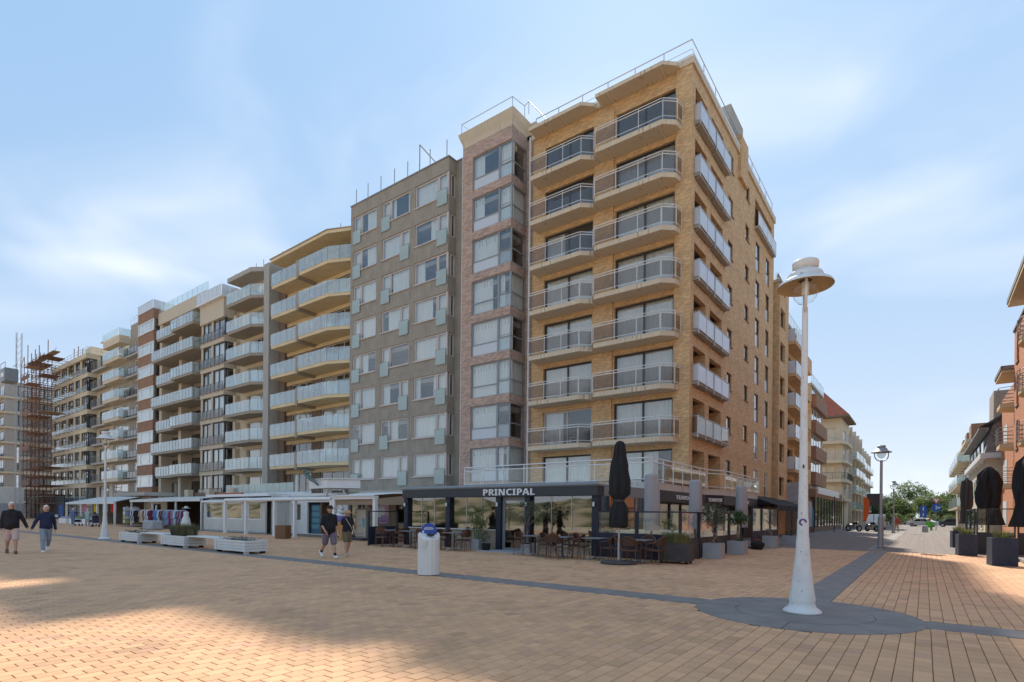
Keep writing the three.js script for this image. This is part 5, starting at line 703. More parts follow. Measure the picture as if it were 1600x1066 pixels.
// ---------------------------------------------------------------- street lamps
function seaLamp(label, group, pos, turn) {
  const t = thing('street_lamp', label, 'street lamp', pos, turn, group), w = M.lampWhite ??= tm(tex(512, [.9, 2.2], (x, y) => { const n = fbm(x * 9, y * 16, 16, 4, 33), chip = sstep(.80, .84, fbm(x * 30, y * 60, 60, 3, 35)), k = .9 + .2 * (n - .5), r = chip; return L3(lerp(.74 * k, .16, r), lerp(.73 * k, .12, r), lerp(.70 * k, .09, r)); }), .5);
  const uvl = (prof, s = 28) => { const g = new THREE.LatheGeometry(prof.map(q => new THREE.Vector2(...q)), s), P = g.attributes.position, U = g.attributes.uv; for (let i = 0; i < P.count; i++) U.setXY(i, U.getX(i) * .9, P.getY(i)); return g; };
  part('base_plate', uvl([[0, 0], [.285, 0], [.285, .035], [.25, .07], [.205, .10], [.185, .16], [.195, .20]]), w, t);
  part('pole', uvl([[.195, .20], [.192, .24], [.17, .38], [.146, .58], [.122, .80], [.102, 1.02], [.095, 1.2], [.088, 1.22], [.083, 1.5], [.076, 1.52], [.066, 2.1], [.058, 2.9], [.062, 2.92], [.062, 2.96], [.055, 2.98], [.052, 3.6], [.057, 3.62], [.057, 3.65], [.05, 3.67], [.046, 4.3], [.042, 4.92], [0, 4.94]]), w, t);
  const fk = G(); for (const s of [-1, 1]) fk.path([[0, 4.84, 0], [s * .10, 4.88, 0], [s * .19, 5.0, 0], [s * .23, 5.16, 0], [s * .235, 5.36, 0]], .022, 8); fk.mesh('fork', w, t);
  const sh = part('shade', uvl([[.10, 5.36], [.30, 5.335], [.385, 5.29], [.41, 5.255], [.415, 5.262], [.39, 5.31], [.30, 5.37], [.27, 5.38], [.262, 5.43], [.24, 5.47], [.17, 5.50], [.155, 5.54]], 36), w, t); part('underside', uvl([[.405, 5.254], [.37, 5.285], [.29, 5.33], [.10, 5.355]], 32), std([.40, .29, .16], .6), sh);
  part('cap', uvl([[.155, 5.54], [.19, 5.56], [.195, 5.64], [.18, 5.66], [.05, 5.68], [0, 5.685]]), w, t); part('glass_bowl', uvl([[.205, 5.33], [.20, 5.2], [.165, 5.08], [.10, 5.0], [0, 4.97]], 24), M.glassThin, t); G().tube([0, 5.12, 0], [0, 5.33, 0], .05, .06, 12).mesh('lamp_bulb', M.whiteWorn, t); return t;
}
const LW = 'white lamps along the promenade';
const lampA = seaLamp('tall white street lamp on the round bluestone disc', LW, LAMP, Math.atan2(LAMP[2], -LAMP[0]) + Math.PI + .06); lampA.rotation.order = 'YXZ'; lampA.rotation.z = 0;
{ const st = part('sticker', new THREE.TorusGeometry(.045, .014, 8, 20, 4.6), std([.12, .06, .22], .5), lampA); const d = V(0 - LAMP[0], 0, 0 - LAMP[2]).normalize().applyAxisAngle(V(0, 1, 0), -lampA.rotation.y); st.position.set(d.x * .078, 1.46, d.z * .078); st.rotation.y = Math.atan2(d.x, d.z); G().box(d.x * .07 - .05, 2.33, d.z * .07 - .01, d.x * .07 + .05, 2.38, d.z * .07 + .01).mesh('bracket', M.darkFrame, lampA); }
copy(lampA, [-34.47, 0, -10.3], .4, 'white street lamp beside the planter benches');
scene.children.at(-1).children.filter(c => c.name === 'sticker' || c.name === 'bracket').forEach(c => c.removeFromParent());
function greyLamp(label, pos) {
  const t = thing('street_lamp', label, 'street lamp', pos, 0, 'grey lamps in the side street'); t.rotation.y = .64; const m = M.greyMetal; G().lathe([[0, 0], [.19, 0], [.19, .06], [.13, .08], [.13, 1.55], [.09, 1.62], [.072, 1.66], [.062, 4.45], [0, 4.46]], 0, 0, 0, 16).mesh('pole', M.galv, t); const fk = G(); for (const s of [-1, 1]) fk.path([[0, 4.4, 0], [s * .2, 4.45, 0], [s * .33, 4.6, 0], [s * .36, 4.85, 0]], .024, 7); fk.mesh('fork', M.galv, t); G().lathe([[.08, 4.92], [.45, 4.84], [.45, 4.87], [.28, 4.95], [.24, 5.05], [.16, 5.08], [.19, 5.12], [.18, 5.2], [0, 5.22]], 0, 0, 0, 24).mesh('shade', M.galv, t); G().lathe([[.2, 4.9], [.2, 4.75], [.13, 4.6], [0, 4.53]], 0, 0, 0, 18).mesh('glass_bowl', M.frost, t); return t;
}
greyLamp('grey street lamp standing at the start of the sett paving', [-1.78, 0, -33.6]); greyLamp('grey street lamp further along the side street band', [-2.5, 0, -67]);
// ---------------------------------------------------------------- litter bin
{
  const t = thing('litter_bin', 'white fluted litter bin with a blue half round sign', 'bin', [-9.9, 0, -9.75], .62), n = 64, R = (a) => .27 + .006 * Math.cos(a * 16), pr = []; const g = G(), topY = a => .93 + .13 * (Math.cos(a - 1.2) < 0 ? 1 : 1 - sstep(0, .9, Math.cos(a - 1.2)));
  for (let k = 0; k < n; k++) { const a0 = k / n * 6.2832, a1 = (k + 1) / n * 6.2832, P = (a, y, s = 1) => [Math.cos(a) * R(a) * s, y, Math.sin(a) * R(a) * s]; g.quad(P(a1, .02), P(a0, .02), P(a0, topY(a0) - .04), P(a1, topY(a1) - .04)); g.quad(P(a1, topY(a1) - .04), P(a0, topY(a0) - .04), P(a0, topY(a0), .9), P(a1, topY(a1), .9)); g.tri([0, 1.02, 0], P(a1, topY(a1), .9), P(a0, topY(a0), .9)); }
  g.mesh('body', M.whiteWorn, t); G().tube([0, 0, 0], [0, .02, 0], .24, .24, 24).mesh('foot', M.rubber, t); const sl = G().box(-.09, -.012, -.05, .09, .012, .05).mesh('slot', M.black, t); sl.position.set(.07, 1.01, .15); sl.rotation.set(.25, -.3, 0);
  const sh = new THREE.Shape(); sh.moveTo(-.19, 0); sh.lineTo(-.19, .06); sh.absarc(0, .06, .19, Math.PI, 0, true); sh.lineTo(.19, 0); const s = part('sign', new THREE.ExtrudeGeometry(sh, { depth: .03, bevelEnabled: true, bevelSize: .006, bevelThickness: .006, bevelSegments: 2 }), std([.016, .07, .34], .45), t); s.position.set(0, 1.04, -.02);
  const pg = G(); [[.14, .10], [.115, .13], [.09, .11]].forEach(([y, w], k) => { for (let i = 0; i < 5; i++) pg.box(-w + i * w * .4 + .005, y, .037, -w + i * w * .4 + w * .33, y + .014, .039); }); pg.ball(-.14, .04, .037, .025, .025, .003); pg.mesh('print', M.white, s);
}
// ---------------------------------------------------------------- plants
function leaves(n, at, size, g = G(), flat = .6) { for (let k = 0; k < n; k++) { const [x, y, z] = at(), a = rnd() * 6.283, b = (rnd() - .5) * 2.2, l = size * rr(.6, 1.3), w = l * rr(.3, .5), d = V(Math.cos(a) * Math.cos(b), Math.sin(b), Math.sin(a) * Math.cos(b)), s = V(-Math.sin(a), rr(-.5, .5), Math.cos(a)).normalize(); const p = (u, v) => [x + d.x * u * l + s.x * v * w, y + d.y * u * l + s.y * v * w, z + d.z * u * l + s.z * v * w]; g.quad(p(0, 0), p(.5, -.5), p(1, 0), p(.5, .5)); } return g; }
const inBall = (cx, cy, cz, rx, ry, rz) => () => { for (;;) { const x = rr(-1, 1), y = rr(-1, 1), z = rr(-1, 1), q = x * x + y * y + z * z; if (q < 1 && q > rnd() * .5) return [cx + x * rx, cy + y * ry, cz + z * rz]; } };
// uneven crown: leaves gathered in clumps at the ends of limbs
function clumps(n, per, cx, cy, cz, rx, ry, rz, cr, size) { const g = G(); for (let k = 0; k < n; k++) { const [x, y, z] = inBall(cx, cy, cz, rx, ry, rz)(), r = cr * rr(.6, 1.25); leaves(per, inBall(x, y, z, r, r * .8, r), size, g); } return g; }
function trunk(g, x, y, z, h, r, n, spread, seed) { let p = [x, y, z]; const pts = [p]; for (let k = 1; k <= 4; k++) { p = [x + (hash(k, seed) - .5) * r * 4, y + h * k / 4, z + (hash(k, seed, 2) - .5) * r * 4]; pts.push(p); } for (let k = 0; k < 4; k++) g.tube(pts[k], pts[k + 1], r * (1 - k * .13), r * (1 - (k + 1) * .13), 8); for (let k = 0; k < n; k++) { const a = k * 2.4 + seed, q = [p[0] + Math.cos(a) * spread, p[1] + spread * rr(.5, 1.1), p[2] + Math.sin(a) * spread], m = [(p[0] + q[0]) / 2 + rr(-.1, .1) * spread, (p[1] + q[1]) / 2, (p[2] + q[2]) / 2]; g.tube(p, m, r * .5, r * .32, 6).tube(m, q, r * .32, r * .12, 6); } return g; }
const leafOlive = leafMat(.105, .115, .055), leafGreen = leafMat(.055, .115, .025), leafGrass = leafMat(.17, .185, .06), leafBamboo = leafMat(.15, .20, .05), leafDry = leafMat(.28, .22, .09);
function cube(name, label, pos, w, h, mat, group, d = w, turn = 0) { const t = thing(name, label, 'planter', pos, turn, group); const g = G(), th = .04; g.bev(-w / 2, .0, -d / 2, w / 2, h, -d / 2 + th, .008, 1).bev(-w / 2, 0, d / 2 - th, w / 2, h, d / 2, .008, 1).box(-w / 2, 0, -d / 2 + th, -w / 2 + th, h, d / 2 - th).box(w / 2 - th, 0, -d / 2 + th, w / 2, h, d / 2 - th); g.mesh('box', mat, t); G().box(-w / 2 + th, h * .5, -d / 2 + th, w / 2 - th, h - .06, d / 2 - th).mesh('soil', M.soil, t); return t; }
function grass(n, x, y, z, rx, rz, h, g = G()) { for (let k = 0; k < n; k++) { const a = rnd() * 6.283, r = Math.sqrt(rnd()), bx = x + Math.cos(a) * r * rx, bz = z + Math.sin(a) * r * rz, l = h * rr(.6, 1.1), b = rr(.1, .6) * l, d = a + rr(-.8, .8), w = .008, s = [-Math.sin(d) * w, Math.cos(d) * w], m = [bx + Math.cos(d) * b * .35, y + l * .6, bz + Math.sin(d) * b * .35], e = [bx + Math.cos(d) * b, y + l * rr(.8, 1), bz + Math.sin(d) * b]; g.quad([bx - s[0], y, bz - s[1]], [bx + s[0], y, bz + s[1]], [m[0] + s[0] * .8, m[1], m[2] + s[1] * .8], [m[0] - s[0] * .8, m[1], m[2] - s[1] * .8]); g.tri([m[0] - s[0] * .8, m[1], m[2] - s[1] * .8], [m[0] + s[0] * .8, m[1], m[2] + s[1] * .8], e); } return g; }
function plant(name, label, cat, pos, build, group) { const t = thing(name, label, cat, pos, 0, group); build(t); return t; }
{ // tea room planters along x = -6
  cube('planter_box', 'dark wooden planter on castors with grass beside the rattan chairs', [-6.45, .09, -17.5], .98, .56, M.planterDark, null, .72, .1); { const f = scene.children.at(-1); for (const x of [-.4, .4]) for (const z of [-.27, .27]) G().tube([x, -.09, z], [x, 0, z], .04).mesh('castor', M.rubber, f); }
  plant('grass_plant', 'tufted yellow green grass in the dark wooden planter', 'grass plant', [-6.45, .55, -17.5], t => { grass(900, 0, 0, 0, .4, .27, .52).mesh('blades', leafGrass, t); grass(300, .1, 0, .05, .35, .25, .45).mesh('dry_blades', leafDry, t); });
  const gp = [['square grey planter holding the bushy olive tree', -6.12, -20.4, .62, .56], ['square grey planter holding the small palm', -6.08, -23.4, .66, .54], ['square grey planter holding the thin twisted tree', -6.0, -29.0, .62, .6], ['square grey planter with low shrub near the black awning', -5.95, -33.7, .7, .5]]; gp.forEach(([l, x, z, w, h]) => cube('planter_box', l, [x, 0, z], w, h, M.planterGrey, 'grey planters along the tea room'));
  plant('olive_tree', 'bushy olive tree in the grey planter', 'tree', [-6.12, .5, -20.4], t => { trunk(G(), 0, 0, 0, .62, .045, 6, .34, 3).mesh('trunk', M.bark, t); clumps(46, 46, 0, 1.12, 0, .52, .42, .5, .17, .075).mesh('crown', leafOlive, t); });
  plant('palm_plant', 'small palm with spiky fronds in the grey planter', 'palm', [-6.08, .48, -23.4], t => { G().tube([0, 0, 0], [.03, .75, .02], .06, .045, 8).mesh('trunk', M.bark, t); const g = G(); grass(420, 0, .72, 0, .06, .06, .68, g); clumps(12, 26, 0, .95, 0, .36, .22, .36, .12, .16).mesh('crown', leafGreen, t); g.mesh('fronds', leafGreen, t); clumps(14, 24, 0, .08, 0, .26, .08, .26, .08, .06).mesh('under_planting', leafGreen, t); });
  plant('twisted_tree', 'thin twisted bare tree in the grey planter', 'tree', [-6.0, .55, -29.0], t => { trunk(G(), 0, 0, 0, .6, .05, 5, .3, 9).mesh('trunk', M.bark, t); clumps(12, 22, 0, 1.1, 0, .3, .3, .3, .12, .06).mesh('crown', leafOlive, t); });
  plant('low_shrub', 'low leafy shrub in the planter near the black awning', 'shrub', [-5.95, .45, -33.7], t => { trunk(G(), 0, 0, 0, .2, .02, 4, .1, 2).mesh('stem', M.bark, t); clumps(14, 26, 0, .2, 0, .28, .15, .28, .1, .07).mesh('foliage', leafGreen, t); });
  { const t = thing('flower_pot', 'round black pot with red flowers between the planters', 'flower pot', [-6.2, 0, -27.3]); G().lathe([[0, 0], [.2, 0], [.3, .18], [.3, .3], [.26, .34], [.25, .3], [0, .3]], 0, 0, 0, 18).mesh('pot', M.black, t); clumps(8, 18, 0, .4, 0, .18, .06, .18, .07, .06).mesh('foliage', leafGreen, t); const f = G(); for (let k = 0; k < 9; k++) f.ball(rr(-.15, .15), rr(.42, .5), rr(-.15, .15), .035, .03, .035, 7); f.mesh('flowers', std([.45, .02, .03], .7), t); }
  cube('planter_box', 'square grey planter with bamboo at the restaurant window', [-15.2, 0, -17.85], .46, .46, M.planterGrey);
  plant('bamboo_plant', 'tall yellow green bamboo before the restaurant window', 'bamboo', [-15.2, .4, -17.85], t => { const g = G(); for (let k = 0; k < 18; k++) { const a = k * 2.4, r = .13 * Math.sqrt(k / 18); g.tube([Math.cos(a) * r, 0, Math.sin(a) * r], [Math.cos(a) * r * 2.6, rr(1.0, 1.5), Math.sin(a) * r * 2.6], .009, .004, 5); } g.mesh('canes', leafBamboo, t); clumps(44, 26, 0, .95, 0, .38, .62, .36, .13, .1).mesh('foliage', leafBamboo, t); });
  cube('planter_box', 'grey planter with olive tree beside the restaurant door', [-12.35, 0, -17.55], .42, .42, M.planterGrey);
  plant('olive_tree', 'spreading olive tree beside the restaurant door', 'tree', [-12.35, .36, -17.55], t => { trunk(G(), 0, 0, 0, .72, .04, 7, .45, 5).mesh('trunk', M.bark, t); clumps(60, 34, 0, 1.28, 0, .8, .42, .7, .17, .075).mesh('crown', leafOlive, t); });
  plant('potted_shrub', 'dark potted shrub just inside the doorway', 'shrub', [-14.65, 0, -17.75], t => { G().lathe([[0, 0], [.14, 0], [.19, .3], [.17, .3], [0, .28]], 0, 0, 0, 14).mesh('pot', M.black, t); clumps(16, 22, 0, .55, 0, .18, .26, .18, .09, .07).mesh('foliage', leafGreen, t); });
}
{ // planter benches on the band
  const mk = (label, x0) => { const t = thing('planter_bench_box', label, 'planter', [x0 + 1.15, 0, -10.4], 0, 'white planked planters joined by benches'); const W = 2.3, D = .86; for (let k = 0; k < 4; k++) { const y = .09 + k * .102; for (const z of [D / 2 - .02, -D / 2 + .02]) { const m = part('plank', cached('plk', () => G().bev(-W / 2, 0, -.02, W / 2, .094, .02, .006, 1).geo), M.whiteWorn, t); m.position.set(0, y, z); } for (const x of [W / 2 - .02, -W / 2 + .02]) { const m = part('plank', cached('plk2', () => G().bev(-.02, 0, -D / 2 + .042, .02, .094, D / 2 - .042, .006, 1).geo), M.whiteWorn, t); m.position.set(x, y, 0); } } for (const x of [-W / 2 + .14, W / 2 - .14]) for (const z of [-.3, .3]) G().box(x - .07, 0, z - .07, x + .07, .09, z + .07).mesh('foot', z > 0 && x > 0 ? M.whiteMetal : M.rubber, t); G().box(-W / 2 + .042, .12, -D / 2 + .042, W / 2 - .042, .44, D / 2 - .042).mesh('soil', M.soil, t); return t; };
  mk('white planked planter with mixed pansies next to the street lamp', -31.4); mk('white planked planter holding the tall grassy shrub', -26.55); mk('white planked planter with pansies at the open bench end', -21.65);
  [-29.1, -24.25].forEach((x, i) => { const t = thing('bench_seat', i ? 'white slatted bench between the shrub planter and the end planter' : 'white slatted bench between the lamp planter and the shrub planter', 'bench', [x, 0, -10.4], 0, 'benches between the planters'), L = i ? 2.6 : 2.55; for (let k = 0; k < 4; k++) { const m = G().bev(.0, .47, -.34 + k * .17, L, .515, -.19 + k * .17, .006, 1).mesh('slat', M.whiteWorn, t); } for (const u of [.04, L - .1]) G().box(u, .40, -.33, u + .06, .469, .33).mesh('bearer', M.whiteMetal, t); });
  const pans = (x, label) => plant('pansy_bed', label, 'flowers', [x, .44, -10.4], t => { clumps(60, 14, 0, .04, 0, .98, .05, .3, .08, .05).mesh('foliage', leafGreen, t); const cs = [[.30, .10, .28], [.62, .60, .56], [.55, .42, .08], [.14, .05, .16]]; cs.forEach((c, j) => { const f = G(); for (let k = 0; k < 16; k++) { const fx = rr(-1.02, 1.02), fz = rr(-.34, .34), y = rr(.08, .15); for (let i = 0; i < 5; i++) { const a = i * 1.257; f.ball(fx + Math.cos(a) * .022, y, fz + Math.sin(a) * .022, .024, .010, .024, 6); } } f.mesh('flowers', std(c, .8), t); }); });
  pans(-30.25, 'mixed pansies in the planter next to the street lamp'); pans(-20.5, 'mixed pansies in the planter at the open bench end');
  plant('grassy_shrub', 'tall grey green grassy shrub in the middle planter', 'shrub', [-25.3, .42, -10.4], t => { grass(1300, 0, 0, 0, .95, .33, .62).mesh('blades', leafOlive, t); grass(260, .1, 0, 0, .9, .3, .66).mesh('dry_blades', leafDry, t); });
}
// ---------------------------------------------------------------- terrace furniture
function makeChair() {
  const t = new THREE.Group(); t.name = 'rattan_chair'; t.userData = { label: '', category: 'chair' };
  const sg = G(); sg.bev(-.22, .42, -.21, .22, .46, .23, .015, 1); sg.mesh('seat', M.rattan, t);
  const bk = G(), N = 14; for (let k = 0; k < N; k++) { const f = u => { const a = lerp(-1.25, 1.25, u); return [Math.sin(a) * .27, -.02 - Math.cos(a) * .25]; }, [x0, z0] = f(k / N), [x1, z1] = f((k + 1) / N), top = u => .62 + .24 * Math.cos(lerp(-1.25, 1.25, u)), y0 = .58; bk.quad([x0, y0, z0], [x1, y0, z1], [x1 * 1.06, top((k + 1) / N), z1 * 1.1], [x0 * 1.06, top(k / N), z0 * 1.1]); } const bm = bk.mesh('backrest', M.rattanD ??= tm(M.rattan.map, .6, { side: THREE.DoubleSide }), t);
  const fr = []; for (let k = 0; k <= 12; k++) { const a = lerp(-1.35, 1.35, k / 12); fr.push([Math.sin(a) * .29, .62 + .25 * Math.cos(a), (-.02 - Math.cos(a) * .25) * 1.1 + .0]); } const g = G(); g.path([[-.26, .44, .2], [-.28, .62, .17], ...fr, [.28, .62, .17], [.26, .44, .2]], .014, 6); g.path([[-.22, .43, -.2], [-.25, .6, -.18], [-.2, .82, -.24]], .012, 5).path([[.22, .43, -.2], [.25, .6, -.18], [.2, .82, -.24]], .012, 5); g.path([[-.23, .43, .22], [.23, .43, .22], [.23, .43, -.21], [-.23, .43, -.21]], .013, 5, true); g.path([[-.22, .2, .22], [0, .34, .2], [.22, .2, .22]], .009, 5).mesh('frame', M.cane, t);
  for (const [x, z] of [[-.22, .21], [.22, .21], [-.22, -.2], [.22, -.2]]) G().tube([x, .44, z], [x * 1.12, 0, z * 1.18], .014, .012, 7).mesh('leg', M.cane, t); return t;
}
function makeTable() { const t = new THREE.Group(); t.name = 'bistro_table'; t.userData = { label: '', category: 'table' }; G().bev(-.36, .72, -.36, .36, .755, .36, .012, 2).mesh('table_top', M.tableTop ??= tm(blotch([.20, .195, .19], 95, .2, .1, .7, 128), .5), t); G().tube([0, .03, 0], [0, .72, 0], .032, .032, 10).mesh('column', M.darkFrame, t); const b = G(); for (let k = 0; k < 4; k++) { const a = Math.PI / 4 + k * Math.PI / 2; b.path([[0, .09, 0], [Math.cos(a) * .15, .07, Math.sin(a) * .15], [Math.cos(a) * .36, .012, Math.sin(a) * .36]], .022, 6); } b.mesh('foot', M.steel, t); return t; }
{
  const c0 = makeChair(), t0 = makeTable(); let used0 = false, ut0 = false;
  const chair = (x, z, turn, label, group) => { const c = used0 ? c0.clone() : c0; used0 = true; c.name = numbered('rattan_chair'); c.position.set(x, 0, z); c.rotation.y = turn; c.userData = { label, category: 'chair', group }; scene.add(c); };
  const table = (x, z, label, group) => { const c = ut0 ? t0.clone() : t0; ut0 = true; c.name = numbered('bistro_table'); c.position.set(x, 0, z); c.userData = { label, category: 'table', group }; scene.add(c); };
  const sets = [['in front of the restaurant windows', [-19.5, -18.2, -16.9, -15.6]], ['between the olive tree and the wind screen', [-11.55, -10.3, -9.05, -7.4]]];
  sets.forEach(([w, xs], s) => xs.forEach((x, i) => { const z = -16.95 + (i % 2) * .12 + s * .1; table(x, z, `dark square bistro table ${w}`, `bistro tables ${w}`); const cg = `chairs ${w}`, cl = `brown rattan bistro chair ${w}`; chair(x - .56, z + rr(-.05, .12), Math.PI / 2 + rr(-.25, .25), cl, cg); chair(x + .56, z + rr(-.05, .12), -Math.PI / 2 + rr(-.25, .25), cl, cg); if (i % 2 === s) chair(x + rr(-.1, .1), z + .62, Math.PI + rr(-.2, .2), cl, cg); if (i % 2) chair(x, z - .62, rr(-.2, .2), cl, cg); }));
}
{ // closed parasols
  const drape = (prof, n, amp, seed) => { const g = G(), S = 48, rows = prof.length, pt = (k, j) => { const a = k / S * 6.2832, [r, y] = prof[j], f = 1 + amp * Math.cos(a * n + seed + Math.sin(y * 3 + seed) * .6) + amp * .5 * Math.cos(a * (n * 2 + 1) + y * 4); return [Math.cos(a) * r * f, y, Math.sin(a) * r * f]; }; for (let j = 0; j < rows - 1; j++) for (let k = 0; k < S; k++) g.quad(pt(k + 1, j), pt(k, j), pt(k, j + 1), pt(k + 1, j + 1)); const q = g.geo; const m = mergeVertices((q.deleteAttribute('normal'), q.deleteAttribute('uv'), q), 1e-4); m.computeVertexNormals(); return m; };
  const t = thing('closed_parasol', 'tall black closed parasol on a round base by the rattan chairs', 'parasol', [-7.75, 0, -16.0]); part('canopy', drape([[.20, 1.14], [.27, 1.2], [.26, 1.6], [.235, 1.78], [.13, 1.98], [.15, 2.05], [.30, 2.2], [.29, 2.6], [.25, 3.1], [.20, 3.35], [.18, 3.42], [.185, 3.45], [.15, 3.75], [.10, 3.86], [.02, 3.9], [0, 3.9]], 7, .16, 1), M.black, t); G().tube([0, .1, 0], [0, 1.3, 0], .032, .032, 10).mesh('pole', M.steel, t); G().tube([0, .06, 0], [0, .7, 0], .045, .045, 12).mesh('sleeve', M.steel, t); G().lathe([[0, 0], [.56, 0], [.58, .03], [.56, .08], [.1, .11], [0, .11]], 0, 0, 0, 32).mesh('base', M.planterDark, t); G().lathe([[.15, 1.95], [.165, 1.97], [.165, 2.03], [.15, 2.05]], 0, 0, 0, 24).mesh('tie', M.anthracite, t);
  [[-7.75, -18.6, 3.0, 'grey covered parasol behind the front wind screen'], [-7.6, -22.8, 3.0, 'grey covered parasol before the tea room sign'], [-7.15, -28.2, 3.0, 'grey covered parasol near the end of the tea room front']].forEach(([x, z, h, l], i) => { const p = thing('covered_parasol', l, 'parasol', [x, 0, z], .3 * i, 'grey covered parasols on the tea room terrace'); part('cover', drape([[.27, 1.0], [.28, 1.05], [.27, 1.8], [.25, 2.5], [.235, h - .06], [.20, h], [.1, h + .03], [0, h + .03]], 4, .07, i * 2), M.tarp, p); G().tube([0, .05, 0], [0, 1.1, 0], .04).mesh('pole', M.anthracite, p); G().box(-.4, 0, -.4, .4, .07, .4).mesh('base', M.planterDark, p); });
  [[2.35, -33.4, 3.95, 'bulky black closed parasol behind the dark cafe screen'], [2.95, -27.2, 3.9, 'black closed parasol beside the orange brick building'], [1.85, -39.5, 3.8, 'faded dark closed parasol further along the cafe terrace'], [3.5, -26.2, 4.0, 'black closed parasol next to the cafe cabin']].forEach(([x, z, h, l], i) => { const p = thing('closed_parasol', l, 'parasol', [x, 0, z], i, 'black parasols of the cafe across the street'); const k = i === 0 ? 1.0 : i === 2 ? .66 : .85; part('canopy', drape([[.46 * k, 1.25], [.44 * k, 1.32], [.36 * k, 1.7], [.31 * k, 2.05], [.36 * k, 2.3], [.38 * k, 2.7], [.37 * k, 3.2], [.31 * k, 3.6], [.16 * k, h - .14], [.06 * k, h - .02], [0, h]], 6, .24, i * 1.7), i === 2 ? M.planterDark : M.black, p); G().tube([0, .05, 0], [0, 1.8, 0], .045).mesh('pole', M.darkFrame, p); G().box(-.45, 0, -.45, .45, .09, .45).mesh('base', M.planterDark, p); });
}
{ // cafe terrace across the street
  [['tall navy planter standing alone in front of the cafe screen', 2.06, -24.3, .66, .92], ['tall navy planter beside the end of the cafe screen', 1.4, -29.8, .62, .88], ['tall navy planter behind the second cafe screen', 1.45, -37.6, .62, .88]].forEach(([l, x, z, w, h], i) => { cube('planter_box', l, [x, 0, z], w, h, M.planterNavy, 'navy planters of the cafe across the street', w, .15); plant('grass_plant', ['thin pale grass in the lone navy planter', 'thin pale grass in the navy planter by the screen end', 'thin pale grass in the navy planter behind the screen'][i], 'grass plant', [x, h - .08, z], t => grass(220, 0, 0, 0, w * .35, w * .35, .38).mesh('blades', leafGrass, t)); });
  screen(1.78, -31, 3.05, -31, { base: M.anthracite, frame: M.anthracite, h: 1.98, b: .92 }, 'dark glass screen facing the promenade across the street'); screen(3.1, -31, 4.5, -31, { base: M.anthracite, frame: M.anthracite, h: 1.98, b: .92 }, 'dark glass screen against the orange brick building');
  [-31.3, -34.2].forEach((z, i) => screen(1.75, z, 1.75, z - 2.6, { base: M.anthracite, frame: M.anthracite, h: 1.98, b: .92 }, i ? 'dark glass side screen further up the cafe terrace' : 'dark glass side screen behind the navy planter'));
  const c = thing('cafe_cabin', 'dark cafe cabin with glazed doors on a low deck', 'cabin'); G().box(2.75, 0, -27.6, 6, .12, -18).mesh('deck', M.woodGrey, c); const f = G(); for (let z = -27.5; z < -18; z += 1.3) f.box(2.95, .12, z - .04, 3.03, 2.25, z + .04); f.box(2.95, 2.15, -27.5, 3.03, 2.3, -18).box(2.95, .12, -27.5, 3.03, .22, -18).mesh('frame', M.anthracite, c); for (let z = -27.5; z < -19; z += 1.3) G().box(2.98, .22, z + .04, 2.99, 2.15, z + 1.26).mesh('pane', M.glassThin, c);
}
// ---------------------------------------------------------------- shop goods and small things
{
  const t = thing('ice_cream_figure', 'giant ice cream cone figure beside the pergola', 'figure', [-25.9, 0, -18.75]); G().lathe([[0, 0], [.17, 0], [.17, .06], [.10, .1], [.14, .3], [.30, 1.02], [.31, 1.06]], 0, 0, 0, 20).mesh('cone', std([.52, .26, .08], .7), t); G().lathe([[.31, 1.02], [.36, 1.05], [.36, 1.28], [.31, 1.33]], 0, 0, 0, 20).mesh('band', std([.13, .11, .38], .5), t); const w = G(); for (let k = 0; k < 40; k++) { const a = k * .42, r = .29 * (1 - k / 44); w.ball(Math.cos(a) * r * .55, 1.34 + k * .0145, Math.sin(a) * r * .55, .16 * (1 - k / 60), .07, .16 * (1 - k / 60), 8); } w.mesh('ice', M.white, t);
  const s = thing('pavement_sign', 'pale menu board on a dark foot before the parlour', 'sign', [-25.0, 0, -19.4], -.1); G().bev(-.55, .12, -.03, .55, 1.75, .03, .01, 1).mesh('board', M.woodGrey, s); printed('print', .95, 1.45, new THREE.MeshStandardMaterial({ roughness: .6, map: canvasTex(128, 192, (c) => { c.fillStyle = '#b9ac98'; c.fillRect(0, 0, 128, 192); const cs = ['#9a6f5a', '#6d94a0', '#c9b9a2', '#8d8a84', '#a89a7a']; for (let k = 0; k < 22; k++) { c.fillStyle = cs[k % 5]; c.fillRect(8 + (k * 37) % 100, 14 + (k * 53) % 160, 14, 10); } c.fillStyle = '#5c97a6'; c.fillRect(84, 60, 36, 60); }) }), s, [0, .95, .032]); G().bev(-.6, 0, -.35, .6, .12, .35, .03).mesh('foot', M.anthracite, s);
  const b = thing('wooden_litter_box', 'square dark wooden litter box under the pergola', 'litter box', [-29.3, .02, -17.3], .5); for (let k = 0; k < 5; k++) for (const [x, z, r] of [[0, .3, 0], [.3, 0, 1], [0, -.3, 0], [-.3, 0, 1]]) { const m = part('slat', cached('wslat', () => G().bev(-.055, 0, -.02, .055, .74, .02, .006, 1).geo), M.wood, b); m.position.set(x + (r ? 0 : -.24 + k * .12), 0, z + (r ? -.24 + k * .12 : 0)); m.rotation.y = r * Math.PI / 2; } G().box(-.27, .02, -.27, .27, .6, .27).mesh('liner', M.black, b);
}
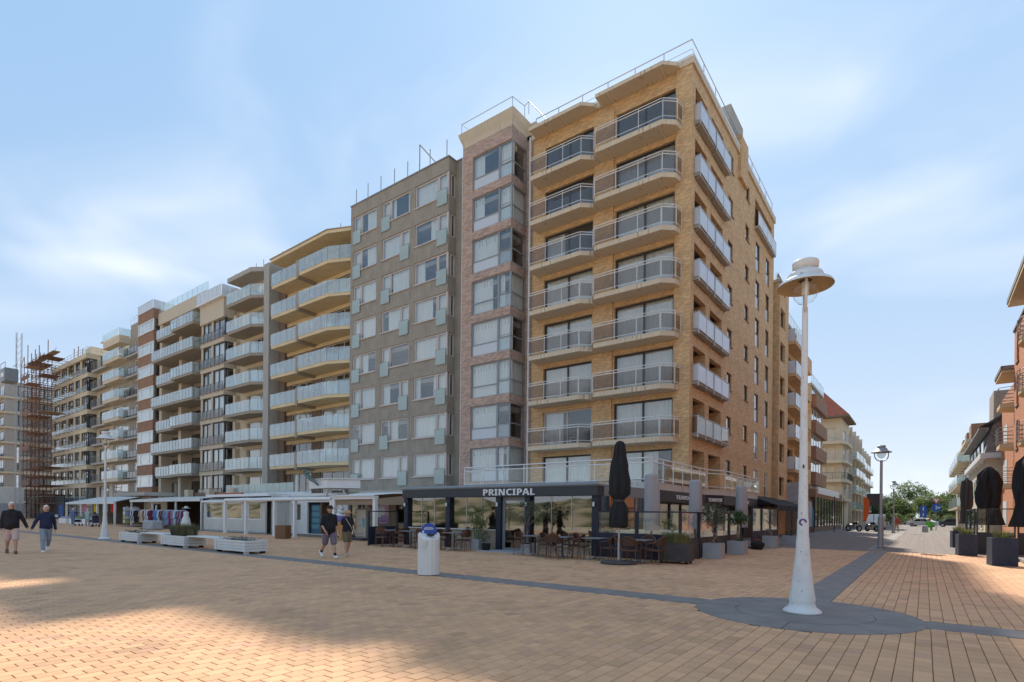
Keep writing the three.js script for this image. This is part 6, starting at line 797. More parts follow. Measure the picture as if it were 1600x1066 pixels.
{ // clothes rails: each garment is a thing
  const railA = (x0, x1, z, label) => { const t = thing('clothes_rail', label, 'clothes rail'); G().tube([x0, 1.55, z], [x1, 1.55, z], .03).mesh('bar', M.steel, t); for (let x = x0; x <= x1 + .1; x += (x1 - x0) / 3) G().tube([x, 0, z], [x, 1.55, z], .025).mesh('post', M.steel, t); const f = G(); for (let x = x0; x <= x1 + .1; x += (x1 - x0) / 3) f.tube([x, .03, z - .3], [x, .03, z + .3], .025); f.mesh('foot', M.steel, t); };
  railA(-58.6, -54.2, -19.6, 'chrome clothes rail with dark and beige garments'); railA(-53.4, -47.2, -19.5, 'chrome clothes rail with blue and coloured garments');
  const cols = { navy: [.02, .03, .14], white: [.66, .66, .66], black: [.012, .012, .014], beige: [.42, .31, .23], cream: [.58, .52, .44], blue: [.09, .24, .46], paleblue: [.24, .38, .56], orange: [.38, .14, .03], grey: [.24, .26, .33], magenta: [.34, .03, .16], plum: [.17, .03, .07] };
  const garment = (c, x, z, l, w, turn, where) => { const g = G(), P = [[-.02, 0], [-w, -.08], [-w - .06, -l * .55], [-w * .85, -l * .5], [-w * .95, -l], [w * .95, -l], [w * .85, -l * .5], [w + .06, -l * .55], [w, -.08], [.02, 0]]; const sh = new THREE.Shape(P.map(q => new THREE.Vector2(...q))); g.add(new THREE.ExtrudeGeometry(sh, { depth: .07, bevelEnabled: true, bevelSize: .02, bevelThickness: .02, bevelSegments: 1, steps: 1 }), null, true); const m = part('hanging_garment', g.geo, std(cols[c], .9), null); m.position.set(x, 1.53, z); m.rotation.y = turn; solo(m, `${c === 'paleblue' ? 'pale blue' : c} garment hanging on the rail of ${where}`, 'garment', 'garments on the clothes rails'); };
  ['navy', 'white', 'navy', 'white', 'black', 'black', 'black', 'black', 'black', 'beige', 'beige', 'cream', 'beige', 'black', 'white', 'grey', 'white', 'plum'].forEach((c, i) => garment(c, -58.4 + i * .245, -19.6, rr(.9, 1.15), .24, 1.0 + rr(-.2, .2), 'dark and beige clothes'));
  ['black', 'plum', 'blue', 'blue', 'blue', 'paleblue', 'white', 'black', 'orange', 'navy', 'blue', 'grey', 'grey', 'paleblue', 'grey', 'magenta', 'magenta', 'grey', 'grey', 'white', 'paleblue', 'plum', 'grey', 'plum', 'paleblue', 'plum'].forEach((c, i) => garment(c, -53.2 + i * .235, -19.5, rr(.95, 1.25), .24, 1.0 + rr(-.2, .2), 'blue and coloured clothes'));
  const d = thing('dress_stand', 'tailor stand with long white dress and hat', 'dress stand', [-46.6, 0, -19.3]); G().lathe([[.42, .15], [.36, .5], [.26, .95], [.17, 1.15], [.2, 1.38], [.1, 1.48], [0, 1.5]], 0, 0, 0, 18).mesh('dress', M.curtain, d); G().tube([0, 0, 0], [0, 1.6, 0], .03).mesh('stand', M.darkFrame, d); G().lathe([[.3, 1.72], [.28, 1.75], [.14, 1.76], [.13, 1.87], [0, 1.9]], 0, 0, 0, 16).mesh('hat', M.offWhite, d);
  const k = thing('cushion_bin', 'grey upholstered bin before the clothes rail', 'bin', [-49.2, 0, -17.9]); G().bev(-.95, .0, -.4, .95, .72, .4, .12, 3).mesh('body', M.planterGrey, k); G().box(-1.8, 0, -.3, -.95, .06, .3).mesh('mat', M.black, k);
  for (const [x, l] of [[-61.6, 'postcard stand beside the entrance door'], [-59.6, 'postcard stand at the end of the clothes rail']]) { const s = thing('postcard_stand', l, 'card stand', [x, 0, -20.2]); G().tube([0, 0, 0], [0, 1.9, 0], .05).tube([0, 0, 0], [0, .04, 0], .35).mesh('column', M.steel, s); for (let y = 0; y < 4; y++) for (let i = 0; i < 4; i++) { const c = printed('card_rack', .5, .34, std([[.6, .55, .5], [.5, .42, .12], [.62, .62, .6], [.35, .4, .5]][(i + y) % 4], .6, { side: THREE.DoubleSide }), s, [Math.sin(i * 1.571) * .26, .45 + y * .4, Math.cos(i * 1.571) * .26], i * 1.571); } }
  [['yellow hanging towel under the beach shop awning', [.6, .42, .02], -72.6], ['red hanging towel under the beach shop awning', [.5, .015, .02], -67.4], ['pink printed towel under the beach shop awning', [.55, .2, .25], -76.4], ['blue grey towel under the beach shop awning', [.26, .33, .42], -69.9]].forEach(([l, c, x]) => { const g = G(), n = 10, w = 1.7; for (let k = 0; k < n; k++) { const f = u => .06 * Math.sin(u * 9); g.quad([(k / n - .5) * w, -1.0, f(k / n)], [((k + 1) / n - .5) * w, -1.0, f((k + 1) / n)], [((k + 1) / n - .5) * w, 0, f((k + 1) / n)], [(k / n - .5) * w, 0, f(k / n)]); } const m = part('beach_towel', g.geo, std(c, .9, { side: THREE.DoubleSide })); m.position.set(x, 2.3, -20.9); solo(m, l, 'towel', 'towels under the beach shop awning'); });
  [-69.5, -73, -76.8].forEach((x, i) => { const c = thing('goods_crate', ['white crate of turquoise bags before the beach shop', 'low pale flower tub before the beach shop', 'white crate of toys before the beach shop'][i], 'crate', [x, 0, -19.4]); G().bev(-1.3, 0, -.45, 1.3, .55, .45, .02, 1).mesh('box', M.white, c); const g = G(); for (let k = 0; k < 12; k++) g.ball(rr(-1.1, 1.1), .62, rr(-.3, .3), .2, .16, .18, 8); g.mesh('goods', std([[.16, .38, .36], [.12, .2, .06], [.3, .32, .4]][i], .7), c); });
}
// ---------------------------------------------------------------- people
function fieldMesh(bones, k = .035, res = 84) {      // tapered capsules joined by a smooth minimum, meshed
  const S = 1.0, cy = .9, mc = new MarchingCubes(res, M.white, false, false, 90000); mc.isolation = 0; const F = mc.field, h = res / 2; F.fill(-1);
  let lo = [9, 9, 9], hi = [-9, -9, -9]; for (const b of bones) for (const e of [0, 3]) for (let q = 0; q < 3; q++) { lo[q] = Math.min(lo[q], b[e + q] - .2); hi[q] = Math.max(hi[q], b[e + q] + .2); }
  const ix = (v, o) => Math.round((v - o) / S * h + h), c = (v) => Math.max(1, Math.min(res - 2, v));
  for (let z = c(ix(lo[2], 0)); z <= c(ix(hi[2], 0)); z++) for (let y = c(ix(lo[1], cy)); y <= c(ix(hi[1], cy)); y++) for (let x = c(ix(lo[0], 0)); x <= c(ix(hi[0], 0)); x++) {
    const px = (x - h) / h * S, py = (y - h) / h * S + cy, pz = (z - h) / h * S; let d = 9;
    for (const b of bones) { const ax = px - b[0], ay = py - b[1], az = pz - b[2], bx = b[3] - b[0], by = b[4] - b[1], bz = b[5] - b[2], L = bx * bx + by * by + bz * bz || 1e-9; let t = (ax * bx + ay * by + az * bz) / L; t = t < 0 ? 0 : t > 1 ? 1 : t; const dx = ax - bx * t, dy = ay - by * t, dz = az - bz * t, q = Math.sqrt(dx * dx + dy * dy + dz * dz) - (b[6] + (b[7] - b[6]) * t); if (q > d + k) continue; const w = Math.max(k - Math.abs(d - q), 0) / k; d = Math.min(d, q) - w * w * k * .25; }
    F[x + y * res + z * res * res] = -d;
  }
  mc.update(); const n = mc.count, P = new Float32Array(n * 3); for (let i = 0; i < n; i++) { P[i * 3] = mc.positionArray[i * 3] * S; P[i * 3 + 1] = mc.positionArray[i * 3 + 1] * S + cy; P[i * 3 + 2] = mc.positionArray[i * 3 + 2] * S; }
  let g = new THREE.BufferGeometry(); g.setAttribute('position', new THREE.BufferAttribute(P, 3)); g = mergeVertices(g, 1e-4); g.computeVertexNormals(); return g;
}
function headGeo(w = 1) { const g = new THREE.SphereGeometry(1, 28, 22), P = g.attributes.position; for (let i = 0; i < P.count; i++) { let x = P.getX(i), y = P.getY(i), z = P.getZ(i); const jaw = y < -.1 ? 1 - .34 * Math.pow(-y, 1.3) : 1; x *= .076 * jaw * w; let zz = z * (z > 0 ? .092 : .1) * (y < -.3 ? .96 : 1); if (z > 0) { const nx = Math.exp(-Math.pow(P.getX(i) / .18, 2)); zz += nx * .026 * Math.exp(-Math.pow((y + .12) / .17, 2)) + nx * .010 * Math.exp(-Math.pow((y + .78) / .16, 2)); for (const s of [-1, 1]) zz -= .010 * Math.exp(-Math.pow((P.getX(i) - s * .4) / .17, 2) - Math.pow((y - .06) / .12, 2)); } P.setXYZ(i, x, y * .122, zz); } g.computeVertexNormals(); return g; }
function handGeo(side) { const g = G(); g.add(new THREE.SphereGeometry(1, 12, 9), new THREE.Matrix4().compose(V(0, -.045, 0), new THREE.Quaternion(), V(.018, .05, .042))); const L = [.062, .075, .07, .055]; L.forEach((l, i) => { const z = .03 - i * .02; g.tube([0, -.08, z], [-.006 * side, -.08 - l * .55, z * 1.05], .0092, .0085, 7).tube([-.006 * side, -.08 - l * .55, z * 1.05], [-.02 * side, -.08 - l, z], .0085, .007, 7); }); g.tube([0, -.02, .035], [-.012 * side, -.055, .062], .011, .010, 7).tube([-.012 * side, -.055, .062], [-.02 * side, -.085, .062], .010, .008, 7); return g.geo; }
const skinMat = std([.50, .29, .205], .6);
function person(label, pos, turn, o, group) {
  const t = thing('person', label, 'person', [pos[0], 0, pos[2]], turn, group), s = (o.h ?? 1.75) / 1.75, res = o.res ?? 84;
  const hipY = .92, B = [], top = [], bot = [], foot = [], A = (list, a, b, r0, r1 = r0) => list.push([...a, ...b, r0, r1]); const br = o.belly ?? 0, sw = o.sw ?? .185;
  // legs
  const legs = [o.L, o.R].map((q, i) => { const sx = i ? -1 : 1, [th, kn] = q, hip = [sx * .088, hipY, 0], knee = [sx * .095, hipY - .42 * Math.cos(th), .42 * Math.sin(th)], an = th - kn, ank = [sx * .10, knee[1] - .405 * Math.cos(an), knee[2] + .405 * Math.sin(an)]; return { hip, knee, ank, an, sx }; });
  const minY = Math.min(...legs.map(l => l.ank[1])) - .085; for (const l of legs) for (const k of ['hip', 'knee', 'ank']) l[k][1] -= minY; const dy = -minY, Y = v => v + dy;
  for (const l of legs) { A(B, l.hip, l.knee, .078, .052); A(B, l.knee, [lerp(l.knee[0], l.ank[0], .35), lerp(l.knee[1], l.ank[1], .35), lerp(l.knee[2], l.ank[2], .35) - .012], .05, .054); A(B, [lerp(l.knee[0], l.ank[0], .35), lerp(l.knee[1], l.ank[1], .35), lerp(l.knee[2], l.ank[2], .35) - .012], l.ank, .054, .034); const e = o.legEnd ?? 1, kn = l.knee; if (e > 1) { A(bot, l.hip, kn, .1, .075); const f = e - 1, q = [lerp(kn[0], l.ank[0], f), lerp(kn[1], l.ank[1], f), lerp(kn[2], l.ank[2], f)]; A(bot, kn, q, .073, .06); } else { const q = [lerp(l.hip[0], kn[0], e), lerp(l.hip[1], kn[1], e), lerp(l.hip[2], kn[2], e)]; A(bot, l.hip, q, .103, .098); } }
  // trunk
  const hem = o.hem ?? .9, sl0 = [[B, 0], [top, .024]];
  for (const [l, d] of sl0) { for (const q of [-1, 1]) { A(l, [q * (sw - .105), Y(1.36), -.005], [q * .055, Y(1.12), .005], .092 + d, .083 + d * 1.3 + br * .5); A(l, [q * .055, Y(1.12), .005 + br * .3], [q * .07, Y(l === B ? .95 : hem + .03), 0], .083 + d * 1.3 + br * .5, .098 + d + br * .2); A(l, [0, Y(1.47), -.01], [q * (sw - .03), Y(1.40), -.012], .046 + d * .6, .05 + d * .7); } }
  A(B, [0, Y(1.42), -.01], [0, Y(1.56), .012], .05, .047); if (br) A(top, [0, Y(1.2), .05], [0, Y(1.04), .045 + br], .09, .09 + br);
  A(bot, [-.07, Y(.96), 0], [.07, Y(.96), 0], .112); A(bot, [-.055, Y(1.03), 0], [.055, Y(1.03), 0], .105); A(top, [0, Y(1.45), -.01], [0, Y(1.50), 0], .062, .056);
  // arms: [forward angle, outward angle, elbow bend]
  const hands = []; [o.aL, o.aR].forEach((q, i) => { const sx = i ? -1 : 1, [f, out, el] = q, sh = [sx * sw, Y(1.405), -.01], dir = (a, ou) => [sx * Math.sin(ou), -Math.cos(a) * Math.cos(ou), Math.sin(a) * Math.cos(ou)], d1 = dir(f, out), e = sh.map((v, j) => v + d1[j] * .285), d2 = dir(f + el, q[3] ?? out * .4), w = e.map((v, j) => v + d2[j] * .25); A(B, sh, e, .048, .038); A(B, e, w, .039, .026); const sl = o.sleeve ?? 2; if (sl >= 2) { A(top, sh, e, .068, .056); A(top, e, w, .055, .046); } else A(top, sh, sh.map((v, j) => lerp(v, e[j], sl)), .068, .064); hands.push([w, d2, sx]); });
  const parts = [fieldMesh(B, .03, res)], hg = headGeo(); const hm = new THREE.Matrix4().makeRotationFromEuler(new THREE.Euler(o.nod ?? .05, o.look ?? 0, 0)); hm.setPosition(0, Y(1.635), .025); hg.applyMatrix4(hm); parts.push(hg);
  for (const s2 of [-1, 1]) { const e = new THREE.SphereGeometry(1, 8, 6); e.applyMatrix4(new THREE.Matrix4().compose(V(s2 * .077, .0, -.005), new THREE.Quaternion(), V(.012, .03, .018))); e.applyMatrix4(hm); parts.push(e); }
  for (const [w, d, sx] of hands) { const g = handGeo(sx); g.applyMatrix4(new THREE.Matrix4().compose(V(...w), new THREE.Quaternion().setFromUnitVectors(V(0, -1, 0), V(...d).normalize()), V(1, 1, 1))); parts.push(g); }
  const clean = parts.map(g => { const q = g.index ? g.toNonIndexed() : g; for (const n of Object.keys(q.attributes)) if (n !== 'position' && n !== 'normal') q.deleteAttribute(n); return q; }); const body = part('body', mergeGeometries(clean), o.skin ?? skinMat, t);
  part(o.topName ?? 'shirt', fieldMesh(top, .03, res), o.top, t); part(o.botName ?? 'shorts', fieldMesh(bot, .03, res), o.bot, t);
  for (const l of legs) { const g = G(); g.bev(-.045, -.085, -.075, .045, -.01, .19, .035, 3).ball(0, -.02, -.02, .05, .055, .06, 10); const m = g.mesh('shoe', o.shoe ?? M.white, t); m.position.set(...l.ank); m.rotation.x = Math.max(-.2, -l.an * .9) * (l.ank[1] - .085 > .03 ? 1 : .15); if (o.sock) { const d = [l.knee[0] - l.ank[0], l.knee[1] - l.ank[1], l.knee[2] - l.ank[2]]; G().tube(l.ank, l.ank.map((v, j) => v + d[j] * .22), .042, .05, 12).mesh('sock', o.sock, t); } }
  const hp = (g) => { g.applyMatrix4(hm); return g; };
  if (o.hair) { const g = G(), cur = o.curl ?? 0; const sp = new THREE.SphereGeometry(1, 22, 16), P = sp.attributes.position; for (let i = 0; i < P.count; i++) { const x = P.getX(i), y = P.getY(i), z = P.getZ(i), n = 1 + cur * .13 * (fbm(x * 5 + 9, y * 5 + z * 4 + 20, 512, 2, 3) - .3); P.setXYZ(i, x * .086 * n, (y > -.15 ? y * .13 : y * .13 * (z > .1 ? .35 : 1)) * n + .012, (z > .25 && y < .55 ? lerp(z, .25, .82) : z) * .108 * n - .012); } sp.computeVertexNormals(); part('hair', hp(sp), o.hair, t); }
  if (o.cap) { const g = G(); g.lathe([[.095, .03], [.098, .06], [.085, .11], [.05, .137], [0, .142]], 0, 0, 0, 20); const bx = G().bev(-.07, .035, .07, .07, .05, .185, .006, 1); g.add(bx.geo); part('cap', hp(g.geo), o.cap, t); }
  if (o.hat) { part('hat', hp(G().lathe([[.17, .035], [.165, .045], [.1, .05], [.095, .11], [.06, .135], [0, .14]], 0, 0, 0, 20).geo), o.hat, t); }
  const fc = G(); for (const s2 of [-1, 1]) fc.ball(s2 * .031, .008, .083, .011, .006, .006, 8); fc.ball(0, -.062, .088, .022, .005, .006, 8); part('eyes_and_mouth', hp(fc.geo), std([.09, .04, .035], .5), t); if (o.glasses) part('glasses', hp(G().path([[-.05, .01, .094], [-.03, .028, .1], [-.012, .01, .102], [-.03, -.008, .1]], .003, 5, true).path([[.05, .01, .094], [.03, .028, .1], [.012, .01, .102], [.03, -.008, .1]], .003, 5, true).geo), M.darkFrame, t);
  if (o.bag) { const g = G().path([[-.1, Y(1.47), .05], [-.02, Y(1.3), .155], [.1, Y(1.1), .15], [.17, Y(.95), .06]], .011, 5); g.path([[-.1, Y(1.47), .05], [-.06, Y(1.46), -.06], [.05, Y(1.25), -.14], [.17, Y(.95), .0]], .011, 5); const m = g.mesh('bag_strap', M.offWhite, t); G().bev(.13, Y(.84), -.08, .2, Y(1.0), .1, .02, 2).mesh('bag', M.offWhite, m); }
  t.scale.setScalar(s); return t;
}
{
  const face = (p, dx, dz) => Math.atan2(dx, dz);
  person('person in black cap, black polo and grey shorts walking', [-16.05, 0, -11.15], 1.35, { h: 1.80, L: [.36, .12], R: [-.30, .50], aL: [-.15, .18, .30], aR: [.12, .28, .45, -.25], sleeve: .95, top: std([.012, .012, .014], .9), bot: std([.17, .13, .17], .9), legEnd: .92, hem: .88, belly: .035, shoe: M.white, sock: M.black, cap: M.black, hair: std([.18, .15, .13], .9), look: .25 }, 'couple walking past the pergola');
  person('person in straw hat, black top and olive shorts with white shoulder bag', [-16.35, 0, -12.1], 1.25, { h: 1.63, sw: .165, L: [-.22, .35], R: [.26, .08], aL: [.1, .15, .5], aR: [-.1, .16, .2], sleeve: .55, top: std([.014, .015, .02], .9), bot: std([.16, .14, .085], .9), legEnd: .72, hem: .95, shoe: std([.5, .42, .36], .8), hat: std([.50, .27, .12], .9), hair: std([.42, .2, .09], .9), bag: true, look: .3 }, 'couple walking past the pergola');
  person('white haired person in black jacket and pale shorts holding hands', [-25.3, 0, -4.85], 1.42, { h: 1.80, L: [.24, .08], R: [-.22, .30], aL: [.05, .42, .12, .35], aR: [-.1, .2, .3], top: std([.016, .014, .018], .9), topName: 'jacket', bot: std([.55, .42, .38], .9), legEnd: .95, hem: .9, belly: .05, shoe: std([.14, .085, .05], .8), hair: std([.66, .62, .57], .95), glasses: true, look: .1 }, 'couple walking hand in hand');
  person('person with white curly hair, navy jacket and pale jeans walking', [-25.15, 0, -5.75], 1.45, { h: 1.70, sw: .175, L: [-.30, .55], R: [.24, .05], aL: [-.22, .26, .3], aR: [.05, .45, .12, .38], top: std([.014, .022, .06], .85), topName: 'jacket', botName: 'jeans', bot: std([.24, .30, .37], .95), legEnd: 1.86, hem: .93, belly: .015, shoe: M.white, hair: std([.72, .66, .54], 1), curl: 1, look: .1 }, 'couple walking hand in hand');
  const far = { res: 44 }; person('stooped person in blue shirt pushing a walking frame', [-63.2, 0, -16.4], -2.2, { ...far, h: 1.68, L: [.15, .1], R: [-.15, .2], aL: [.7, .1, .3], aR: [.7, .1, .3], top: std([.12, .16, .33], .9), bot: std([.15, .2, .3], .9), botName: 'trousers', legEnd: 1.9, hair: std([.6, .58, .55], .9) }, 'strollers by the beach shop');
  person('person in pale green coat pushing a walking frame', [-61.0, 0, -16.9], -2.2, { ...far, h: 1.62, L: [-.15, .2], R: [.15, .1], aL: [.7, .1, .3], aR: [.7, .1, .3], top: std([.36, .47, .45], .9), topName: 'coat', bot: std([.3, .3, .3], .9), botName: 'trousers', legEnd: 1.9, hem: .75, hair: std([.6, .56, .5], .9) }, 'strollers by the beach shop');
  person('person in red top and tan trousers in the side street', [-2.4, 0, -72], .3, { ...far, h: 1.74, L: [.3, .1], R: [-.25, .3], aL: [.2, .3, .4], aR: [-.2, .25, .3], top: std([.40, .06, .05], .9), bot: std([.45, .33, .2], .9), botName: 'trousers', legEnd: 1.9, hair: std([.2, .13, .08], .9) });
  const rollator = (p, turn, label) => { const t = thing('walking_frame', label, 'walking frame', p, turn); const g = G(); for (const x of [-.28, .28]) g.tube([x, .12, .35], [x, .95, .0], .018).tube([x, .12, -.25], [x, .6, .18], .018).tube([x, .95, 0], [x, .93, -.14], .02); g.tube([-.28, .6, .18], [.28, .6, .18], .015).mesh('frame', M.steel, t); for (const x of [-.28, .28]) for (const z of [.35, -.25]) G().tube([x - .02, .1, z], [x + .02, .1, z], .1, .1, 12).mesh('wheel', M.rubber, t); G().bev(-.25, .35, .05, .25, .58, .3, .03).mesh('bag', M.black, t); };
  rollator([-63.75, 0, -16.85], -2.2, 'walking frame of the person in the blue shirt'); rollator([-61.5, 0, -17.3], -2.2, 'walking frame of the person in the pale coat');
  const pr = thing('pushchair', 'dark pushchair standing before the beach shop', 'pushchair', [-59.2, 0, -17.0], 1.2); { const g = G(); for (const x of [-.25, .25]) g.tube([x, .1, -.35], [x, 1.05, .3], .018).tube([x, .1, .35], [x, .7, -.1], .018); g.tube([-.25, 1.05, .3], [.25, 1.05, .3], .02).mesh('frame', M.steel, pr); G().bev(-.24, .35, -.25, .24, .95, .15, .08, 3).mesh('seat', std([.035, .03, .06], .9), pr); G().lathe([[.27, 0], [.24, .15], [.12, .24], [0, .26]], 0, .95, -.05, 16).mesh('hood', M.black, pr); for (const x of [-.25, .25]) for (const z of [-.35, .35]) G().tube([x - .02, .12, z], [x + .02, .12, z], .12, .12, 14).mesh('wheel', M.rubber, pr); }
}
// ---------------------------------------------------------------- vehicles at the street end
function vehicle(name, label, pos, turn, o, group) { // length along local z, front at +z
  const t = thing(name, label, o.cat ?? 'car', pos, turn, group), w = o.w / 2; const sh = new THREE.Shape(o.prof.map(q => new THREE.Vector2(...q))); const g = new THREE.ExtrudeGeometry(sh, { depth: o.w - .16, bevelEnabled: true, bevelSize: .07, bevelThickness: .08, bevelSegments: 3 }); g.translate(0, 0, -w + .08); g.rotateY(-Math.PI / 2); part('body', g, o.paint, t);
  for (const [z0, y0, z1, y1, z2, y2, z3, y3] of o.side) for (const s of [-1, 1]) { const q = G(), x = s * (w + .004), P = [[x, y0, z0], [x, y1, z1], [x, y2, z2], [x, y3, z3]]; s > 0 ? q.quad(P[3], P[2], P[1], P[0]) : q.quad(...P); q.mesh('side_window', M.carGlass ??= std([.02, .025, .03], .08), t); }
  for (const [z0, y0, z1, y1, iw] of o.screens) { const q = G(), a = w - iw, d = Math.sign(z0 + z1) * .03; q.quad([-a, y0, z0 + d], [a, y0, z0 + d], [a * .9, y1, z1 + d], [-a * .9, y1, z1 + d]); q.mesh('windscreen', M.carGlass ??= std([.02, .025, .03], .08), t); }
  for (const z of o.wheels) for (const s of [-1, 1]) { const wh = G().tube([s * (w - .2), o.wr, z], [s * (w + .01), o.wr, z], o.wr, o.wr, 20).mesh('wheel', M.rubber, t); G().tube([s * (w + .011), o.wr, z], [s * (w + .02), o.wr, z], o.wr * .6, o.wr * .55, 14).mesh('rim', M.alu, wh); }
  for (const s of [-1, 1]) { G().bev(s * (w - .22) - .14, o.ly, o.front + .04, s * (w - .22) + .14, o.ly + .16, o.front + .1, .03).mesh('headlight', M.white, t); G().bev(s * (w - .18) - .1, o.ly + .1, -o.back - .1, s * (w - .18) + .1, o.ly + .3, -o.back - .05, .03).mesh('tail_light', std([.35, .01, .01], .4), t); }
  G().box(-w * .55, .32, o.front + .06, w * .55, .5, o.front + .1).mesh('grille', M.black, t); G().box(-.26, .36, o.front + .101, .26, .47, o.front + .11).mesh('number_plate', M.white, t); for (const s of [-1, 1]) G().bev(s * (w + .1) - .07, o.my ?? .95, o.mz ?? .7, s * (w + .1) + .07, (o.my ?? .95) + .14, (o.mz ?? .7) + .1, .03).mesh('mirror', M.black, t); return t;
}
{
  const carProf = [[-2.1, .3], [-2.12, .75], [-1.95, .9], [-1.2, .95], [-.6, 1.38], [.7, 1.42], [1.35, .98], [2.0, .85], [2.1, .55], [2.08, .3]].map(([z, y]) => [z, y]);
  const carO = (p) => ({ w: 1.75, prof: carProf, paint: p, side: [[-1.1, .95, -.58, 1.32, .02, 1.34, .02, .95], [.1, .95, .1, 1.34, .66, 1.34, 1.15, .95]], screens: [[1.42, .99, .78, 1.4, .15], [-1.28, .97, -.66, 1.36, .15]], wheels: [-1.3, 1.3], wr: .31, ly: .6, front: 2.05, back: 2.05 });
  vehicle('parked_van', 'silver people carrier parked beside the street buildings', [-4.95, 0, -84], 0, { cat: 'van', w: 1.85, prof: [[-2.2, .35], [-2.25, 1.0], [-2.1, 1.8], [-1.6, 1.9], [.75, 1.86], [1.35, 1.15], [2.1, .98], [2.25, .65], [2.2, .35]], paint: std([.52, .50, .46], .35, { metalness: .3 }), side: [[-1.95, 1.15, -1.85, 1.68, -.5, 1.74, -.5, 1.15], [-.4, 1.15, -.4, 1.74, .7, 1.74, 1.15, 1.15]], screens: [[1.36, 1.14, .82, 1.78, .12], [-2.2, 1.1, -2.1, 1.7, .15]], wheels: [-1.35, 1.4], wr: .34, ly: .72, front: 2.15, back: 2.15, my: 1.1, mz: .9 });
  vehicle('parked_car', 'white hatchback parked across the street end', [-.3, 0, -121], 1.25, carO(std([.60, .60, .62], .3)), 'cars at the street end'); vehicle('parked_car', 'dark grey car parked behind the road signs', [3.9, 0, -123], 1.45, carO(std([.035, .045, .06], .3)), 'cars at the street end');
  const moto = (p, turn, label) => { const t = thing('motorcycle', label, 'motorcycle', p, turn, 'motorcycles parked at the kerb'); for (const z of [-.7, .7]) { const w = part('wheel', new THREE.TorusGeometry(.27, .085, 8, 24), M.rubber, t); w.position.set(0, .33, z); w.rotation.y = Math.PI / 2; const sp = G(); for (let k = 0; k < 10; k++) { const a = k * .628; sp.tube([0, 0, 0], [Math.cos(a) * .25, Math.sin(a) * .25, 0], .008, .008, 4); } sp.mesh('spokes', M.alu, w); } G().bev(-.2, .30, -.4, .2, .80, .42, .08, 3).mesh('engine', M.steel, t); G().bev(-.17, .75, -.1, .17, 1.05, .5, .1, 3).mesh('tank', M.black, t); G().bev(-.14, .72, -.75, .14, .86, -.05, .06, 3).mesh('saddle', M.black, t); G().tube([-.06, .33, .7], [-.06, 1.02, .45], .025).tube([.06, .33, .7], [.06, 1.02, .45], .025).tube([-.36, 1.08, .38], [.36, 1.08, .38], .018).tube([0, .33, -.7], [0, .5, -.1], .03).mesh('fork', M.steel, t); G().ball(0, .95, .58, .1, .1, .08).mesh('headlight', M.alu, t); G().bev(-.08, .62, -.98, .08, .66, -.4, .02).mesh('mudguard', M.black, t); };
  moto([-6.2, 0, -70.5], .9, 'black motorcycle parked closest to the street shop'); moto([-4.6, 0, -71.5], .7, 'black motorcycle parked next to the orange banner');
}
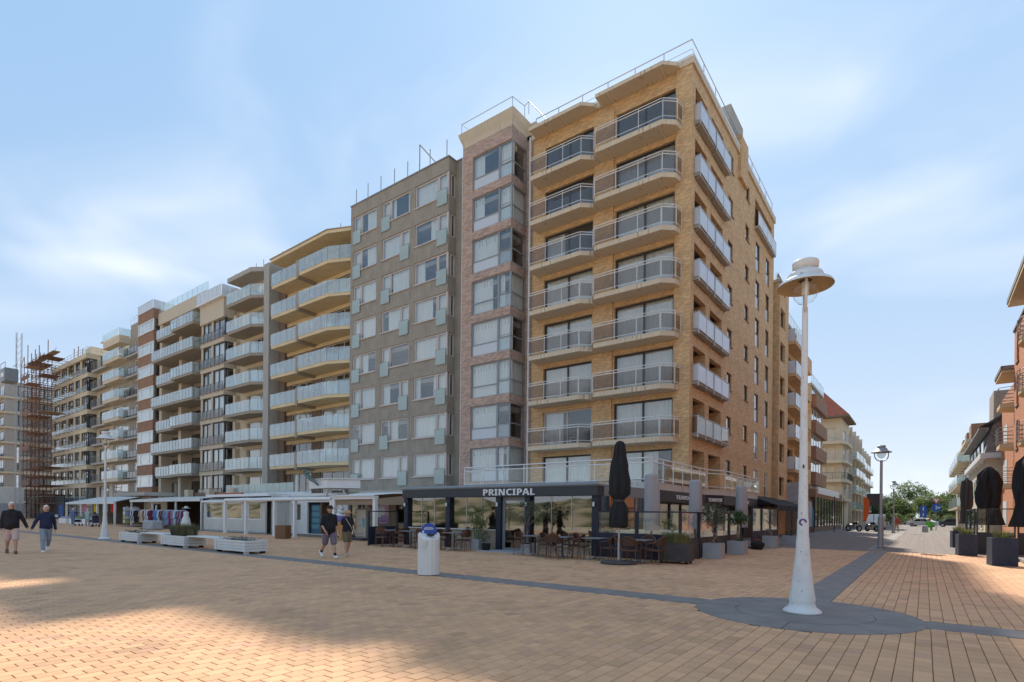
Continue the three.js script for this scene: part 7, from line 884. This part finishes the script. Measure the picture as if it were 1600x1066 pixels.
{ // signs and banner
  const post = (x, z, h, label) => { const t = thing('road_sign', label, 'road sign', [x, 0, z]); G().tube([0, 0, 0], [0, h, 0], .04).mesh('post', M.galv, t); return t; };
  const face = std([.012, .10, .42], .4), a = post(1.15, -87, 4.0, 'blue round arrow sign below a red triangular yield sign'); { const d = G().tube([0, 2.85, .05], [0, 2.85, .08], .5, .5, 28).mesh('blue_disc', face, a); d.geometry.rotateX(0); const disc = part('blue_disc', new THREE.CylinderGeometry(.52, .52, .03, 32), face, a); disc.rotation.x = Math.PI / 2; disc.position.set(0, 2.85, .08); d.removeFromParent(); G().box(-.06, 2.6, .098, .06, 3.1, .104).box(-.02, 2.78, .098, .26, 2.9, .104).tri([.24, 2.68, .102], [.42, 2.84, .102], [.24, 3.0, .102]).mesh('arrow', M.white, a); const tri = (s, m, z, n) => { const q = G(); q.tri([-s, 3.85 + s * .3, z], [0, 3.85 - s * 1.35, z], [s, 3.85 + s * .3, z]); q.mesh(n, m, a); }; tri(.5, std([.45, .015, .02], .4), .06, 'yield_border'); tri(.33, M.white, .064, 'yield_field'); }
  const b = post(-.15, -88, 3.3, 'two square blue signs on a leaning grey post'); for (const y of [2.35, 1.6]) { const q = G().bev(-.36, y, .04, .36, y + .7, .08, .03).mesh('plate', face, b); G().box(-.05, y + .15, .082, .05, y + .55, .086).mesh('symbol', M.white, q); } const fig = thing('safety_figure', 'bright green child shaped safety figure near the signs', 'figure', [.45, 0, -86]); G().bev(-.35, .35, -.04, .3, 1.1, .04, .03).bev(-.5, 0, -.04, -.2, .5, .04, .03).bev(.1, 0, -.04, .35, .5, .04, .03).bev(.2, .75, -.04, .62, .95, .04, .03).mesh('body', std([.10, .50, .03], .5), fig); G().ball(0, 1.28, 0, .17, .19, .05).mesh('head', std([.5, .3, .2], .6), fig); G().lathe([[.19, 0], [.15, .12], [0, .17]], 0, 1.34, 0, 14).mesh('cap', std([.5, .1, .02], .5), fig);
  const o = thing('beach_flag_banner', 'tall orange feather banner beside the motorcycles', 'banner', [-5.6, 0, -74]); G().tube([0, 0, 0], [0, 3.9, 0], .03).mesh('pole', M.alu, o); const q = G(), pr = [[0, 3.9], [.35, 3.8], [.6, 3.4], [.62, 2.6], [.55, 1.9], [.3, 1.2], [0, .9]]; for (let k = 0; k < pr.length - 1; k++) q.quad([0, pr[k + 1][1], .02], [pr[k + 1][0], pr[k + 1][1], .06 * Math.sin(k)], [pr[k][0], pr[k][1], .06 * Math.sin(k - 1)], [0, pr[k][1], .02]); q.mesh('flag', std([.62, .11, .02], .8, { side: THREE.DoubleSide }), o); const bl = thing('board_sign', 'square dark board sign on a post beside the banner', 'sign', [-4.7, 0, -76]); G().tube([0, 0, 0], [0, 3.0, 0], .035).mesh('post', M.darkFrame, bl); G().bev(-.7, 2.9, -.04, .7, 4.3, .04, .03).mesh('board', M.anthracite, bl);
  const bo = thing('bollard', 'short pale stone bollard in the side street', 'bollard', [.05, 0, -74]); G().lathe([[.28, 0], [.28, .62], [.22, .72], [0, .74]], 0, 0, 0, 14).mesh('stone', M.planterGrey, bo);
  for (const [x, z, l] of [[-7.3, -64, 'thin dark flag pole before the street shop'], [-7.3, -72, 'thin dark flag pole at the end of the street shop']]) { const p = thing('flag_pole', l, 'pole', [x, 0, z]); G().tube([0, 0, 0], [0, 3.6, 0], .04).mesh('pole', M.darkFrame, p); }
}
{ // trees closing the street
  const lf = [leafMat(.11, .165, .035), leafMat(.16, .21, .04), leafMat(.09, .13, .04)];
  [[-15, -178, 7, 5.5, 0], [-9, -185, 7.5, 5, 2], [-3, -190, 11.5, 5.5, 1], [1.5, -172, 7.5, 4.5, 1], [-5, -158, 5.2, 4, 1], [-9.5, -152, 4.6, 3.2, 0], [6, -180, 8, 5, 0], [12, -186, 13, 6.5, 0], [18, -182, 14, 6, 0], [-21, -188, 9, 6, 0], [24, -190, 11, 7, 0], [3.8, -160, 4.0, 3, 0]].forEach(([x, z, h, r, m], i) => { const t = thing('tree', ['round green tree', 'dark green tree', 'tall grey green tree', 'bright yellow green tree', 'low bright green tree', 'low green tree', 'broad green tree', 'tallest dark tree', 'tall green tree', 'wide green tree', 'large green tree', 'small green tree'][i] + ' closing the far end of the side street', 'tree', [x, 0, z], 0, 'trees at the end of the side street'); trunk(G(), 0, 0, 0, h * .4, .22, 7, r * .5, i).mesh('trunk', M.bark, t); clumps(95, 60, 0, h * .6, 0, r * .85, h * .38, r * .8, r * .24, .62).mesh('crown', lf[m], t); });
  const hd = thing('hedge', 'long clipped green hedge at the far end of the side street', 'hedge', [-2, 0, -150]); clumps(260, 40, 0, 1.2, 0, 16, 1.1, 1.2, .6, .36).mesh('foliage', lf[1], hd); const st = G(); for (let k = -14; k < 15; k += 2) st.tube([k, 0, 0], [k, 1.2, 0], .05); st.mesh('stems', M.bark, hd);
  for (const [x, z, l, w] of [[14, -150, 'low pale house among the trees behind the cars', 9]]) { const h = thing('far_house', l, 'house', [x, 0, z]); G().box(-w / 2, 0, -4, w / 2, 4.6, 4).mesh('wall', M.cream, h); const r = G(); r.quad([-w / 2 - .4, 4.5, 4.4], [w / 2 + .4, 4.5, 4.4], [w / 2 + .4, 7.2, 0], [-w / 2 - .4, 7.2, 0]).quad([w / 2 + .4, 4.5, -4.4], [-w / 2 - .4, 4.5, -4.4], [-w / 2 - .4, 7.2, 0], [w / 2 + .4, 7.2, 0]); r.mesh('roof', M.roofTile, h); for (const q of [-2.5, 1.2]) G().box(q, 1.2, 4.0, q + 1.4, 2.8, 4.04).mesh('window', M.darkFrame, h); }
}
{ // plastic chairs and boxes left on balconies
  const mk = (label, p, turn) => { const t = thing('plastic_chair', label, 'chair', p, turn, 'white chairs on the corner block balcony'); G().bev(-.24, .4, -.22, .24, .44, .24, .02).mesh('seat', M.white, t); for (const [x, z] of [[-.21, .2], [.21, .2], [-.21, -.19], [.21, -.19]]) G().tube([x, .41, z], [x * 1.1, 0, z * 1.12], .02).mesh('leg', M.white, t); const g = G(); for (const x of [-.18, -.09, 0, .09, .18]) g.box(x - .025, .44, -.24, x + .025, .86, -.215); g.path([[-.24, .44, -.22], [-.24, .86, -.24], [0, .92, -.25], [.24, .86, -.24], [.24, .44, -.22]], .018).mesh('backrest', M.white, t); };
  mk('white plastic chair at the left of the low balcony', [-19.3, FT(2), -29.2], 1.2); mk('white plastic chair near the balcony divider', [-17.2, FT(2), -29.15], -1.0); mk('white plastic chair on the terrace behind the black parasol', [-12.6, 3.05, -26.5], 0.4);
  [[-44.2, 'white plastic chair at the divider of the ochre balcony'], [-42.9, 'white plastic chair in the middle of the ochre balcony'], [-41.4, 'white plastic chair at the angled end of the ochre balcony']].forEach(([x, l], i) => mk(l, [x, FT(2), -28.9], 1.3 - i));
  const b = thing('storage_bench', 'wooden storage bench on the corner terrace', 'bench', [-10.3, 3.04, -28.4]); G().bev(-.35, 0, -1.2, .35, .7, 1.2, .03).mesh('chest', M.wood, b); const s = thing('timber_panel', 'upright timber panel leaning on the corner terrace', 'panel', [-10.15, 3.04, -26.4]); G().bev(-.03, 0, -.4, .03, 1.15, .4, .01).mesh('board', M.plank, s);
}
{ // cream lounge chairs behind the wind screens
  const t0 = thing('lounge_chair', 'cream lounge chair behind the front wind screen of the tea room', 'chair', [-9.1, 0, -19.0], 0, 'cream lounge chairs on the tea room terrace');
  G().bev(-.36, .30, -.34, .36, .48, .36, .05, 3).mesh('seat', M.cream, t0); G().bev(-.36, .48, -.38, .36, .98, -.22, .06, 3).mesh('backrest', M.cream, t0); for (const x of [-.4, .34]) G().bev(x, .34, -.34, x + .08, .66, .34, .03, 2).mesh('armrest', M.cream, t0); for (const x of [-.3, .3]) for (const z of [-.28, .28]) G().tube([x, 0, z], [x, .31, z], .025).mesh('leg', M.darkFrame, t0);
  for (const [x, z, a] of [[-8.2, -19.05, .1], [-7.2, -18.95, -.1], [-9.0, -20.6, 3.1], [-8.1, -20.7, 3.2], [-7.2, -20.6, 3.0], [-7.3, -24.6, 1.5], [-8.7, -24.6, -1.5], [-7.3, -26.2, 1.6]]) copy(t0, [x, 0, z], a, z > -22 ? null : 'cream lounge chair on the street side of the tea room terrace');
  const pot = thing('terrace_shrub', 'round green shrub on the tea room terrace', 'shrub', [-8.6, 0, -22.2]); G().lathe([[0, 0], [.2, 0], [.26, .45], [.22, .45], [0, .42]], 0, 0, 0, 16).mesh('pot', M.planterGrey, pot); clumps(30, 30, 0, .95, 0, .42, .5, .42, .14, .09).mesh('foliage', leafBamboo, pot);
}
renderer.render(scene, camera);
